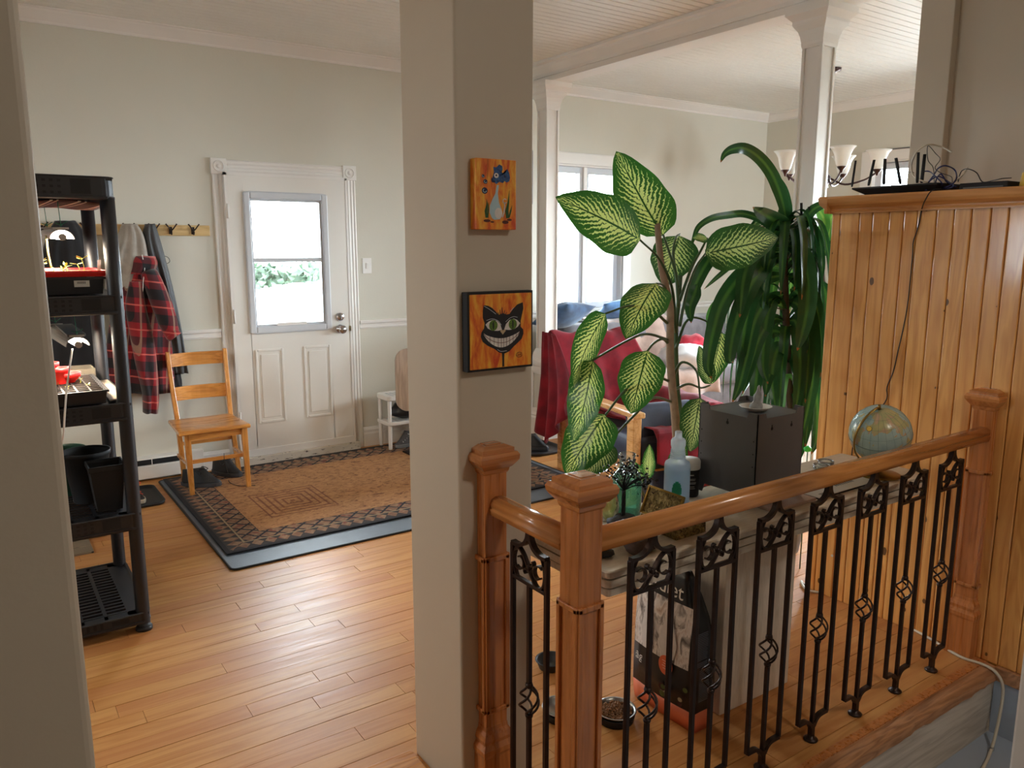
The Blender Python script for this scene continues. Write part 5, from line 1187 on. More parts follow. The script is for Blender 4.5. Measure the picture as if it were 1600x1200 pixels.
# ladder back chair
ch = thing('wooden_chair', 'varnished oak ladder back chair standing left of the door', 'chair', (1.19, 5.2, 0.018))
def leg(a, b, s0, s1, par, name='leg', mat=None):
    m = MB(); rings = []
    pts = [Vector(p) for p in (a if isinstance(a, list) else [a, b])]
    for i, p in enumerate(pts):
        s_ = s0 + (s1 - s0) * i / (len(pts) - 1); rings.append([(p.x + sx * s_, p.y + sy * s_, p.z) for sx, sy in ((-1, -1), (1, -1), (1, 1), (-1, 1))])
    m.loft(rings, smooth=False); return obj(name, m, mat or M['chairz'], par, bevel=0.004)
leg([(1.035, 5.065, 0.019), (1.022, 5.03, 0.43)], None, 0.014, 0.019, ch); leg([(1.380, 5.040, 0.019), (1.362, 5.010, 0.43)], None, 0.014, 0.019, ch)
leg([(1.07, 5.44, 0.019), (1.04, 5.37, 0.44), (1.03, 5.40, 0.62), (1.025, 5.455, 0.885)], None, 0.016, 0.013, ch); leg([(1.425, 5.43, 0.019), (1.375, 5.36, 0.44), (1.378, 5.39, 0.62), (1.385, 5.445, 0.885)], None, 0.016, 0.013, ch)
def seatf(u, v):
    x = 0.965 + u * 0.425; y = 4.955 + v * 0.42
    return x, y
se = MB(); n = 10; top = []; 
def sp(u, v): return 0.452 - 0.010 * math.exp(-((u - 0.5) ** 2 / 0.06 + (v - 0.5) ** 2 / 0.07))
outl = []
se.grid(lambda u, v: (0.962 + u * 0.432 + (v * 0.02 * (0.5 - u) * 2), 4.955 + v * 0.42 + 0.012 * math.sin(u * PI) * (v - 0.5) * -2, sp(u, v)), 12, 12)
obj('seat', se, M['chair'], ch, thick=0.0, fix=False)
so = ch.children[-1]; md = so.modifiers.new('solid', 'SOLIDIFY'); md.thickness = 0.026; md.offset = -1
bv = so.modifiers.new('bev', 'BEVEL'); bv.width = 0.008; bv.segments = 3; bv.limit_method = 'ANGLE'; bv.angle_limit = 1.0
if so.data.polygons[0].normal.z < 0: md.offset = 1
for a, b in (((1.03, 5.025), (1.36, 5.010)), ((1.04, 5.365), (1.375, 5.36))):
    obj('seat_rail', MB().box(((a[0] + b[0]) / 2, (a[1] + b[1]) / 2, 0.402), (b[0] - a[0], 0.018, 0.045)), M['chair'], ch)
for x in (1.028, 1.368): obj('seat_rail', MB().box((x, 5.19, 0.402), (0.018, 0.33, 0.045)), M['chair'], ch)
obj('stretcher', MB().box((1.205, 5.046, 0.235), (0.335, 0.016, 0.024)), M['chair'], ch, bevel=0.002)
obj('stretcher', MB().box((1.225, 5.40, 0.275), (0.34, 0.014, 0.024)), M['chair'], ch, bevel=0.002)
obj('stretcher', MB().box((1.035, 5.24, 0.20), (0.014, 0.34, 0.022)), M['chair'], ch, bevel=0.002); obj('stretcher', MB().box((1.395, 5.23, 0.20), (0.014, 0.34, 0.022)), M['chair'], ch, bevel=0.002)
for z0_, z1_, yy in ((0.785, 0.870, 5.445), (0.565, 0.655, 5.398)):
    m = MB(); rings = []
    for i in range(13):
        u = i / 12; x = 1.03 + u * 0.352; y = yy + 0.030 * math.sin(u * PI); arch = 0.0
        rings.append([(x, y - 0.007, z0_ + arch), (x, y + 0.007, z0_ + arch), (x, y + 0.012, z1_ + arch), (x, y - 0.002, z1_ + arch)])
    obj('back_slat', m.loft(rings, smooth=False), M['chair'], ch)
# rubber mat and rug
mt = obj('rubber_mat', MB().prism(rr2(0.925, 3.30, 3.756, 5.545, 0.03), (0, 0, 0.0015), (1, 0, 0), (0, 1, 0), (0, 0, 0.006)), M['grey_mat']); 
mt2 = thing('floor_mat', 'grey rubber floor mat with a black edge under the patterned rug', 'mat', (2.1, 4.65, 0.0015)); mt.parent = mt2; mt.location = (0, 0, 0)
mt.data.transform(Matrix.Translation((-2.1, -4.65, -0.0015))); mt.name = 'mat_sheet'
obj('mat_edge', MB().tube([(x, y, 0.0055) for x, y in rr2(0.925, 3.30, 3.756, 5.545, 0.03)], 0.006, 6, closed=True), M['rubber'], mt2)
rg = thing('patterned_rug', 'tan rug with dark diamond lattice border in front of the door', 'rug', (2.1, 4.75, 0.0115))
t_ = NT('rug_field'); v_ = t_.coord('World'); X_, Y_ = t_.xyz(v_)[0], t_.xyz(v_)[1]
n_ = t_.noise(t_.coord('World', (9, 16, 1)), 2.4, 5, 0.65, 1.2)
col = t_.ramp(n_, [(0.36, S(112, 70, 46)), (0.46, S(160, 112, 70)), (0.62, S(178, 130, 84))])
fx = t_.math('ABSOLUTE', t_.math('SUBTRACT', X_, 1.52)); fy = t_.math('ABSOLUTE', t_.math('SUBTRACT', Y_, 4.60))
mx_ = t_.math('MAXIMUM', t_.math('MULTIPLY', fx, 1.15), fy); rg_ = t_.math('FRACT', t_.math('MULTIPLY', mx_, 22.0)); ins = t_.math('LESS_THAN', mx_, 0.24)
ln_ = t_.math('MULTIPLY', t_.math('MULTIPLY', t_.math('LESS_THAN', rg_, 0.35), ins), 0.7)
col = t_.mix(ln_, col, S(104, 52, 38)); M['rugf'] = t_.set(col, 0.95); t_.bump(t_.noise(v_, 220, 2), 0.5, 0.003)
t_ = NT('rug_border'); uv = t_.n('ShaderNodeUVMap').outputs[0]; U_, V_ = t_.xyz(uv)[0], t_.xyz(uv)[1]
def fr2(e, f_): return t_.math('ABSOLUTE', t_.math('SUBTRACT', t_.math('FRACT', t_.math('MULTIPLY', e, f_)), 0.5))
d1 = fr2(t_.math('ADD', U_, V_), 9.5); d2 = fr2(t_.math('SUBTRACT', U_, V_), 9.5)
lat = t_.math('MINIMUM', d1, d2); line = t_.math('LESS_THAN', lat, 0.09)
inb = t_.math('MULTIPLY', t_.math('GREATER_THAN', V_, 0.125), t_.math('LESS_THAN', V_, 0.232))
base_ = t_.ramp(t_.noise(t_.coord('World'), 22, 3), [(0.4, S(120, 82, 58)), (0.55, S(142, 112, 84)), (0.66, S(120, 66, 50))])
c_in = t_.mix(line, base_, S(30, 26, 32))
spots = fr2(U_, 14.0); sv = t_.math('ABSOLUTE', t_.math('SUBTRACT', V_, 0.075))
dsp = t_.math('ADD', t_.math('MULTIPLY', spots, 0.9), t_.math('MULTIPLY', sv, 9.0)); c_out = t_.mix(t_.math('LESS_THAN', dsp, 0.42), S(52, 44, 42), base_)
c_out = t_.mix(t_.math('LESS_THAN', t_.math('ABSOLUTE', t_.math('SUBTRACT', V_, 0.118)), 0.005), c_out, S(150, 128, 96))
c_all = t_.mix(inb, c_out, c_in); c_all = t_.mix(t_.math('LESS_THAN', V_, 0.022), c_all, S(24, 22, 26))
M['rugb'] = t_.set(c_all, 0.95); t_.bump(t_.noise(t_.coord('World'), 220, 2), 0.5, 0.003)
a0, a1, b0, b1, bw, zt = 0.953, 3.243, 3.948, 5.535, 0.236, 0.0185
obj('rug_field', MB().bx(a0 + bw, a1 - bw, b0 + bw, b1 - bw, 0.012, zt), M['rugf'], rg)
for k, (P0, P1, I0, I1) in enumerate((((a0, b0), (a1, b0), (a0 + bw, b0 + bw), (a1 - bw, b0 + bw)), ((a1, b0), (a1, b1), (a1 - bw, b0 + bw), (a1 - bw, b1 - bw)), ((a1, b1), (a0, b1), (a1 - bw, b1 - bw), (a0 + bw, b1 - bw)), ((a0, b1), (a0, b0), (a0 + bw, b1 - bw), (a0 + bw, b0 + bw)))):
    L_ = math.hypot(P1[0] - P0[0], P1[1] - P0[1]); m = MB()
    vs = [(*P0, zt), (*P1, zt), (*I1, zt), (*I0, zt)]; uvs = [(0, 0), (L_, 0), (L_ - bw, bw), (bw, bw)]
    m.add(vs, [(0, 1, 2, 3)], uvs); m.add([(*P0, 0.012), (*P1, 0.012), (*P1, zt), (*P0, zt)], [(0, 1, 2, 3)], [(0, 0), (L_, 0), (L_, 0), (0, 0)])
    obj('rug_border', m, M['rugb'], rg, fix=False)
# shoes
def shoe(name, label, c, ang, mat, sole, L=0.27, lace=None, high=0.085, group=None):
    t = thing(name, label, 'shoe', c, group, rz=ang)
    def ring(s_, zz, k=1.0, top=False):
        pts = []
        for i in range(20):
            a = 2 * PI * i / 20; x = math.cos(a) * L / 2; wv = 0.047 * (1 + 0.16 * math.cos(a)) * (1 - 0.10 * math.cos(2 * a)); y = math.sin(a) * wv
            pts.append((x * k, y * k, zz))
        return pts
    obj('sole', MB().loft([ring(0, 0.0, 0.97), ring(0, 0.006, 1.0), ring(0, 0.024, 1.0), ring(0, 0.026, 0.95)], smooth=False), sole, t, local=True)
    rings = []
    for j in range(9):
        s_ = j / 8; z = 0.022 + s_ * high; ring_ = []
        for i in range(20):
            a = 2 * PI * i / 20; front = -L / 2 * 0.95 + 0; fx_ = L / 2 * 0.95 * (1 - 0.95 * max(0, s_ - 0.15) ** 0.8)
            x = (fx_ if math.cos(a) > 0 else L / 2 * 0.94 * (1 - 0.08 * s_)) * math.cos(a) - 0.01 * 0; wv = 0.045 * (1 - 0.38 * s_); y = math.sin(a) * wv
            zz = z + (0.012 if math.cos(a) > 0.2 and s_ > 0.4 else 0) * s_
            ring_.append((x - 0.0, y, zz))
        rings.append(ring_)
    obj('upper', MB().loft(rings), mat, t, local=True)
    obj('opening', MB().lathe([(0.030, 0), (0.024, 0.002), (0.001, -0.01)], (-L * 0.20, 0, 0.0225 + high), 16, sx=1.3), M['black'], t, local=True)
    if lace:
        m = MB()
        for k in range(4): m.tube(bez([(0.015 + k * 0.018, -0.032, 0.078 - k * 0.012), (0.018 + k * 0.018, 0, 0.098 - k * 0.013), (0.022 + k * 0.018, 0.032, 0.078 - k * 0.012)], 4), 0.0028, 5)
        m.tube(bez([(0.01, -0.02, 0.10), (-0.01, -0.05, 0.115), (0.02, -0.06, 0.085), (0.012, -0.01, 0.10), (0.0, 0.03, 0.12), (0.03, 0.05, 0.10), (0.015, 0.0, 0.10)], 5), 0.0026, 5)
        obj('laces', m, lace, t, local=True)
    return t
M['blkleather'] = plain('black_shoe', S(24, 24, 26), 0.55, var=0.15); M['greysole'] = plain('grey_toe', S(60, 60, 64), 0.7)
shoe('black_shoe', 'black lace-up shoe under the chair, nearest the door', (1.335, 5.395, 0.0195), math.radians(-60), M['blkleather'], M['greysole'], lace=M['black'], group='black shoes under the chair')
shoe('black_shoe', 'black shoe behind the front left leg of the chair', (1.13, 5.235, 0.0195), math.radians(-35), M['blkleather'], M['greysole'], lace=M['black'], group='black shoes under the chair')
shoe('grey_sneaker', 'grey sneaker with a white tongue on the rug under the white stool', (2.735, 5.42, 0.0195), math.radians(-165), plain('grey_mesh', S(84, 82, 84), 0.8, var=0.2, scale=60), plain('sneaker_sole', S(128, 128, 130), 0.6), lace=M['label_w'])
tr_ = thing('shoe_tray', 'dark shoe tray on the floor left of the rug', 'tray', (0.62, 5.2, 0.0015))
obj('tray_rim', MB().loft([[(x, y, z) for x, y, _ in rrect(0.45 - i, 0.87 + i, 5.02 - i, 5.44 + i, 0.05, 0)] for i, z in ((-0.01, 0.0015), (0, 0.003), (0.006, 0.022), (0.0, 0.024), (-0.006, 0.008), (-0.03, 0.006))]), M['rubber'], tr_)
shoe('sandal', 'black sandal with tan sole and orange lace in the dark tray', (0.705, 5.20, 0.010), math.radians(-68), M['blkleather'], plain('tan_sole', S(176, 160, 140), 0.7), lace=plain('orange_lace', S(214, 70, 40), 0.6), high=0.06)
tr_ = thing('boot_tray', 'black oval boot tray on the floor beside the white column plinth', 'tray', (3.55, 4.84, 0.0015))
obj('tray_rim', MB().loft([[(x, y, z) for x, y, _ in rrect(3.36 - i, 3.70 + i, 4.60 - i, 4.96 + i, 0.10, 0)] for i, z in ((-0.02, 0.0015), (0, 0.003), (0.01, 0.026), (0.004, 0.028), (-0.006, 0.008), (-0.04, 0.006))]), M['blackp'], tr_)
shoe('black_boot', 'black shoe lying in the oval boot tray by the white column', (3.50, 4.80, 0.010), math.radians(-60), M['blkleather'], M['greysole'])
# thin black cord on the rug
o = obj('loose_lace', MB().tube(bez([at(350, 708, 5.035), at(351, 722, 5.06), (1.33, 5.33, 0.03), (1.30, 5.20, 0.022), (1.33, 5.08, 0.0212), (1.42, 5.03, 0.0212)], 6), 0.002, 5), M['black']); tag(o, 'thin dark lace trailing from the chair stretcher over the rug', 'lace')
# white plastic stool with shelf
sl_ = thing('white_stool', 'white two-tier plastic stool standing right of the door', 'stool', (2.75, 5.46, 0.0195))
def tier(z, h, nm):
    m = MB(); x0, x1, y0, y1 = 2.535, 2.96, 5.345, 5.565
    r = rrect(x0, x1, y0, y1, 0.03, 0, 4)
    m.loft([[(x, y, zz) for x, y, _ in rrect(x0 + i, x1 - i, y0 + i, y1 - i, 0.03, 0, 4)] for i, zz in ((0.006, z), (0.0, z + 0.006), (0.0, z + h - 0.004), (0.006, z + h), (0.012, z + h), (0.016, z + h - 0.006))], smooth=False)
    o = obj(nm, m, M['white'], sl_, fix=False)
    g = MB()
    for k in range(9): g.bx(x0 + 0.06 + k * 0.036, x0 + 0.075 + k * 0.036, y0 + 0.04, y1 - 0.04, z + h - 0.0055, z + h - 0.0035)
    obj('slots', g, M['pvc'], o, fix=False)['kind'] = 'stuff'
tier(0.400, 0.038, 'stool_top'); tier(0.205, 0.030, 'stool_shelf')
for x, y in ((2.560, 5.372), (2.935, 5.372), (2.560, 5.54), (2.935, 5.54)): obj('leg', MB().lathe([(0.014, 0.0195), (0.015, 0.03), (0.016, 0.205), (0.014, 0.235), (0.016, 0.40)], (x, y, 0), 12), M['white'], sl_)
o = obj('black_helmet', rock((2.74, 5.46, 0.30), 0.13, 0.08, 0.075, 40), plain('black_helmet', S(30, 28, 30), 0.4)); tag(o, 'rounded black bag on the shelf of the white stool', 'bag'); o.name = 'black_bag'
# rounded board standing behind the column
o = obj('rounded_board', MB().prism([(y, z) for y, z in rr2(0, 0.26, 0.35, 0.82, 0.09)], (2.53, 5.19, 0), (0.98, -0.2, 0), (0, 0, 1), (0.004, 0.02, 0)), woodmat('pale_board', S(190, 168, 148), S(160, 138, 120), 'Z', 0.5, 0.5))
bd_ = thing('padded_board', 'pale wooden board with rounded corners behind the beige column', 'board', (2.66, 5.2, 0.0195)); o.parent = bd_; o.data.transform(Matrix.Translation((-2.66, -5.2, -0.0195))); o.name = 'board_panel'
obj('board_leg', MB().tube([(2.70, 5.18, 0.0195), (2.70, 5.18, 0.40)], 0.012, 8), M['iron'], bd_)
obj('board_foot', MB().bx(2.60, 2.80, 5.12, 5.25, 0.0195, 0.03), M['iron'], bd_)
# ================================================================== PET BOWLS AND FOOD BAG BEHIND THE RAILING
def bowl(label, c, r, food=True, mat=None):
    t = thing('pet_bowl', label, 'bowl', c)
    h = r * 0.62
    obj('bowl_shell', MB().lathe([(r * 0.72, 0), (r * 0.78, 0.003), (r * 0.97, h * 0.9), (r * 1.06, h), (r * 1.04, h + 0.003), (r * 0.94, h), (r * 0.90, h * 0.85), (r * 0.66, 0.008), (0.001, 0.006)], c, 40), mat or M['steel'], t)
    if mat is None: obj('rubber_skirt', MB().lathe([(r * 0.80, 0.0), (r * 0.90, 0.002), (r * 1.0, h * 0.72), (r * 0.985, h * 0.76), (r * 0.93, h * 0.6)], c, 36, cap=False), M['black'], t)
    if food:
        random.seed(5); k = MB()
        for i in range(330):
            a = random.uniform(0, 2 * PI); q = math.sqrt(random.random()) * r * 0.80; z = c[2] + h * 0.68 + random.uniform(0, 0.008) + 0.008 * (1 - q / r); s_ = 0.0052
            x, y = c[0] + q * math.cos(a), c[1] + q * math.sin(a); R_ = Matrix.Rotation(random.uniform(0, 6), 3, Vector((random.random(), random.random(), random.random() + 0.1)).normalized())
            k.box((x, y, z), (s_ * 1.5, s_ * 1.3, s_), R_)
        obj('bowl_filling', MB().lathe([(r * 0.80, h * 0.60), (r * 0.4, h * 0.70), (0.001, h * 0.74)], c, 24), plain('kibble_dark', S(74, 48, 32), 0.9), t)
        kk = obj('kibble', k, plain('kibble', S(128, 88, 54), 0.85, var=0.3, scale=90), t, fix=False); kk['kind'] = 'stuff'
    return t
bowl('steel pet bowl full of brown kibble beside the food bag', (1.645, 1.778, 0.001), 0.065)
bowl('steel pet bowl half hidden behind the corner newel post', (1.505, 1.895, 0.001), 0.062, False)
o = bowl('black dish on the floor further behind the corner newel post', (1.665, 2.165, 0.001), 0.055, False, M['blackp'])
# food bag: front face towards -X, gusset towards -Y
fb = thing('pet_food_bag', 'black and silver pet food bag with orange base leaning by the table leg', 'bag', (1.845, 1.70, 0.001))
def bagring(z, x0, x1, y0, y1, pinch=0.0, wob=0.0):
    pts = []
    n_ = 8
    per = [(x0, y1), (x0, y0), (x1, y0), (x1, y1)]
    for k in range(4):
        a, b = per[k], per[(k + 1) % 4]
        for j in range(n_):
            s_ = j / n_; x = a[0] + (b[0] - a[0]) * s_; y = a[1] + (b[1] - a[1]) * s_; bulge = math.sin(s_ * PI)
            if k == 0: x -= 0.014 * bulge * wob
            if k == 1: y += pinch * bulge
            if k == 2: x += 0.006 * bulge
            if k == 3: y -= pinch * bulge
            x += 0.0035 * mnoise.noise(Vector((x * 30, y * 30, z * 14)))
            pts.append((x, y, z))
    return pts
rows_ = [(0.001, 1.800, 1.878, 1.575, 1.85, 0.0, 0.2), (0.035, 1.796, 1.882, 1.572, 1.853, 0.0, 0.5), (0.072, 1.795, 1.884, 1.572, 1.854, 0.002, 0.8)]
bot = MB().loft([bagring(*r) for r in rows_]); obj('orange_base', bot, plain('bag_orange', S(226, 120, 84), 0.45, var=0.06), fb)
rows2 = [(0.072, 1.795, 1.884, 1.572, 1.854, 0.002, 0.8), (0.14, 1.795, 1.886, 1.572, 1.855, 0.006, 1.0), (0.22, 1.797, 1.888, 1.576, 1.856, 0.012, 1.0), (0.30, 1.800, 1.886, 1.584, 1.856, 0.018, 0.9), (0.38, 1.806, 1.880, 1.600, 1.854, 0.022, 0.7), (0.44, 1.814, 1.870, 1.622, 1.852, 0.024, 0.5), (0.49, 1.824, 1.856, 1.640, 1.850, 0.010, 0.2), (0.525, 1.834, 1.846, 1.650, 1.850, 0.0, 0.0)]
obj('bag_body', MB().loft([bagring(*r) for r in rows2]), plain('bag_black', S(34, 32, 34), 0.3, var=0.1), fb)
def bagx(y, z):
    "x of the bag's front face"
    for a, b in zip(rows2, rows2[1:]):
        if a[0] <= z <= b[0]:
            s_ = (z - a[0]) / (b[0] - a[0]); x = a[1] + (b[1] - a[1]) * s_; w_ = a[6] + (b[6] - a[6]) * s_; ya = a[3] + (b[3] - a[3]) * s_; yb = a[4] + (b[4] - a[4]) * s_
            q = min(1, max(0, (yb - y) / (yb - ya))); return x - 0.014 * w_ * math.sin(q * PI) - 0.0036
    return rows2[-1][1]
t_ = NT('bag_photo_print'); nn_ = t_.noise(t_.coord('World', (1, 14, 6)), 2.2, 4, 0.6, 0.8)
M['bagp'] = t_.set(t_.ramp(nn_, [(0.34, S(80, 76, 76)), (0.44, S(160, 152, 148)), (0.54, S(232, 226, 222)), (0.72, S(176, 150, 134))]), 0.3)
def bagpatch(y0, y1, z0, z1, nu=14, nv=10, d=0.0, slope=0.0):
    return MB().grid(lambda u, v: (bagx(y1 + (y0 - y1) * u, z0 + (z1 - z0) * v) - d, y1 + (y0 - y1) * u, z0 + (z1 - z0) * v + slope * (u - 0.5)), nu, nv)
obj('photo_print', bagpatch(1.60, 1.852, 0.215, 0.42), M['bagp'], fb, fix=False)
def yz(m, pts, d): 
    c = (sum(p[0] for p in pts) / len(pts), sum(p[1] for p in pts) / len(pts))
    for a in range(len(pts)):
        tri = [c, pts[a], pts[(a + 1) % len(pts)]]; m.add([(bagx(y, z) - d, y, z) for y, z in tri], [(0, 1, 2)])
# white cats printed on the photo
m = MB(); yz(m, [(1.70, 0.22), (1.655, 0.23), (1.645, 0.28), (1.662, 0.33), (1.672, 0.365), (1.665, 0.385), (1.683, 0.375), (1.70, 0.386), (1.70, 0.36), (1.715, 0.32), (1.725, 0.27)], 0.0045)
yz(m, [(1.80, 0.22), (1.755, 0.22), (1.752, 0.30), (1.765, 0.37), (1.775, 0.40), (1.79, 0.40), (1.80, 0.36), (1.812, 0.28)], 0.0045); obj('printed_cats', m, flat('cat_white', S(214, 208, 204)), fb, fix=False)
m = MB(); yz(m, [(1.686 + 0.030 * math.cos(a * PI / 12), 0.200 + 0.034 * math.sin(a * PI / 12)) for a in range(24)], 0.0048); od = obj('orange_roundel', m, plain('roundel', S(216, 104, 66), 0.4), fb, fix=False)
m = MB()
for k in range(4): m.add([(bagx(1.686, 0.19) - 0.0058, 1.686 + s1 * (0.010 + 0.004 * (k % 2)), 0.188 + k * 0.009 + s2 * 0.0012) for s1, s2 in ((1, -1), (-1, -1), (-1, 1), (1, 1))], [(0, 1, 2, 3)])
obj('roundel_lines', m, flat('peach', S(240, 200, 180)), od, fix=False)
random.seed(77); m = MB(); m2 = MB(); m3 = MB()
for k in range(9):
    y_, z_ = random.uniform(1.60, 1.72), random.uniform(0.085, 0.15); r_ = random.uniform(0.008, 0.017)
    yz([m, m2, m3][k % 3], [(y_ + r_ * math.cos(a * PI / 5), z_ + r_ * 0.9 * math.sin(a * PI / 5)) for a in range(10)], 0.0030 + 0.0002 * k)
obj('printed_vegetables', m, flat('veg_cream', S(170, 166, 140)), fb, fix=False)['kind'] = 'stuff'; obj('printed_vegetables', m2, flat('veg_green', S(86, 100, 52)), fb, fix=False)['kind'] = 'stuff'; obj('printed_vegetables', m3, flat('veg_dark', S(70, 34, 34)), fb, fix=False)['kind'] = 'stuff'
m = MB()
for blk in ((0.34, 0.245), (0.238, 0.11)):
    z_ = blk[0]
    while z_ > blk[1]:
        m.add([(1.812, 1.5715 + (z_ > 0.22) * 0.012, z_), (1.812 + random.uniform(0.04, 0.052), 1.5725 + (z_ > 0.22) * 0.012, z_), (1.862, 1.5725 + (z_ > 0.22) * 0.012, z_ - 0.0022), (1.812, 1.5715 + (z_ > 0.22) * 0.012, z_ - 0.0022)], [(0, 1, 2, 3)]); z_ -= 0.006
obj('small_print', m, flat('print_grey', S(110, 118, 130)), fb, fix=False)['kind'] = 'stuff'
def words(txt, size, loc, rot, mat, par, name='lettering', ext=0.0004):
    c = bpy.data.curves.new(name, 'FONT'); c.body = txt; c.size = size; c.extrude = ext; c.align_x = 'LEFT'
    tmp = bpy.data.objects.new(name, c); C.objects.link(tmp)
    me = bpy.data.meshes.new_from_object(tmp.evaluated_get(bpy.context.evaluated_depsgraph_get())); bpy.data.objects.remove(tmp); bpy.data.curves.remove(c)
    me.name = name; me.materials.clear(); me.materials.append(mat)
    o = bpy.data.objects.new(name, me); C.objects.link(o); o.parent = par
    o.location = Vector(loc) - world_loc(par); o.rotation_euler = rot; return o
words('vetdiet', 0.072, (1.8065, 1.850, 0.432), (PI / 2 - 0.10, 0, -PI / 2), M['label_w'], fb)
words('\u00e2g\u00e9', 0.040, (1.7905, 1.842, 0.155), (PI / 2, 0, -PI / 2), M['label_w'], fb)
# ================================================================== LIVING ROOM
def atX(px, py, X):
    r = CF + CR * ((px - 800) / FPX) - CU * ((py - 600) / FPX); return CAM + r * (X / r.x)
def atZ(px, py, Z):
    r = CF + CR * ((px - 800) / FPX) - CU * ((py - 600) / FPX); return CAM + r * ((Z - CAM.z) / r.z)
# armchair (local axes: x across, y back, origin at its front left foot)
M['beech'] = woodmat('beech', S(222, 172, 112), S(196, 142, 84), 'Y', 0.3, 0.4, coat=0.4)
M['navy'] = cloth('navy_leather', S(44, 52, 76), rough=0.5, sheen=0.1)
ac = thing('armchair', 'wooden armchair with navy cushions under the red blanket', 'armchair', (3.13, 3.30, 0.0015), rz=math.radians(-12))
for x in (0, 0.56):
    obj('armrest', MB().bx(x - 0.005, x + 0.075, -0.02, 0.88, 0.565, 0.600), M['beech'], ac, bevel=0.008, local=True)
    obj('leg', MB().bx(x + 0.005, x + 0.062, 0.0, 0.075, 0, 0.565), M['beech'], ac, bevel=0.005, local=True)
    obj('leg', MB().bx(x + 0.005, x + 0.062, 0.95, 1.02, 0, 0.565), M['beech'], ac, bevel=0.005, local=True)
    obj('side_rail', MB().bx(x + 0.012, x + 0.052, 0.075, 0.95, 0.13, 0.225), M['beech'], ac, bevel=0.005, local=True)
obj('front_rail', MB().bx(0.06, 0.565, 0.01, 0.05, 0.16, 0.24), M['beech'], ac, bevel=0.005, local=True)
def cushion(x0, x1, y0, y1, z0, z1, r=0.05, tilt=None, c=None, puff=0.02):
    m = MB(); n = 10
    rings = []
    for i in range(n + 1):
        th = -PI / 2 + PI * i / n; zz = (z0 + z1) / 2 + (z1 - z0) / 2 * math.sin(th); ins = r * (1 - math.cos(th) ** 0.6 if math.cos(th) > 0 else 1)
        rr = rrect(x0 + ins, x1 - ins, y0 + ins, y1 - ins, max(0.012, r), zz, 5)
        rings.append([(x, y, z) for x, y, z in rr])
    m.loft(rings)
    if tilt: m.v = [tuple(Vector(c) + tilt @ (Vector(p) - Vector(c))) for p in m.v]
    return m
obj('seat_cushion', cushion(0.07, 0.555, 0.02, 0.80, 0.235, 0.43), M['navy'], ac, local=True)
obj('seat_cushion', cushion(0.075, 0.55, 0.0, 0.78, 0.23, 0.315), M['navy'], ac, local=True)
obj('back_cushion', cushion(0.075, 0.55, 0.0, 0.64, -0.07, 0.06, tilt=Matrix.Rotation(math.radians(72), 3, 'X'), c=(0.3, 0, 0)), M['navy'], ac, local=True)
bc = ac.children[-1]; bc.location = (0, 0.80, 0.36)
M['redb'] = cloth('red_fleece', S(140, 18, 36), S(104, 12, 28), 9, sheen=0.08)
rb = thing('red_blanket', 'dark red fleece blanket draped over the armchair beside the white column', 'blanket', (3.13, 3.30, 0.0015), rz=math.radians(-12))
pathp = bez([(0, 1.16, 0.30), (0, 1.13, 0.55), (0, 1.08, 0.86), (0, 1.02, 0.975), (0, 0.95, 0.955), (0, 0.86, 0.75), (0, 0.76, 0.52), (0, 0.60, 0.462), (0, 0.3, 0.47), (0, 0.06, 0.475), (0, -0.035, 0.44), (0, -0.06, 0.30), (0, -0.07, 0.12)], 5)
NP = len(pathp) - 1
def blan(u, v):
    p = pathp[int(round(v * NP))]; s_ = v
    x0 = -0.07 + 0.28 * min(1, max(0, (s_ - 0.38) / 0.3)); x1 = 0.60 + 0.06 * s_ - (0.16 * max(0, 1 - abs(s_ - 0.25) / 0.16) if s_ < 0.4 else 0)
    w_ = 0.014 * math.sin(u * 21 + 3 * mnoise.noise(Vector((u * 3, v * 4, 2)))) + 0.010 * mnoise.noise(Vector((u * 7, v * 12, 5)))
    amp = 1.0 if (v < 0.3 or v > 0.8) else 0.5
    sag = -0.05 * math.sin(PI * u) * max(0, 1 - abs(v - 0.22) * 9)
    return (x0 + (x1 - x0) * u, p.y + (-w_ * amp if v < 0.25 or v > 0.4 else 0), p.z + w_ * amp * 0.6 + sag)
obj('main_drape', MB().grid(blan, 44, NP), M['redb'], rb, thick=0.006, local=True, fix=False)
def drape2(u, v):
    z = 0.972 - v * (0.80 - 0.36 * abs(u - 0.35) - 0.1 * u)
    x = -0.072 - 0.05 * v + 0.024 * math.sin(u * 20 + v * 2.5) * (0.3 + v); y = 1.12 - u * (0.20 + 0.34 * math.sin(v * PI / 2) * 1.0)
    return (x, y, z)
obj('side_drape', MB().grid(drape2, 40, 24), M['redb'], rb, thick=0.006, local=True, fix=False)
def armd(u, v):
    pr_ = ARMP[int(round(u * (len(ARMP) - 1)))]; y = -0.06 + v * 0.86
    w_ = 0.010 * math.sin(v * 17 + u * 5) + 0.010 * mnoise.noise(Vector((u * 5, v * 6, 9)))
    return (pr_.x + w_ * (1 if u > 0.75 else 0.2), y, pr_.z + w_ * 0.7 - (0.06 * max(0, 0.06 - v) / 0.06 if True else 0))
ARMP = bez([(0.14, 0, 0.482), (0.32, 0, 0.482), (0.47, 0, 0.50), (0.545, 0, 0.605), (0.60, 0, 0.622), (0.655, 0, 0.60), (0.675, 0, 0.45), (0.69, 0, 0.28), (0.70, 0, 0.14)], 5)
obj('seat_drape', MB().grid(armd, len(ARMP) - 1, 30), M['redb'], rb, thick=0.006, local=True, fix=False)
obj('front_drape', MB().grid(lambda u, v: (0.13 + 0.55 * u, -0.062 - 0.012 * math.sin(u * 15) * v - 0.01 * v, (0.48 + 0.12 * min(1, max(0, (u - 0.6) / 0.15))) * (1 - v) + (0.30 - 0.22 * u) * v), 30, 10), M['redb'], rb, thick=0.006, local=True, fix=False)
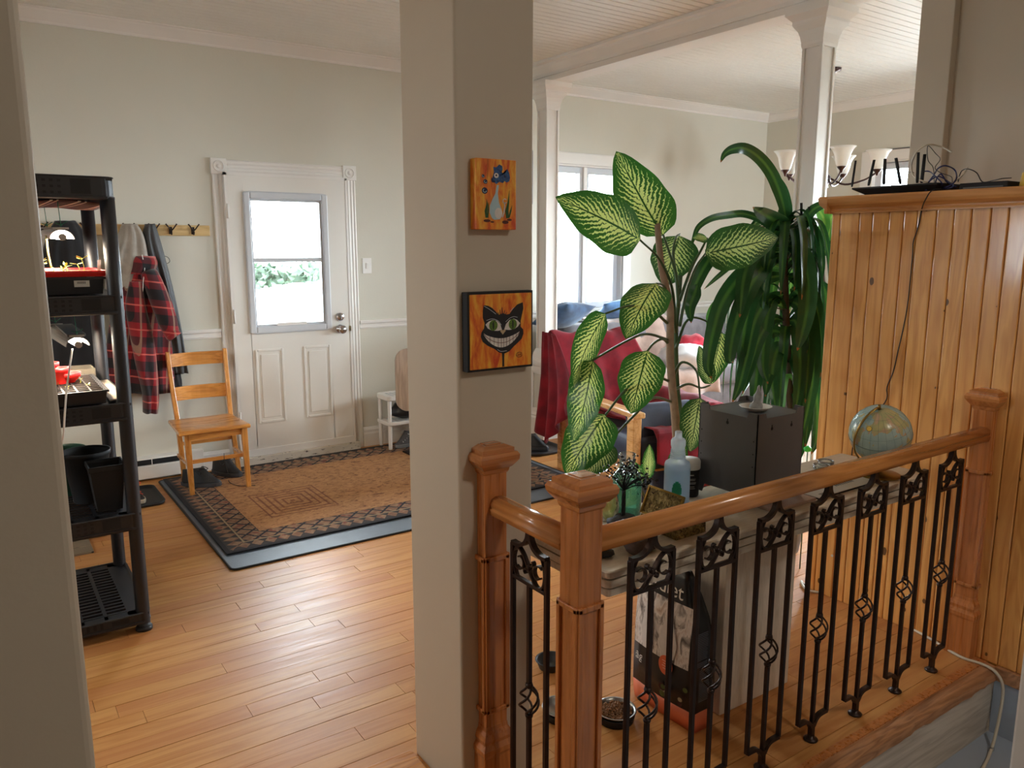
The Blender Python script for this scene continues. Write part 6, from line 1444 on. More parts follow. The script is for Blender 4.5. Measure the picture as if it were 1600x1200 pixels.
# sofa
M['sofa'] = cloth('grey_sofa', S(112, 106, 108), bump=0.2); M['taupe'] = cloth('taupe_throw', S(170, 140, 124), sheen=0.5)
so = thing('grey_sofa', 'grey fabric sofa under the living room window', 'sofa', (5.15, 5.1, 0.0))
obj('sofa_base', cushion(4.02, 6.30, 4.66, 5.56, 0.06, 0.36), M['sofa'], so)
for a, b in ((4.24, 5.14), (5.15, 6.06)): obj('seat_cushion', cushion(a, b, 4.62, 5.25, 0.34, 0.50), M['sofa'], so)
for a, b in ((4.10, 5.13), (5.14, 6.2)): obj('back_cushion', cushion(a, b, 5.16, 5.54, 0.40, 0.90, 0.09), M['sofa'], so)
for a in (4.02, 6.07): obj('sofa_arm', cushion(a, a + 0.23, 4.64, 5.54, 0.10, 0.66, 0.08), M['sofa'], so)
for a in (4.08, 6.22):
    for b in (4.72, 5.48): obj('leg', MB().lathe([(0.02, 0.0015), (0.026, 0.07)], (a, b, 0), 10), M['black'], so)
tw = thing('taupe_throw', 'taupe throw blanket spread over the middle of the grey sofa', 'throw', (4.9, 5.1, 0.50))
pt = bez([(0, 5.50, 0.915), (0, 5.36, 0.925), (0, 5.20, 0.88), (0, 5.12, 0.62), (0, 5.06, 0.53), (0, 4.80, 0.525), (0, 4.60, 0.50), (0, 4.57, 0.30)], 5); NQ = len(pt) - 1
obj('throw_cloth', MB().grid(lambda u, v: (4.42 + u * 0.92 + 0.03 * math.sin(v * 7), pt[int(round(v * NQ))].y - 0.018 * math.sin(u * 17 + v * 3), pt[int(round(v * NQ))].z + 0.012 * math.sin(u * 14 + 2 * v)), 36, NQ), M['taupe'], tw, thick=0.008, fix=False)
def pillow(name, label, c, w_, h, d_, rot, mat, cat='pillow', group=None):
    m = MB(); n = 16
    for sg in (1, -1):
        m.grid(lambda u, v: tuple(Vector(c) + rot @ Vector(((u - 0.5) * w_ * (1 - 0.10 * math.sin(PI * v) ** 1) , sg * d_ * 0.5 * (math.sin(PI * u) * math.sin(PI * v)) ** 0.5 + 0.006 * mnoise.noise(Vector((u * 5, v * 5, c[0] * 9))), (v - 0.5) * h * (1 - 0.10 * math.sin(PI * u))))), n, n)
    o = obj(name, m, mat); return tag(o, label, cat, group)
M['denim'] = cloth('denim', S(70, 104, 142), S(40, 58, 84), 6); M['denim2'] = cloth('denim_light', S(104, 150, 200), S(62, 100, 150), 8)
RX = lambda a: Matrix.Rotation(math.radians(a), 3, 'X'); RY = lambda a: Matrix.Rotation(math.radians(a), 3, 'Y'); RZ = lambda a: Matrix.Rotation(math.radians(a), 3, 'Z')
pillow('denim_pillow', 'faded blue denim pillow on the sofa back, next to the white column', (4.12, 5.22, 0.99), 0.46, 0.40, 0.20, RZ(8) @ RX(62) @ RY(12), M['denim'], group='denim pillows on the sofa back')
pillow('denim_pillow', 'brighter blue denim pillow on the sofa back, behind the variegated leaves', (4.86, 5.34, 0.99), 0.46, 0.36, 0.15, RZ(-5) @ RX(58) @ RY(-10), M['denim2'], group='denim pillows on the sofa back')
M['fluff'] = cloth('white_fluff', S(226, 224, 222), S(196, 198, 204), 5, sheen=0.8, bump=0.8)
o = obj('white_blanket', rock((5.14, 4.80, 0.60), 0.24, 0.22, 0.12, 52, 14, 28), M['fluff']); tag(o, 'crumpled white and grey blanket heaped on the sofa seat', 'blanket')
o = obj('pink_garment', rock((5.50, 5.02, 0.64), 0.15, 0.14, 0.12, 61, 12, 24), cloth('pink_red', S(216, 44, 70), S(180, 24, 50), 9)); tag(o, 'bright pinkish red garment lying on the sofa seat', 'garment')
# side chair and things on the far right, half hidden by the leaves
fd = thing('dark_bag', 'dark blue bag standing by the side wall behind the strap-leaf plant', 'bag', (6.75, 4.35, 0.0015))
obj('bag_body', cushion(6.56, 6.98, 4.1, 4.6, 0.002, 0.75, 0.08), M['navy'], fd)
# chandelier
hx, hy = 5.775, 3.93
cl_ = thing('chandelier', 'dark metal chandelier with white glass bell shades', 'chandelier', (hx, hy, 2.05))
M['bronze'] = plain('bronze_metal', S(66, 48, 44), 0.35, 0.8, var=0.1)
M['shade'] = (lambda t: t)(NT('opal_glass')); t_ = M['shade']; t_.set(S(240, 238, 232), 0.25); t_.b.inputs['Transmission Weight'].default_value = 0.0
d_ = t_.n('ShaderNodeBsdfTranslucent'); d_.inputs[0].default_value = S(245, 242, 236); mx = t_.n('ShaderNodeMixShader'); mx.inputs[0].default_value = 0.5; t_.l(t_.b.outputs[0], mx.inputs[1]); t_.l(d_.outputs[0], mx.inputs[2]); t_.l(mx.outputs[0], t_.out.inputs[0]); M['shade'] = t_.m
obj('canopy', MB().lathe([(0.06, 0), (0.055, -0.02), (0.02, -0.03), (0.008, -0.045)], (hx, hy, ZC - 0.009), 20), M['bronze'], cl_)
chn = MB()
for k in range(15):
    z = 2.90 - k * 0.038; a = (k % 2) * PI / 2
    chn.tube([(hx + 0.009 * math.cos(b) * math.cos(a), hy + 0.009 * math.cos(b) * math.sin(a), z + 0.024 * math.sin(b)) for b in [2 * PI * i / 10 for i in range(10)]], 0.0022, 5, closed=True)
obj('chain', chn, M['bronze'], cl_)['kind'] = 'stuff'
obj('hub', MB().lathe([(0.004, 2.02), (0.02, 2.03), (0.012, 2.05), (0.035, 2.08), (0.035, 2.11), (0.014, 2.14), (0.010, 2.30), (0.02, 2.33), (0.004, 2.36)], (hx, hy, 0), 18), M['bronze'], cl_)
for k in range(5):
    a = 2 * PI * k / 5 + 0.25; dx, dy = math.cos(a), math.sin(a)
    am = obj('arm', MB().tube(bez([(hx + dx * 0.03, hy + dy * 0.03, 2.10), (hx + dx * 0.14, hy + dy * 0.14, 2.05), (hx + dx * 0.28, hy + dy * 0.28, 2.08), (hx + dx * 0.36, hy + dy * 0.36, 2.13)], 5), 0.008, 8), M['bronze'], cl_)
    c = (hx + dx * 0.37, hy + dy * 0.37, 2.12)
    obj('socket', MB().lathe([(0.006, -0.01), (0.010, 0.0), (0.014, 0.012), (0.034, 0.034), (0.036, 0.040), (0.01, 0.042)], c, 16), M['bronze'], am)
    obj('glass_shade', MB().lathe([(0.032, 0.038), (0.044, 0.055), (0.052, 0.09), (0.060, 0.13), (0.078, 0.165), (0.098, 0.185), (0.095, 0.186), (0.074, 0.168), (0.056, 0.13), (0.048, 0.09), (0.040, 0.058), (0.030, 0.042)], c, 28, cap=False), M['shade'], cl_)
# ================================================================== ON THE HALF WALL
zt = 1.7695
rt_ = thing('wifi_router', 'black wireless router with upright antennas on the pine half wall', 'router', (3.20, 1.80, zt))
obj('router_body', MB().loft([[(3.14, 1.66, zt), (3.30, 1.66, zt), (3.30, 1.93, zt), (3.14, 1.93, zt)], [(3.10, 1.63, zt + 0.030), (3.33, 1.63, zt + 0.030), (3.33, 1.985, zt + 0.030), (3.10, 1.985, zt + 0.030)], [(3.10, 1.63, zt + 0.036), (3.33, 1.63, zt + 0.036), (3.33, 1.985, zt + 0.036), (3.10, 1.985, zt + 0.036)]], smooth=False), M['black'], rt_)
for (bx_, by_, tx_, ty_, r_, Yd) in ((1331, 292, 1337, 251, 0.0055, 1.965), (1357, 290, 1366, 250, 0.007, 1.93), (1381, 289, 1383, 248, 0.0075, 1.85), (1407, 288, 1400, 247, 0.0075, 1.78), (1433, 286, 1435, 238, 0.0065, 1.69), (1440, 286, 1445, 241, 0.0075, 1.70)):
    a, b = at(bx_, by_, Yd), at(tx_, ty_, Yd); obj('antenna', MB().tube([a, a.lerp(b, 0.1), b], [r_ * 0.7, r_, r_ * 0.9], 8, flat=0.55), M['black'], rt_)
md_ = thing('modem_box', 'flat black box at the end of the tangled cables on the half wall', 'modem', (3.2, 1.46, zt))
obj('modem_case', MB().bx(3.12, 3.26, 1.385, 1.555, zt, zt + 0.028), M['black'], md_, bevel=0.003)
obj('vent_slots', MB().bx(3.119, 3.1205, 1.40, 1.54, zt + 0.008, zt + 0.012), M['charcoal'], md_)
yl = thing('yellow_device', 'yellow plastic device at the right end of the half wall', 'device', (3.16, 1.27, zt))
obj('yellow_case', MB().loft([[(x, y, z) for x, y, _ in rrect(3.10 + i, 3.24 - i, 1.20 + i, 1.345 - j, 0.02, 0)] for i, j, z in ((0.006, 0.002, zt), (0.0, 0.0, zt + 0.008), (0.0, 0.006, zt + 0.05), (0.010, 0.02, zt + 0.066), (0.03, 0.045, zt + 0.070))]), plain('yellow_plastic', S(208, 168, 48), 0.45), yl)
obj('dark_slot', MB().bx(3.0985, 3.1003, 1.285, 1.31, zt + 0.016, zt + 0.020), M['black'], yl)
obj('foot_pad', MB().bx(3.105, 3.235, 1.21, 1.34, zt - 0.0, zt + 0.004), M['black'], yl)
def cable(name, label, pts, Y, r, mat, cat='cable', group=None):
    P_ = [atX(px, py, 3.15 + 0.05 * math.sin(i * 1.9)) for i, (px, py) in enumerate(pts)]
    for p in P_:
        p.z = max(p.z, zt + r + 0.0005)
    return tag(obj(name, MB().tube(bez(P_, 7), r, 6), mat), label, cat, group)
M['cream'] = plain('cream_cable', S(206, 196, 176), 0.5); M['bluec'] = plain('blue_cable', S(36, 46, 100), 0.5); M['blackc'] = plain('black_cable', S(22, 20, 24), 0.5)
cable('cream_cable', 'thick cream cable arching over the tangle behind the router', [(1488, 238), (1470, 229), (1450, 226), (1432, 238), (1424, 258), (1428, 275), (1445, 284), (1468, 287), (1490, 284), (1505, 272), (1512, 262)], [1.42, 1.46, 1.52, 1.58, 1.6, 1.6, 1.56, 1.52, 1.48, 1.46, 1.45], 0.0032, M['cream'])
cable('thin_cable', 'thin black cable looping highest above the cable tangle', [(1460, 285), (1458, 262), (1450, 250), (1450, 228), (1462, 240), (1469, 249), (1461, 262), (1470, 270), (1486, 276), (1488, 284)], 1.55, 0.0014, M['blackc'])
cable('blue_cable', 'dark blue network cable in a big loop beside the modem box', [(1445, 292), (1458, 275), (1466, 263), (1478, 259), (1492, 266), (1494, 280), (1484, 290), (1470, 293), (1462, 284), (1470, 272), (1480, 285), (1494, 292)], 1.50, 0.0028, M['bluec'])
cable('blue_cable', 'dark blue network cable coiled low between router and modem box', [(1440, 268), (1452, 268), (1462, 276), (1472, 288), (1458, 292), (1448, 290), (1456, 280), (1468, 276), (1482, 284), (1490, 291), (1476, 295), (1460, 295), (1446, 297)], 1.57, 0.0026, M['bluec'])
cable('black_cable', 'black cable curving from the modem box to the right', [(1497, 284), (1502, 268), (1512, 264), (1526, 270), (1535, 284), (1552, 282), (1566, 279), (1580, 278)], 1.40, 0.0018, M['blackc'])
cable('thin_cable', 'thin black cable between the antennas and the pier', [(1393, 290), (1400, 276), (1412, 269), (1418, 272), (1424, 268), (1428, 270)], 1.66, 0.0012, M['blackc'])
cord = [atX(x, y, 3.020 if y < 322 else 3.064) for x, y in ((1447, 297), (1446, 312), (1440, 328), (1437, 345), (1431, 366), (1427, 378), (1426, 398), (1423, 430), (1419, 470), (1412, 510), (1404, 545), (1396, 580), (1386, 605), (1382, 630))]
tag(obj('wall_cord', MB().tube(bez([(3.12, 1.58, zt + 0.004), (3.024, 1.60, zt + 0.004)] + cord[1:] + [(3.064, 1.86, 0.78), (3.064, 1.87, 0.5)], 5), 0.0022, 6), M['blackc']), 'thin black cord hanging down the pine half wall behind the globe', 'cord')
# white cable across the floor and down the step
wc = [(3.066, 1.93, 0.20)] + [atZ(x, y, z) for x, y, z in ((1342, 868, 0.12), (1338, 893, 0.03), (1318, 906, 0.006), (1285, 914, 0.006), (1260, 914, 0.006), (1252, 908, 0.006), (1262, 922, 0.006), (1300, 929, 0.006), (1342, 942, 0.006), (1400, 970, 0.006), (1450, 996, 0.006), (1500, 1026, 0.006), (1535, 1038, 0.006))] + [(3.02, 1.20, -0.004), (3.03, 1.175, -0.06), (3.0, 1.165, -0.17), (2.93, 1.15, -0.252), (2.80, 1.12, -0.262), (2.65, 1.10, -0.264), (2.4, 1.0, -0.264), (2.1, 0.86, -0.264)]
fc = thing('floor_cable', 'pale cable running along the foot of the pine wall and down the step', 'cable', (3.0, 1.3, 0))
obj('cable_sheath', MB().tube(bez(wc, 6), 0.0056, 8), M['cream'], fc)
obj('cable_clip', MB().box((2.93, 1.151, -0.255), (0.018, 0.012, 0.014)), M['steel'], fc)
# ================================================================== PLANTS
def leafmat(name, dark, light, pat, rough=0.32, transl=0.35):
    t = NT(name); uv = t.n('ShaderNodeUVMap').outputs[0]; U_, V_ = t.xyz(uv)[0], t.xyz(uv)[1]
    a = t.math('MULTIPLY', t.math('ABSOLUTE', t.math('SUBTRACT', U_, 0.5)), 2.0)
    mp = t.n('ShaderNodeMapping'); mp.inputs['Scale'].default_value = (3, 12, 1); t.l(uv, mp.inputs[0]); n1 = t.noise(mp.outputs[0], 2.0, 3, 0.6)
    mp2 = t.n('ShaderNodeMapping'); mp2.inputs['Scale'].default_value = (14, 40, 1); t.l(uv, mp2.inputs[0]); n2 = t.noise(mp2.outputs[0], 1.5, 3, 0.7)
    if pat == 'dieff':
        q = t.math('SUBTRACT', t.math('MULTIPLY', V_, 14.0), t.math('MULTIPLY', a, 4.5))
        fr = t.math('FRACT', t.math('ADD', q, t.math('MULTIPLY', n1, 1.6))); st = t.math('ABSOLUTE', t.math('SUBTRACT', fr, 0.5))
        edge = t.math('ADD', t.math('MULTIPLY', a, 0.50), t.math('MULTIPLY', t.math('ABSOLUTE', t.math('SUBTRACT', V_, 0.48)), 0.35))
        thr = t.math('SUBTRACT', t.math('ADD', st, t.math('MULTIPLY', t.math('SUBTRACT', n2, 0.5), 0.55)), edge)
        msk = t.ramp(thr, [(0.0, (0, 0, 0, 1)), (0.05, (1, 1, 1, 1))])
        col = t.mix(msk, t.mix(n1, dark, tuple(k * 1.5 for k in dark[:3]) + (1,)), light)
        col = t.mix(t.math('LESS_THAN', a, 0.035), col, tuple(k * 0.9 for k in dark[:3]) + (1,))
        ve = t.math('LESS_THAN', st, 0.03)
    else:
        msk = t.ramp(a, [(0.08, (1, 1, 1, 1)), (0.30, (0, 0, 0, 1))])
        col = t.mix(t.math('MULTIPLY', msk, 0.6), t.mix(n1, dark, tuple(k * 1.6 for k in dark[:3]) + (1,)), light)
        tip = t.math('GREATER_THAN', t.math('ADD', V_, t.math('MULTIPLY', n1, 0.10)), 1.02); col = t.mix(tip, col, S(150, 96, 50))
    t.set(col, rough); 
    tr = t.n('ShaderNodeBsdfTranslucent'); t.l(col, tr.inputs[0]); mx = t.n('ShaderNodeMixShader'); mx.inputs[0].default_value = transl
    t.l(t.b.outputs[0], mx.inputs[1]); t.l(tr.outputs[0], mx.inputs[2]); t.l(mx.outputs[0], t.out.inputs[0])
    t.bump(n2, 0.1, 0.002)
    return t.m
M['dieff'] = leafmat('variegated_leaf', S(46, 98, 36), S(228, 246, 150), 'dieff', 0.34, 0.55)
M['dieffd'] = leafmat('dark_variegated_leaf', S(38, 78, 32), S(190, 208, 130), 'dieff', 0.34, 0.4)
M['drac'] = leafmat('strap_leaf', S(32, 68, 32), S(84, 130, 50), 'drac', 0.27, 0.26)
M['dracl'] = leafmat('light_strap_leaf', S(70, 120, 50), S(150, 180, 84), 'drac', 0.34, 0.42)
M['stem'] = plain('woody_stem', S(150, 126, 104), 0.75, var=0.15, scale=30, bump=0.4); M['petiole'] = plain('leaf_stalk', S(58, 84, 48), 0.4, var=0.12, scale=20)
def leaf(P0, P1, W, par, mat, roll=0.0, curl=0.04, fold=0.12, bend=0.0, name='leaf', k=(0.46, 0.80), nx=8, ny=18, wav=0.02, seed=0):
    P0, P1 = Vector(P0), Vector(P1); a = P1 - P0; L = a.length; ah = a.normalized(); v = (CAM - (P0 + P1) / 2).normalized()
    s_ = ah.cross(v).normalized(); s_ = Matrix.Rotation(roll, 3, ah) @ s_; nm = s_.cross(ah)
    if nm.dot(v) < 0: nm = -nm
    tm = k[0] / (k[0] + k[1]); nrm = 1 / (tm ** k[0] * (1 - tm) ** k[1])
    def f(u, t):
        x = 2 * u - 1; w_ = W * (max(t, 0) ** k[0]) * (max(1 - t, 0) ** k[1]) * nrm * (1 + 0.03 * math.sin(t * 19 + seed))
        c = P0 + a * t + nm * (curl * L * math.sin(PI * t)) + s_ * (bend * L * math.sin(PI * t))
        return tuple(c + s_ * (x * w_) - nm * (fold * abs(x) * w_) + nm * (wav * W * math.sin(t * 16 + seed + (2 if x > 0 else 0)) * abs(x)))
    return obj(name, MB().grid(f, nx, ny), mat, par, fix=False)
YD = 2.28
dp = thing('dieffenbachia', 'tall dieffenbachia with yellow-green streaked leaves behind the stone table', 'plant', (2.44, YD, 0.0015))
pc_ = (2.44, YD)
pot_ = obj('plant_pot', MB().lathe([(0.12, 0.0015), (0.16, 0.24), (0.17, 0.245), (0.17, 0.27), (0.155, 0.27), (0.145, 0.22)], (pc_[0], pc_[1], 0), 32, cap=False).lathe([(0.12, 0.0015), (0.001, 0.002)], (pc_[0], pc_[1], 0), 32), plain('terracotta', S(176, 98, 62), 0.8), dp)
obj('pot_soil', MB().lathe([(0.148, 0.235), (0.001, 0.245)], (pc_[0], pc_[1], 0), 24), M['soil'], dp)
spx = [(1063, 760), (1062, 720), (1058, 690), (1054, 640), (1050, 600), (1047, 560), (1047, 520), (1047, 480), (1041, 450), (1034, 420), (1030, 385), (1027, 350), (1023, 308)]
sp_ = [Vector((2.44, YD, 0.24)), Vector((2.43, YD, 0.45))] + [at(x, y, YD) for x, y in spx[1:]]
obj('stem', MB().tube(bez(sp_, 5), [0.021 - 0.010 * i / 70 for i in range(66)][:len(bez(sp_, 5))] if len(bez(sp_, 5)) <= 66 else 0.018, 12), M['stem'], dp)
obj('second_stem', MB().tube(bez([(2.47, YD + 0.02, 0.24)] + [at(x, y, YD + 0.03) for x, y in ((1066, 690), (1058, 600), (1056, 520), (1060, 470), (1063, 430))], 5), 0.010, 10), M['petiole'], dp)
ang = lambda d: math.radians(d)
def petiole(pts, Ys, r=0.006):
    P_ = [at(x, y, Y) for (x, y), Y in zip(pts, Ys)]; b = bez(P_, 6); n = len(b)
    return obj('leaf_stalk', MB().tube(b, [r * (1.25 - 0.5 * i / n) for i in range(n)], 8, flat=0.8), M['petiole'], dp)
PXM = 372.0
#        base px      tip px      half width px   Y base Y tip roll curl mat   petiole points
DL = [((1000, 375), (868, 308), 38, 2.24, 2.10, 0.25, 0.05, 'dieff', [(1056, 520), (1050, 450), (1030, 405), (1000, 375)]),
      ((1036, 368), (963, 236), 38, 2.30, 2.20, -0.2, 0.05, 'dieff', [(1060, 480), (1056, 430), (1046, 395), (1036, 366)]),
      ((1062, 368), (1038, 447), 36, 2.40, 2.40, 0.3, 0.04, 'dieffd', [(1060, 450), (1052, 400), (1056, 372), (1062, 366)]),
      ((1026, 443), (978, 530), 34, 2.26, 2.12, 0.3, 0.07, 'dieff', [(1048, 500), (1045, 462), (1036, 446), (1026, 443)]),
      ((946, 490), (896, 606), 27, 2.15, 2.05, -0.75, -0.06, 'dieff', [(1046, 508), (1020, 486), (985, 478), (946, 490)]),
      ((926, 563), (896, 690), 29, 2.10, 2.02, -0.45, 0.05, 'dieff', [(1047, 532), (1010, 522), (975, 535), (926, 563)]),
      ((1012, 548), (986, 647), 34, 2.22, 2.10, 0.1, 0.04, 'dieff', [(1047, 540), (1036, 530), (1022, 536), (1012, 548)]),
      ((945, 648), (884, 742), 36, 2.10, 2.02, 0.2, 0.05, 'dieff', [(1046, 596), (1012, 584), (975, 612), (945, 650)]),
      ((950, 690), (914, 745), 26, 2.06, 1.98, 0.2, 0.05, 'dieffd', [(1050, 628), (1020, 622), (990, 650), (950, 692)]),
      ((1094, 622), (1078, 706), 26, 2.14, 2.10, 0.0, 0.03, 'dieffd', [(1052, 588), (1066, 566), (1088, 580), (1094, 622)]),
      ((1102, 396), (1216, 371), 36, 2.32, 2.28, 0.1, 0.06, 'dieffd', [(1062, 510), (1072, 460), (1086, 420), (1102, 396)]),
      ((1012, 748), (1015, 694), 11, 2.05, 2.05, 0.2, 0.03, 'dieff', [(1040, 790), (1024, 775), (1014, 760), (1012, 746)]),
      ((1050, 735), (1072, 690), 15, 2.20, 2.16, -0.3, 0.03, 'dieff', [(1058, 770), (1054, 755), (1050, 740), (1050, 735)]),
      ((1000, 760), (985, 720), 16, 2.04, 2.04, 0.5, 0.03, 'dieff', [(1030, 800), (1014, 785), (1004, 770), (1000, 760)]),
      ((1105, 372), (1082, 372), 9, 2.30, 2.30, 0.6, 0.05, 'dieff', [(1062, 470), (1080, 420), (1096, 390), (1105, 372)]),
      ((1110, 600), (1092, 540), 14, 2.35, 2.35, 0.2, 0.05, 'dieffd', [(1052, 610), (1075, 600), (1095, 606), (1110, 602)]),
      ((1128, 520), (1112, 600), 24, 2.40, 2.36, 0.4, 0.05, 'dieff', [(1056, 545), (1074, 500), (1100, 500), (1128, 520)])]
for i, (b, t, hw, Yb, Yt, rl, cu, mt_n, pp) in enumerate(DL):
    leaf(at(b[0], b[1], Yb), at(t[0], t[1], Yt), hw / PXM * (Yb / 2.3), dp, M[mt_n], roll=rl, curl=cu, seed=i * 1.7)
    n_ = len(pp); petiole(pp, [YD + 0.01 + (Yb - YD - 0.01) * j / (n_ - 1) for j in range(n_)])
# strap-leaf plant (corn plant)
YC = 2.46
dr = thing('corn_plant', 'large dark corn plant with drooping strap leaves beside the pine half wall', 'plant', (3.36, YC, 0.0015))
obj('plant_pot', MB().lathe([(0.13, 0.0015), (0.17, 0.26), (0.18, 0.265), (0.18, 0.30), (0.165, 0.30), (0.155, 0.24)], (3.36, YC, 0), 32, cap=False).lathe([(0.13, 0.0015), (0.001, 0.002)], (3.36, YC, 0), 32), plain('grey_pot', S(120, 118, 114), 0.7), dr)
obj('pot_soil', MB().lathe([(0.158, 0.265), (0.001, 0.275)], (3.36, YC, 0), 24), M['soil'], dr)
tk_ = bez([(3.36, YC, 0.26)] + [at(x, y, YC) for x, y in ((1234, 680), (1233, 600), (1229, 520), (1227, 440), (1226, 375), (1228, 352))], 5)
obj('trunk', MB().tube(tk_, [0.022 - 0.010 * i / len(tk_) for i in range(len(tk_))], 12), plain('trunk_bark', S(74, 62, 46), 0.8, var=0.2, scale=40), dr)
obj('second_trunk', MB().tube(bez([(3.42, YC + 0.03, 0.26), (3.50, YC + 0.05, 0.8)] + [at(x, y, YC + 0.06) for x, y in ((1282, 480), (1284, 420), (1280, 380))], 5), 0.014, 10), plain('trunk_bark2', S(74, 62, 46), 0.8, var=0.2, scale=40), dr)
for sx_, y0_, y1_ in ((1252, 317, 470), (1264, 323, 470)):
    obj('support_stake', MB().tube([at(sx_, y0_, YC - 0.03), at(sx_ + 3, y1_, YC - 0.03)], 0.0065, 8), M['black'], dr)
def ribbon(P_, W, mat, par, shape=None, twist=0.0, face=None, fold=0.18, n=6, nm='leaf'):
    c = bez(P_, 5); N = len(c) - 1; shape = shape or (lambda t: (min(1, t / 0.28) ** 0.6 * 0.75 + 0.25) * (1 - t ** 3.2) ** 0.75)
    fr = []
    for i, p in enumerate(c):
        t = (c[min(i + 1, N)] - c[max(i - 1, 0)]).normalized()
        up = face(p) if face else Vector((0, 0, 1))
        s_ = t.cross(up)
        if s_.length < 1e-3: s_ = t.orthogonal()
        s_.normalize()
        if i and s_.dot(fr[-1][2]) < 0: s_ = -s_
        s_ = Matrix.Rotation(twist * i / N, 3, t) @ s_ if twist else s_
        if i: s_ = (fr[-1][2] * 0.5 + s_ * 0.5).normalized() if not twist else s_
        fr.append((p, t, s_, s_.cross(t)))
    def f(u, v):
        p, t, s_, n_ = fr[int(round(v * N))]; x = 2 * u - 1; w_ = W * max(shape(v), 0.02)
        return tuple(p + s_ * (x * w_) + n_ * (fold * abs(x) * w_) + n_ * (0.05 * W * math.sin(v * 22 + x)))
    return obj(nm, MB().grid(f, n, N), mat, par, fix=False)
toCam = lambda p: (CAM - p).normalized()
PM = 318.0
def pxl(pts, hw, mat='drac', Y0=YC, dY=-0.12, tw=0.0, fold=0.15):
    n_ = len(pts); P_ = [at(x, y, Y0 + dY * i / (n_ - 1)) for i, (x, y) in enumerate(pts)]
    ribbon(P_, hw * 0.80 / PM, M[mat], dr, face=toCam, twist=tw, fold=fold)
pxl([(1229, 352), (1226, 330), (1218, 300), (1205, 270), (1186, 246), (1164, 232), (1145, 233), (1132, 241), (1126, 254)], 12, 'drac', dY=-0.02)
pxl([(1228, 360), (1228, 330), (1222, 300), (1212, 280), (1200, 262)], 13, 'drac', dY=0.10)
pxl([(1230, 362), (1222, 352), (1206, 342), (1190, 333), (1176, 324)], 17, 'drac', dY=-0.10)
pxl([(1230, 372), (1240, 366), (1254, 352), (1266, 332), (1280, 322), (1296, 318), (1304, 326)], 11, 'drac', dY=-0.08)
pxl([(1222, 372), (1206, 358), (1186, 342), (1162, 334), (1138, 336), (1112, 341), (1092, 354), (1084, 372), (1080, 388)], 7, 'drac', dY=-0.1)
pxl([(1232, 384), (1244, 388), (1256, 410), (1262, 450), (1260, 490), (1252, 525), (1246, 548)], 20, 'drac', dY=-0.22)
pxl([(1222, 382), (1204, 376), (1188, 384), (1172, 404), (1162, 436), (1158, 470), (1156, 496)], 17, 'drac', dY=-0.2)
pxl([(1222, 400), (1200, 410), (1176, 440), (1158, 480), (1146, 520), (1140, 560), (1146, 566)], 17, 'drac', dY=-0.25)
pxl([(1222, 400), (1196, 408), (1160, 430), (1130, 470), (1114, 520), (1106, 570), (1112, 592)], 17, 'drac', dY=-0.2)
pxl([(1236, 450), (1256, 470), (1268, 520), (1270, 580), (1262, 640), (1250, 690)], 17, 'drac', dY=-0.22)
pxl([(1222, 470), (1200, 470), (1180, 500), (1168, 550), (1156, 600), (1144, 630)], 14, 'drac', dY=-0.24)
pxl([(1222, 500), (1206, 500), (1186, 530), (1170, 580), (1160, 616)], 12, 'drac', dY=-0.2)
pxl([(1226, 440), (1212, 430), (1196, 440), (1190, 470), (1196, 500)], 13, 'dracl', dY=0.2)
pxl([(1226, 400), (1214, 392), (1204, 410), (1198, 450), (1203, 500), (1210, 550), (1206, 610)], 13, 'dracl', dY=0.22)
pxl([(1224, 420), (1170, 400), (1146, 390), (1136, 410), (1130, 430)], 10, 'dracl', dY=0.15)
pxl([(1224, 390), (1190, 392), (1150, 410), (1122, 432), (1100, 452)], 6, 'drac', dY=-0.1)
pxl([(1090, 445), (1084, 462), (1078, 480), (1080, 505)], 12, 'drac', Y0=2.34, dY=-0.02)
pxl([(1104, 388), (1110, 400), (1096, 425), (1084, 452), (1076, 480), (1082, 500)], 12, 'drac', Y0=2.38, dY=-0.02)
pxl([(1226, 480), (1180, 460), (1140, 462), (1118, 478), (1108, 500), (1112, 530)], 10, 'dracl', dY=-0.05)
pxl([(1232, 540), (1244, 560), (1256, 600), (1262, 650), (1258, 700)], 16, 'drac', dY=-0.15)
pxl([(1228, 560), (1214, 560), (1200, 590), (1196, 620)], 14, 'drac', dY=-0.15)
pxl([(1282, 382), (1292, 372), (1300, 340), (1304, 330)], 15, 'dracl', dY=0.0, Y0=YC + 0.06)
pxl([(1282, 384), (1288, 350), (1282, 332), (1272, 328)], 12, 'dracl', dY=0.02, Y0=YC + 0.06)
pxl([(1284, 386), (1302, 380), (1312, 356), (1310, 340)], 13, 'dracl', dY=0.0, Y0=YC + 0.08)
pxl([(1284, 400), (1296, 386), (1304, 400), (1304, 440), (1302, 480)], 14, 'drac', dY=-0.05, Y0=YC + 0.05)
pxl([(1282, 410), (1270, 404), (1256, 400), (1244, 406)], 8, 'drac', dY=-0.05, Y0=YC + 0.05)
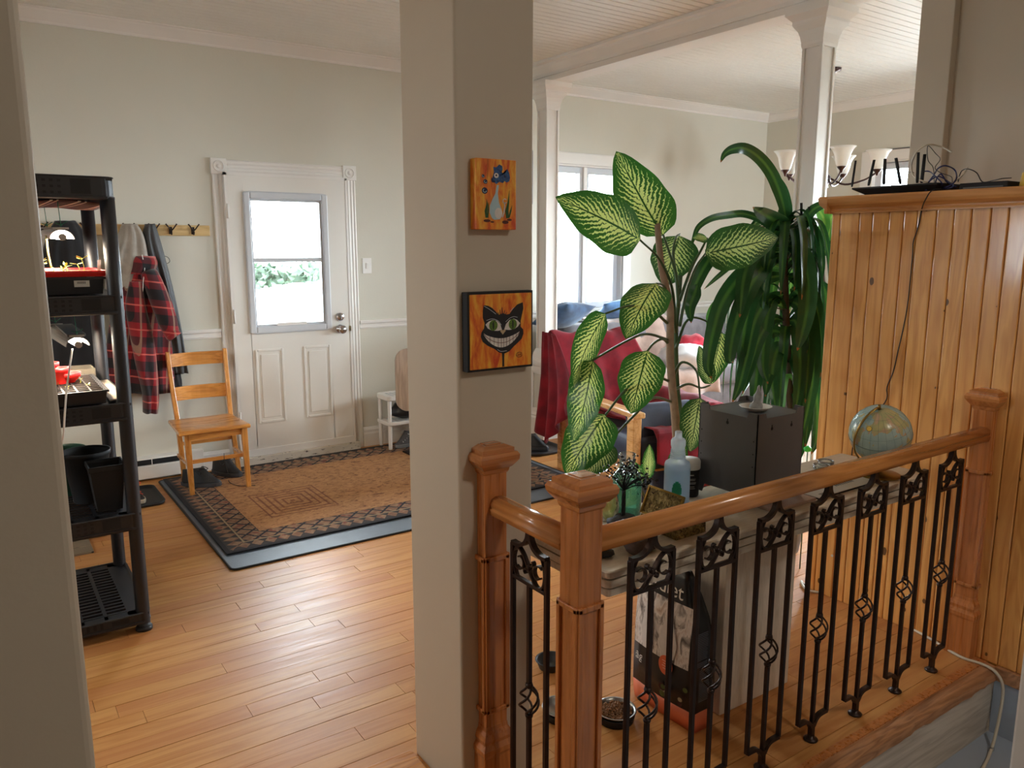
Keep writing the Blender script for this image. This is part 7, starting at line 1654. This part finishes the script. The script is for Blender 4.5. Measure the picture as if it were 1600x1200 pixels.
for q_ in ([(1232, 470), (1250, 480), (1262, 520), (1262, 580), (1258, 630)], [(1232, 500), (1244, 505), (1250, 550), (1248, 610), (1240, 650)], [(1224, 520), (1204, 520), (1186, 560), (1180, 610), (1176, 640)],
           [(1224, 540), (1214, 548), (1206, 590), (1212, 640)], [(1234, 560), (1260, 570), (1276, 620), (1276, 680), (1268, 710)], [(1224, 430), (1190, 440), (1170, 480), (1160, 540), (1158, 580)], [(1230, 430), (1250, 440), (1272, 470), (1282, 530), (1282, 590)],
           [(1224, 460), (1206, 470), (1196, 510), (1192, 570), (1200, 600)], [(1284, 440), (1292, 470), (1290, 540), (1284, 600)], [(1236, 600), (1250, 620), (1256, 670), (1250, 720)]):
    pxl(q_, 15, 'drac', dY=-0.16)
random.seed(31)
for i in range(64):
    s_ = random.random(); b = tk_[int(s_ * 0.62 * len(tk_)) + int(0.34 * len(tk_))] if True else None
    b = tk_[min(len(tk_) - 1, int((0.30 + 0.68 * s_) * len(tk_)))]
    az = random.uniform(0, 2 * PI); dx, dy = math.cos(az), math.sin(az)
    if dy < -0.35 and dx < 0.9: dy *= 0.45
    r_ = random.uniform(0.16, 0.30); dr_ = random.uniform(0.22, 0.48); up_ = random.uniform(0.02, 0.09)
    P_ = [b, b + Vector((dx * r_ * 0.35, dy * r_ * 0.35, up_)), b + Vector((dx * r_ * 0.75, dy * r_ * 0.75, up_ * 0.6)), b + Vector((dx * r_, dy * r_, -dr_ * 0.45)), b + Vector((dx * r_ * 1.02, dy * r_ * 1.02, -dr_))]
    if any(p.x > 3.04 and p.y < 2.10 for p in P_): continue
    ribbon(P_, random.uniform(0.020, 0.032), M['drac' if random.random() < 0.8 else 'dracl'], dr, face=lambda p: Vector((dx * 0.3, dy * 0.3, 1)).normalized(), fold=0.2)
# small potted green plant peeping out low beside the half wall, and the green bead
gb_ = obj('green_figurine', rock((3.0, 2.20, 0.34), 0.022, 0.018, 0.016, 71), plain('bright_green', S(60, 200, 80), 0.3)); gbr = thing('garden_stake', 'tiny bright green beetle ornament on a stick beside the half wall', 'ornament', (3.0, 2.2, 0.0015))
pos_ = at(1262, 702, 2.2)
gb_.parent = gbr; gb_.data.transform(Matrix.Translation(Vector((0, 0, pos_.z)) - Vector((3.0, 2.20, 0.34)))); gbr.location = (pos_.x, pos_.y, 0.0015); gb_.name = 'green_beetle'
obj('stick', MB().tube([(pos_.x, pos_.y, 0.0015), (pos_.x, pos_.y, pos_.z - 0.01)], 0.003, 6), M['petiole'], gbr)
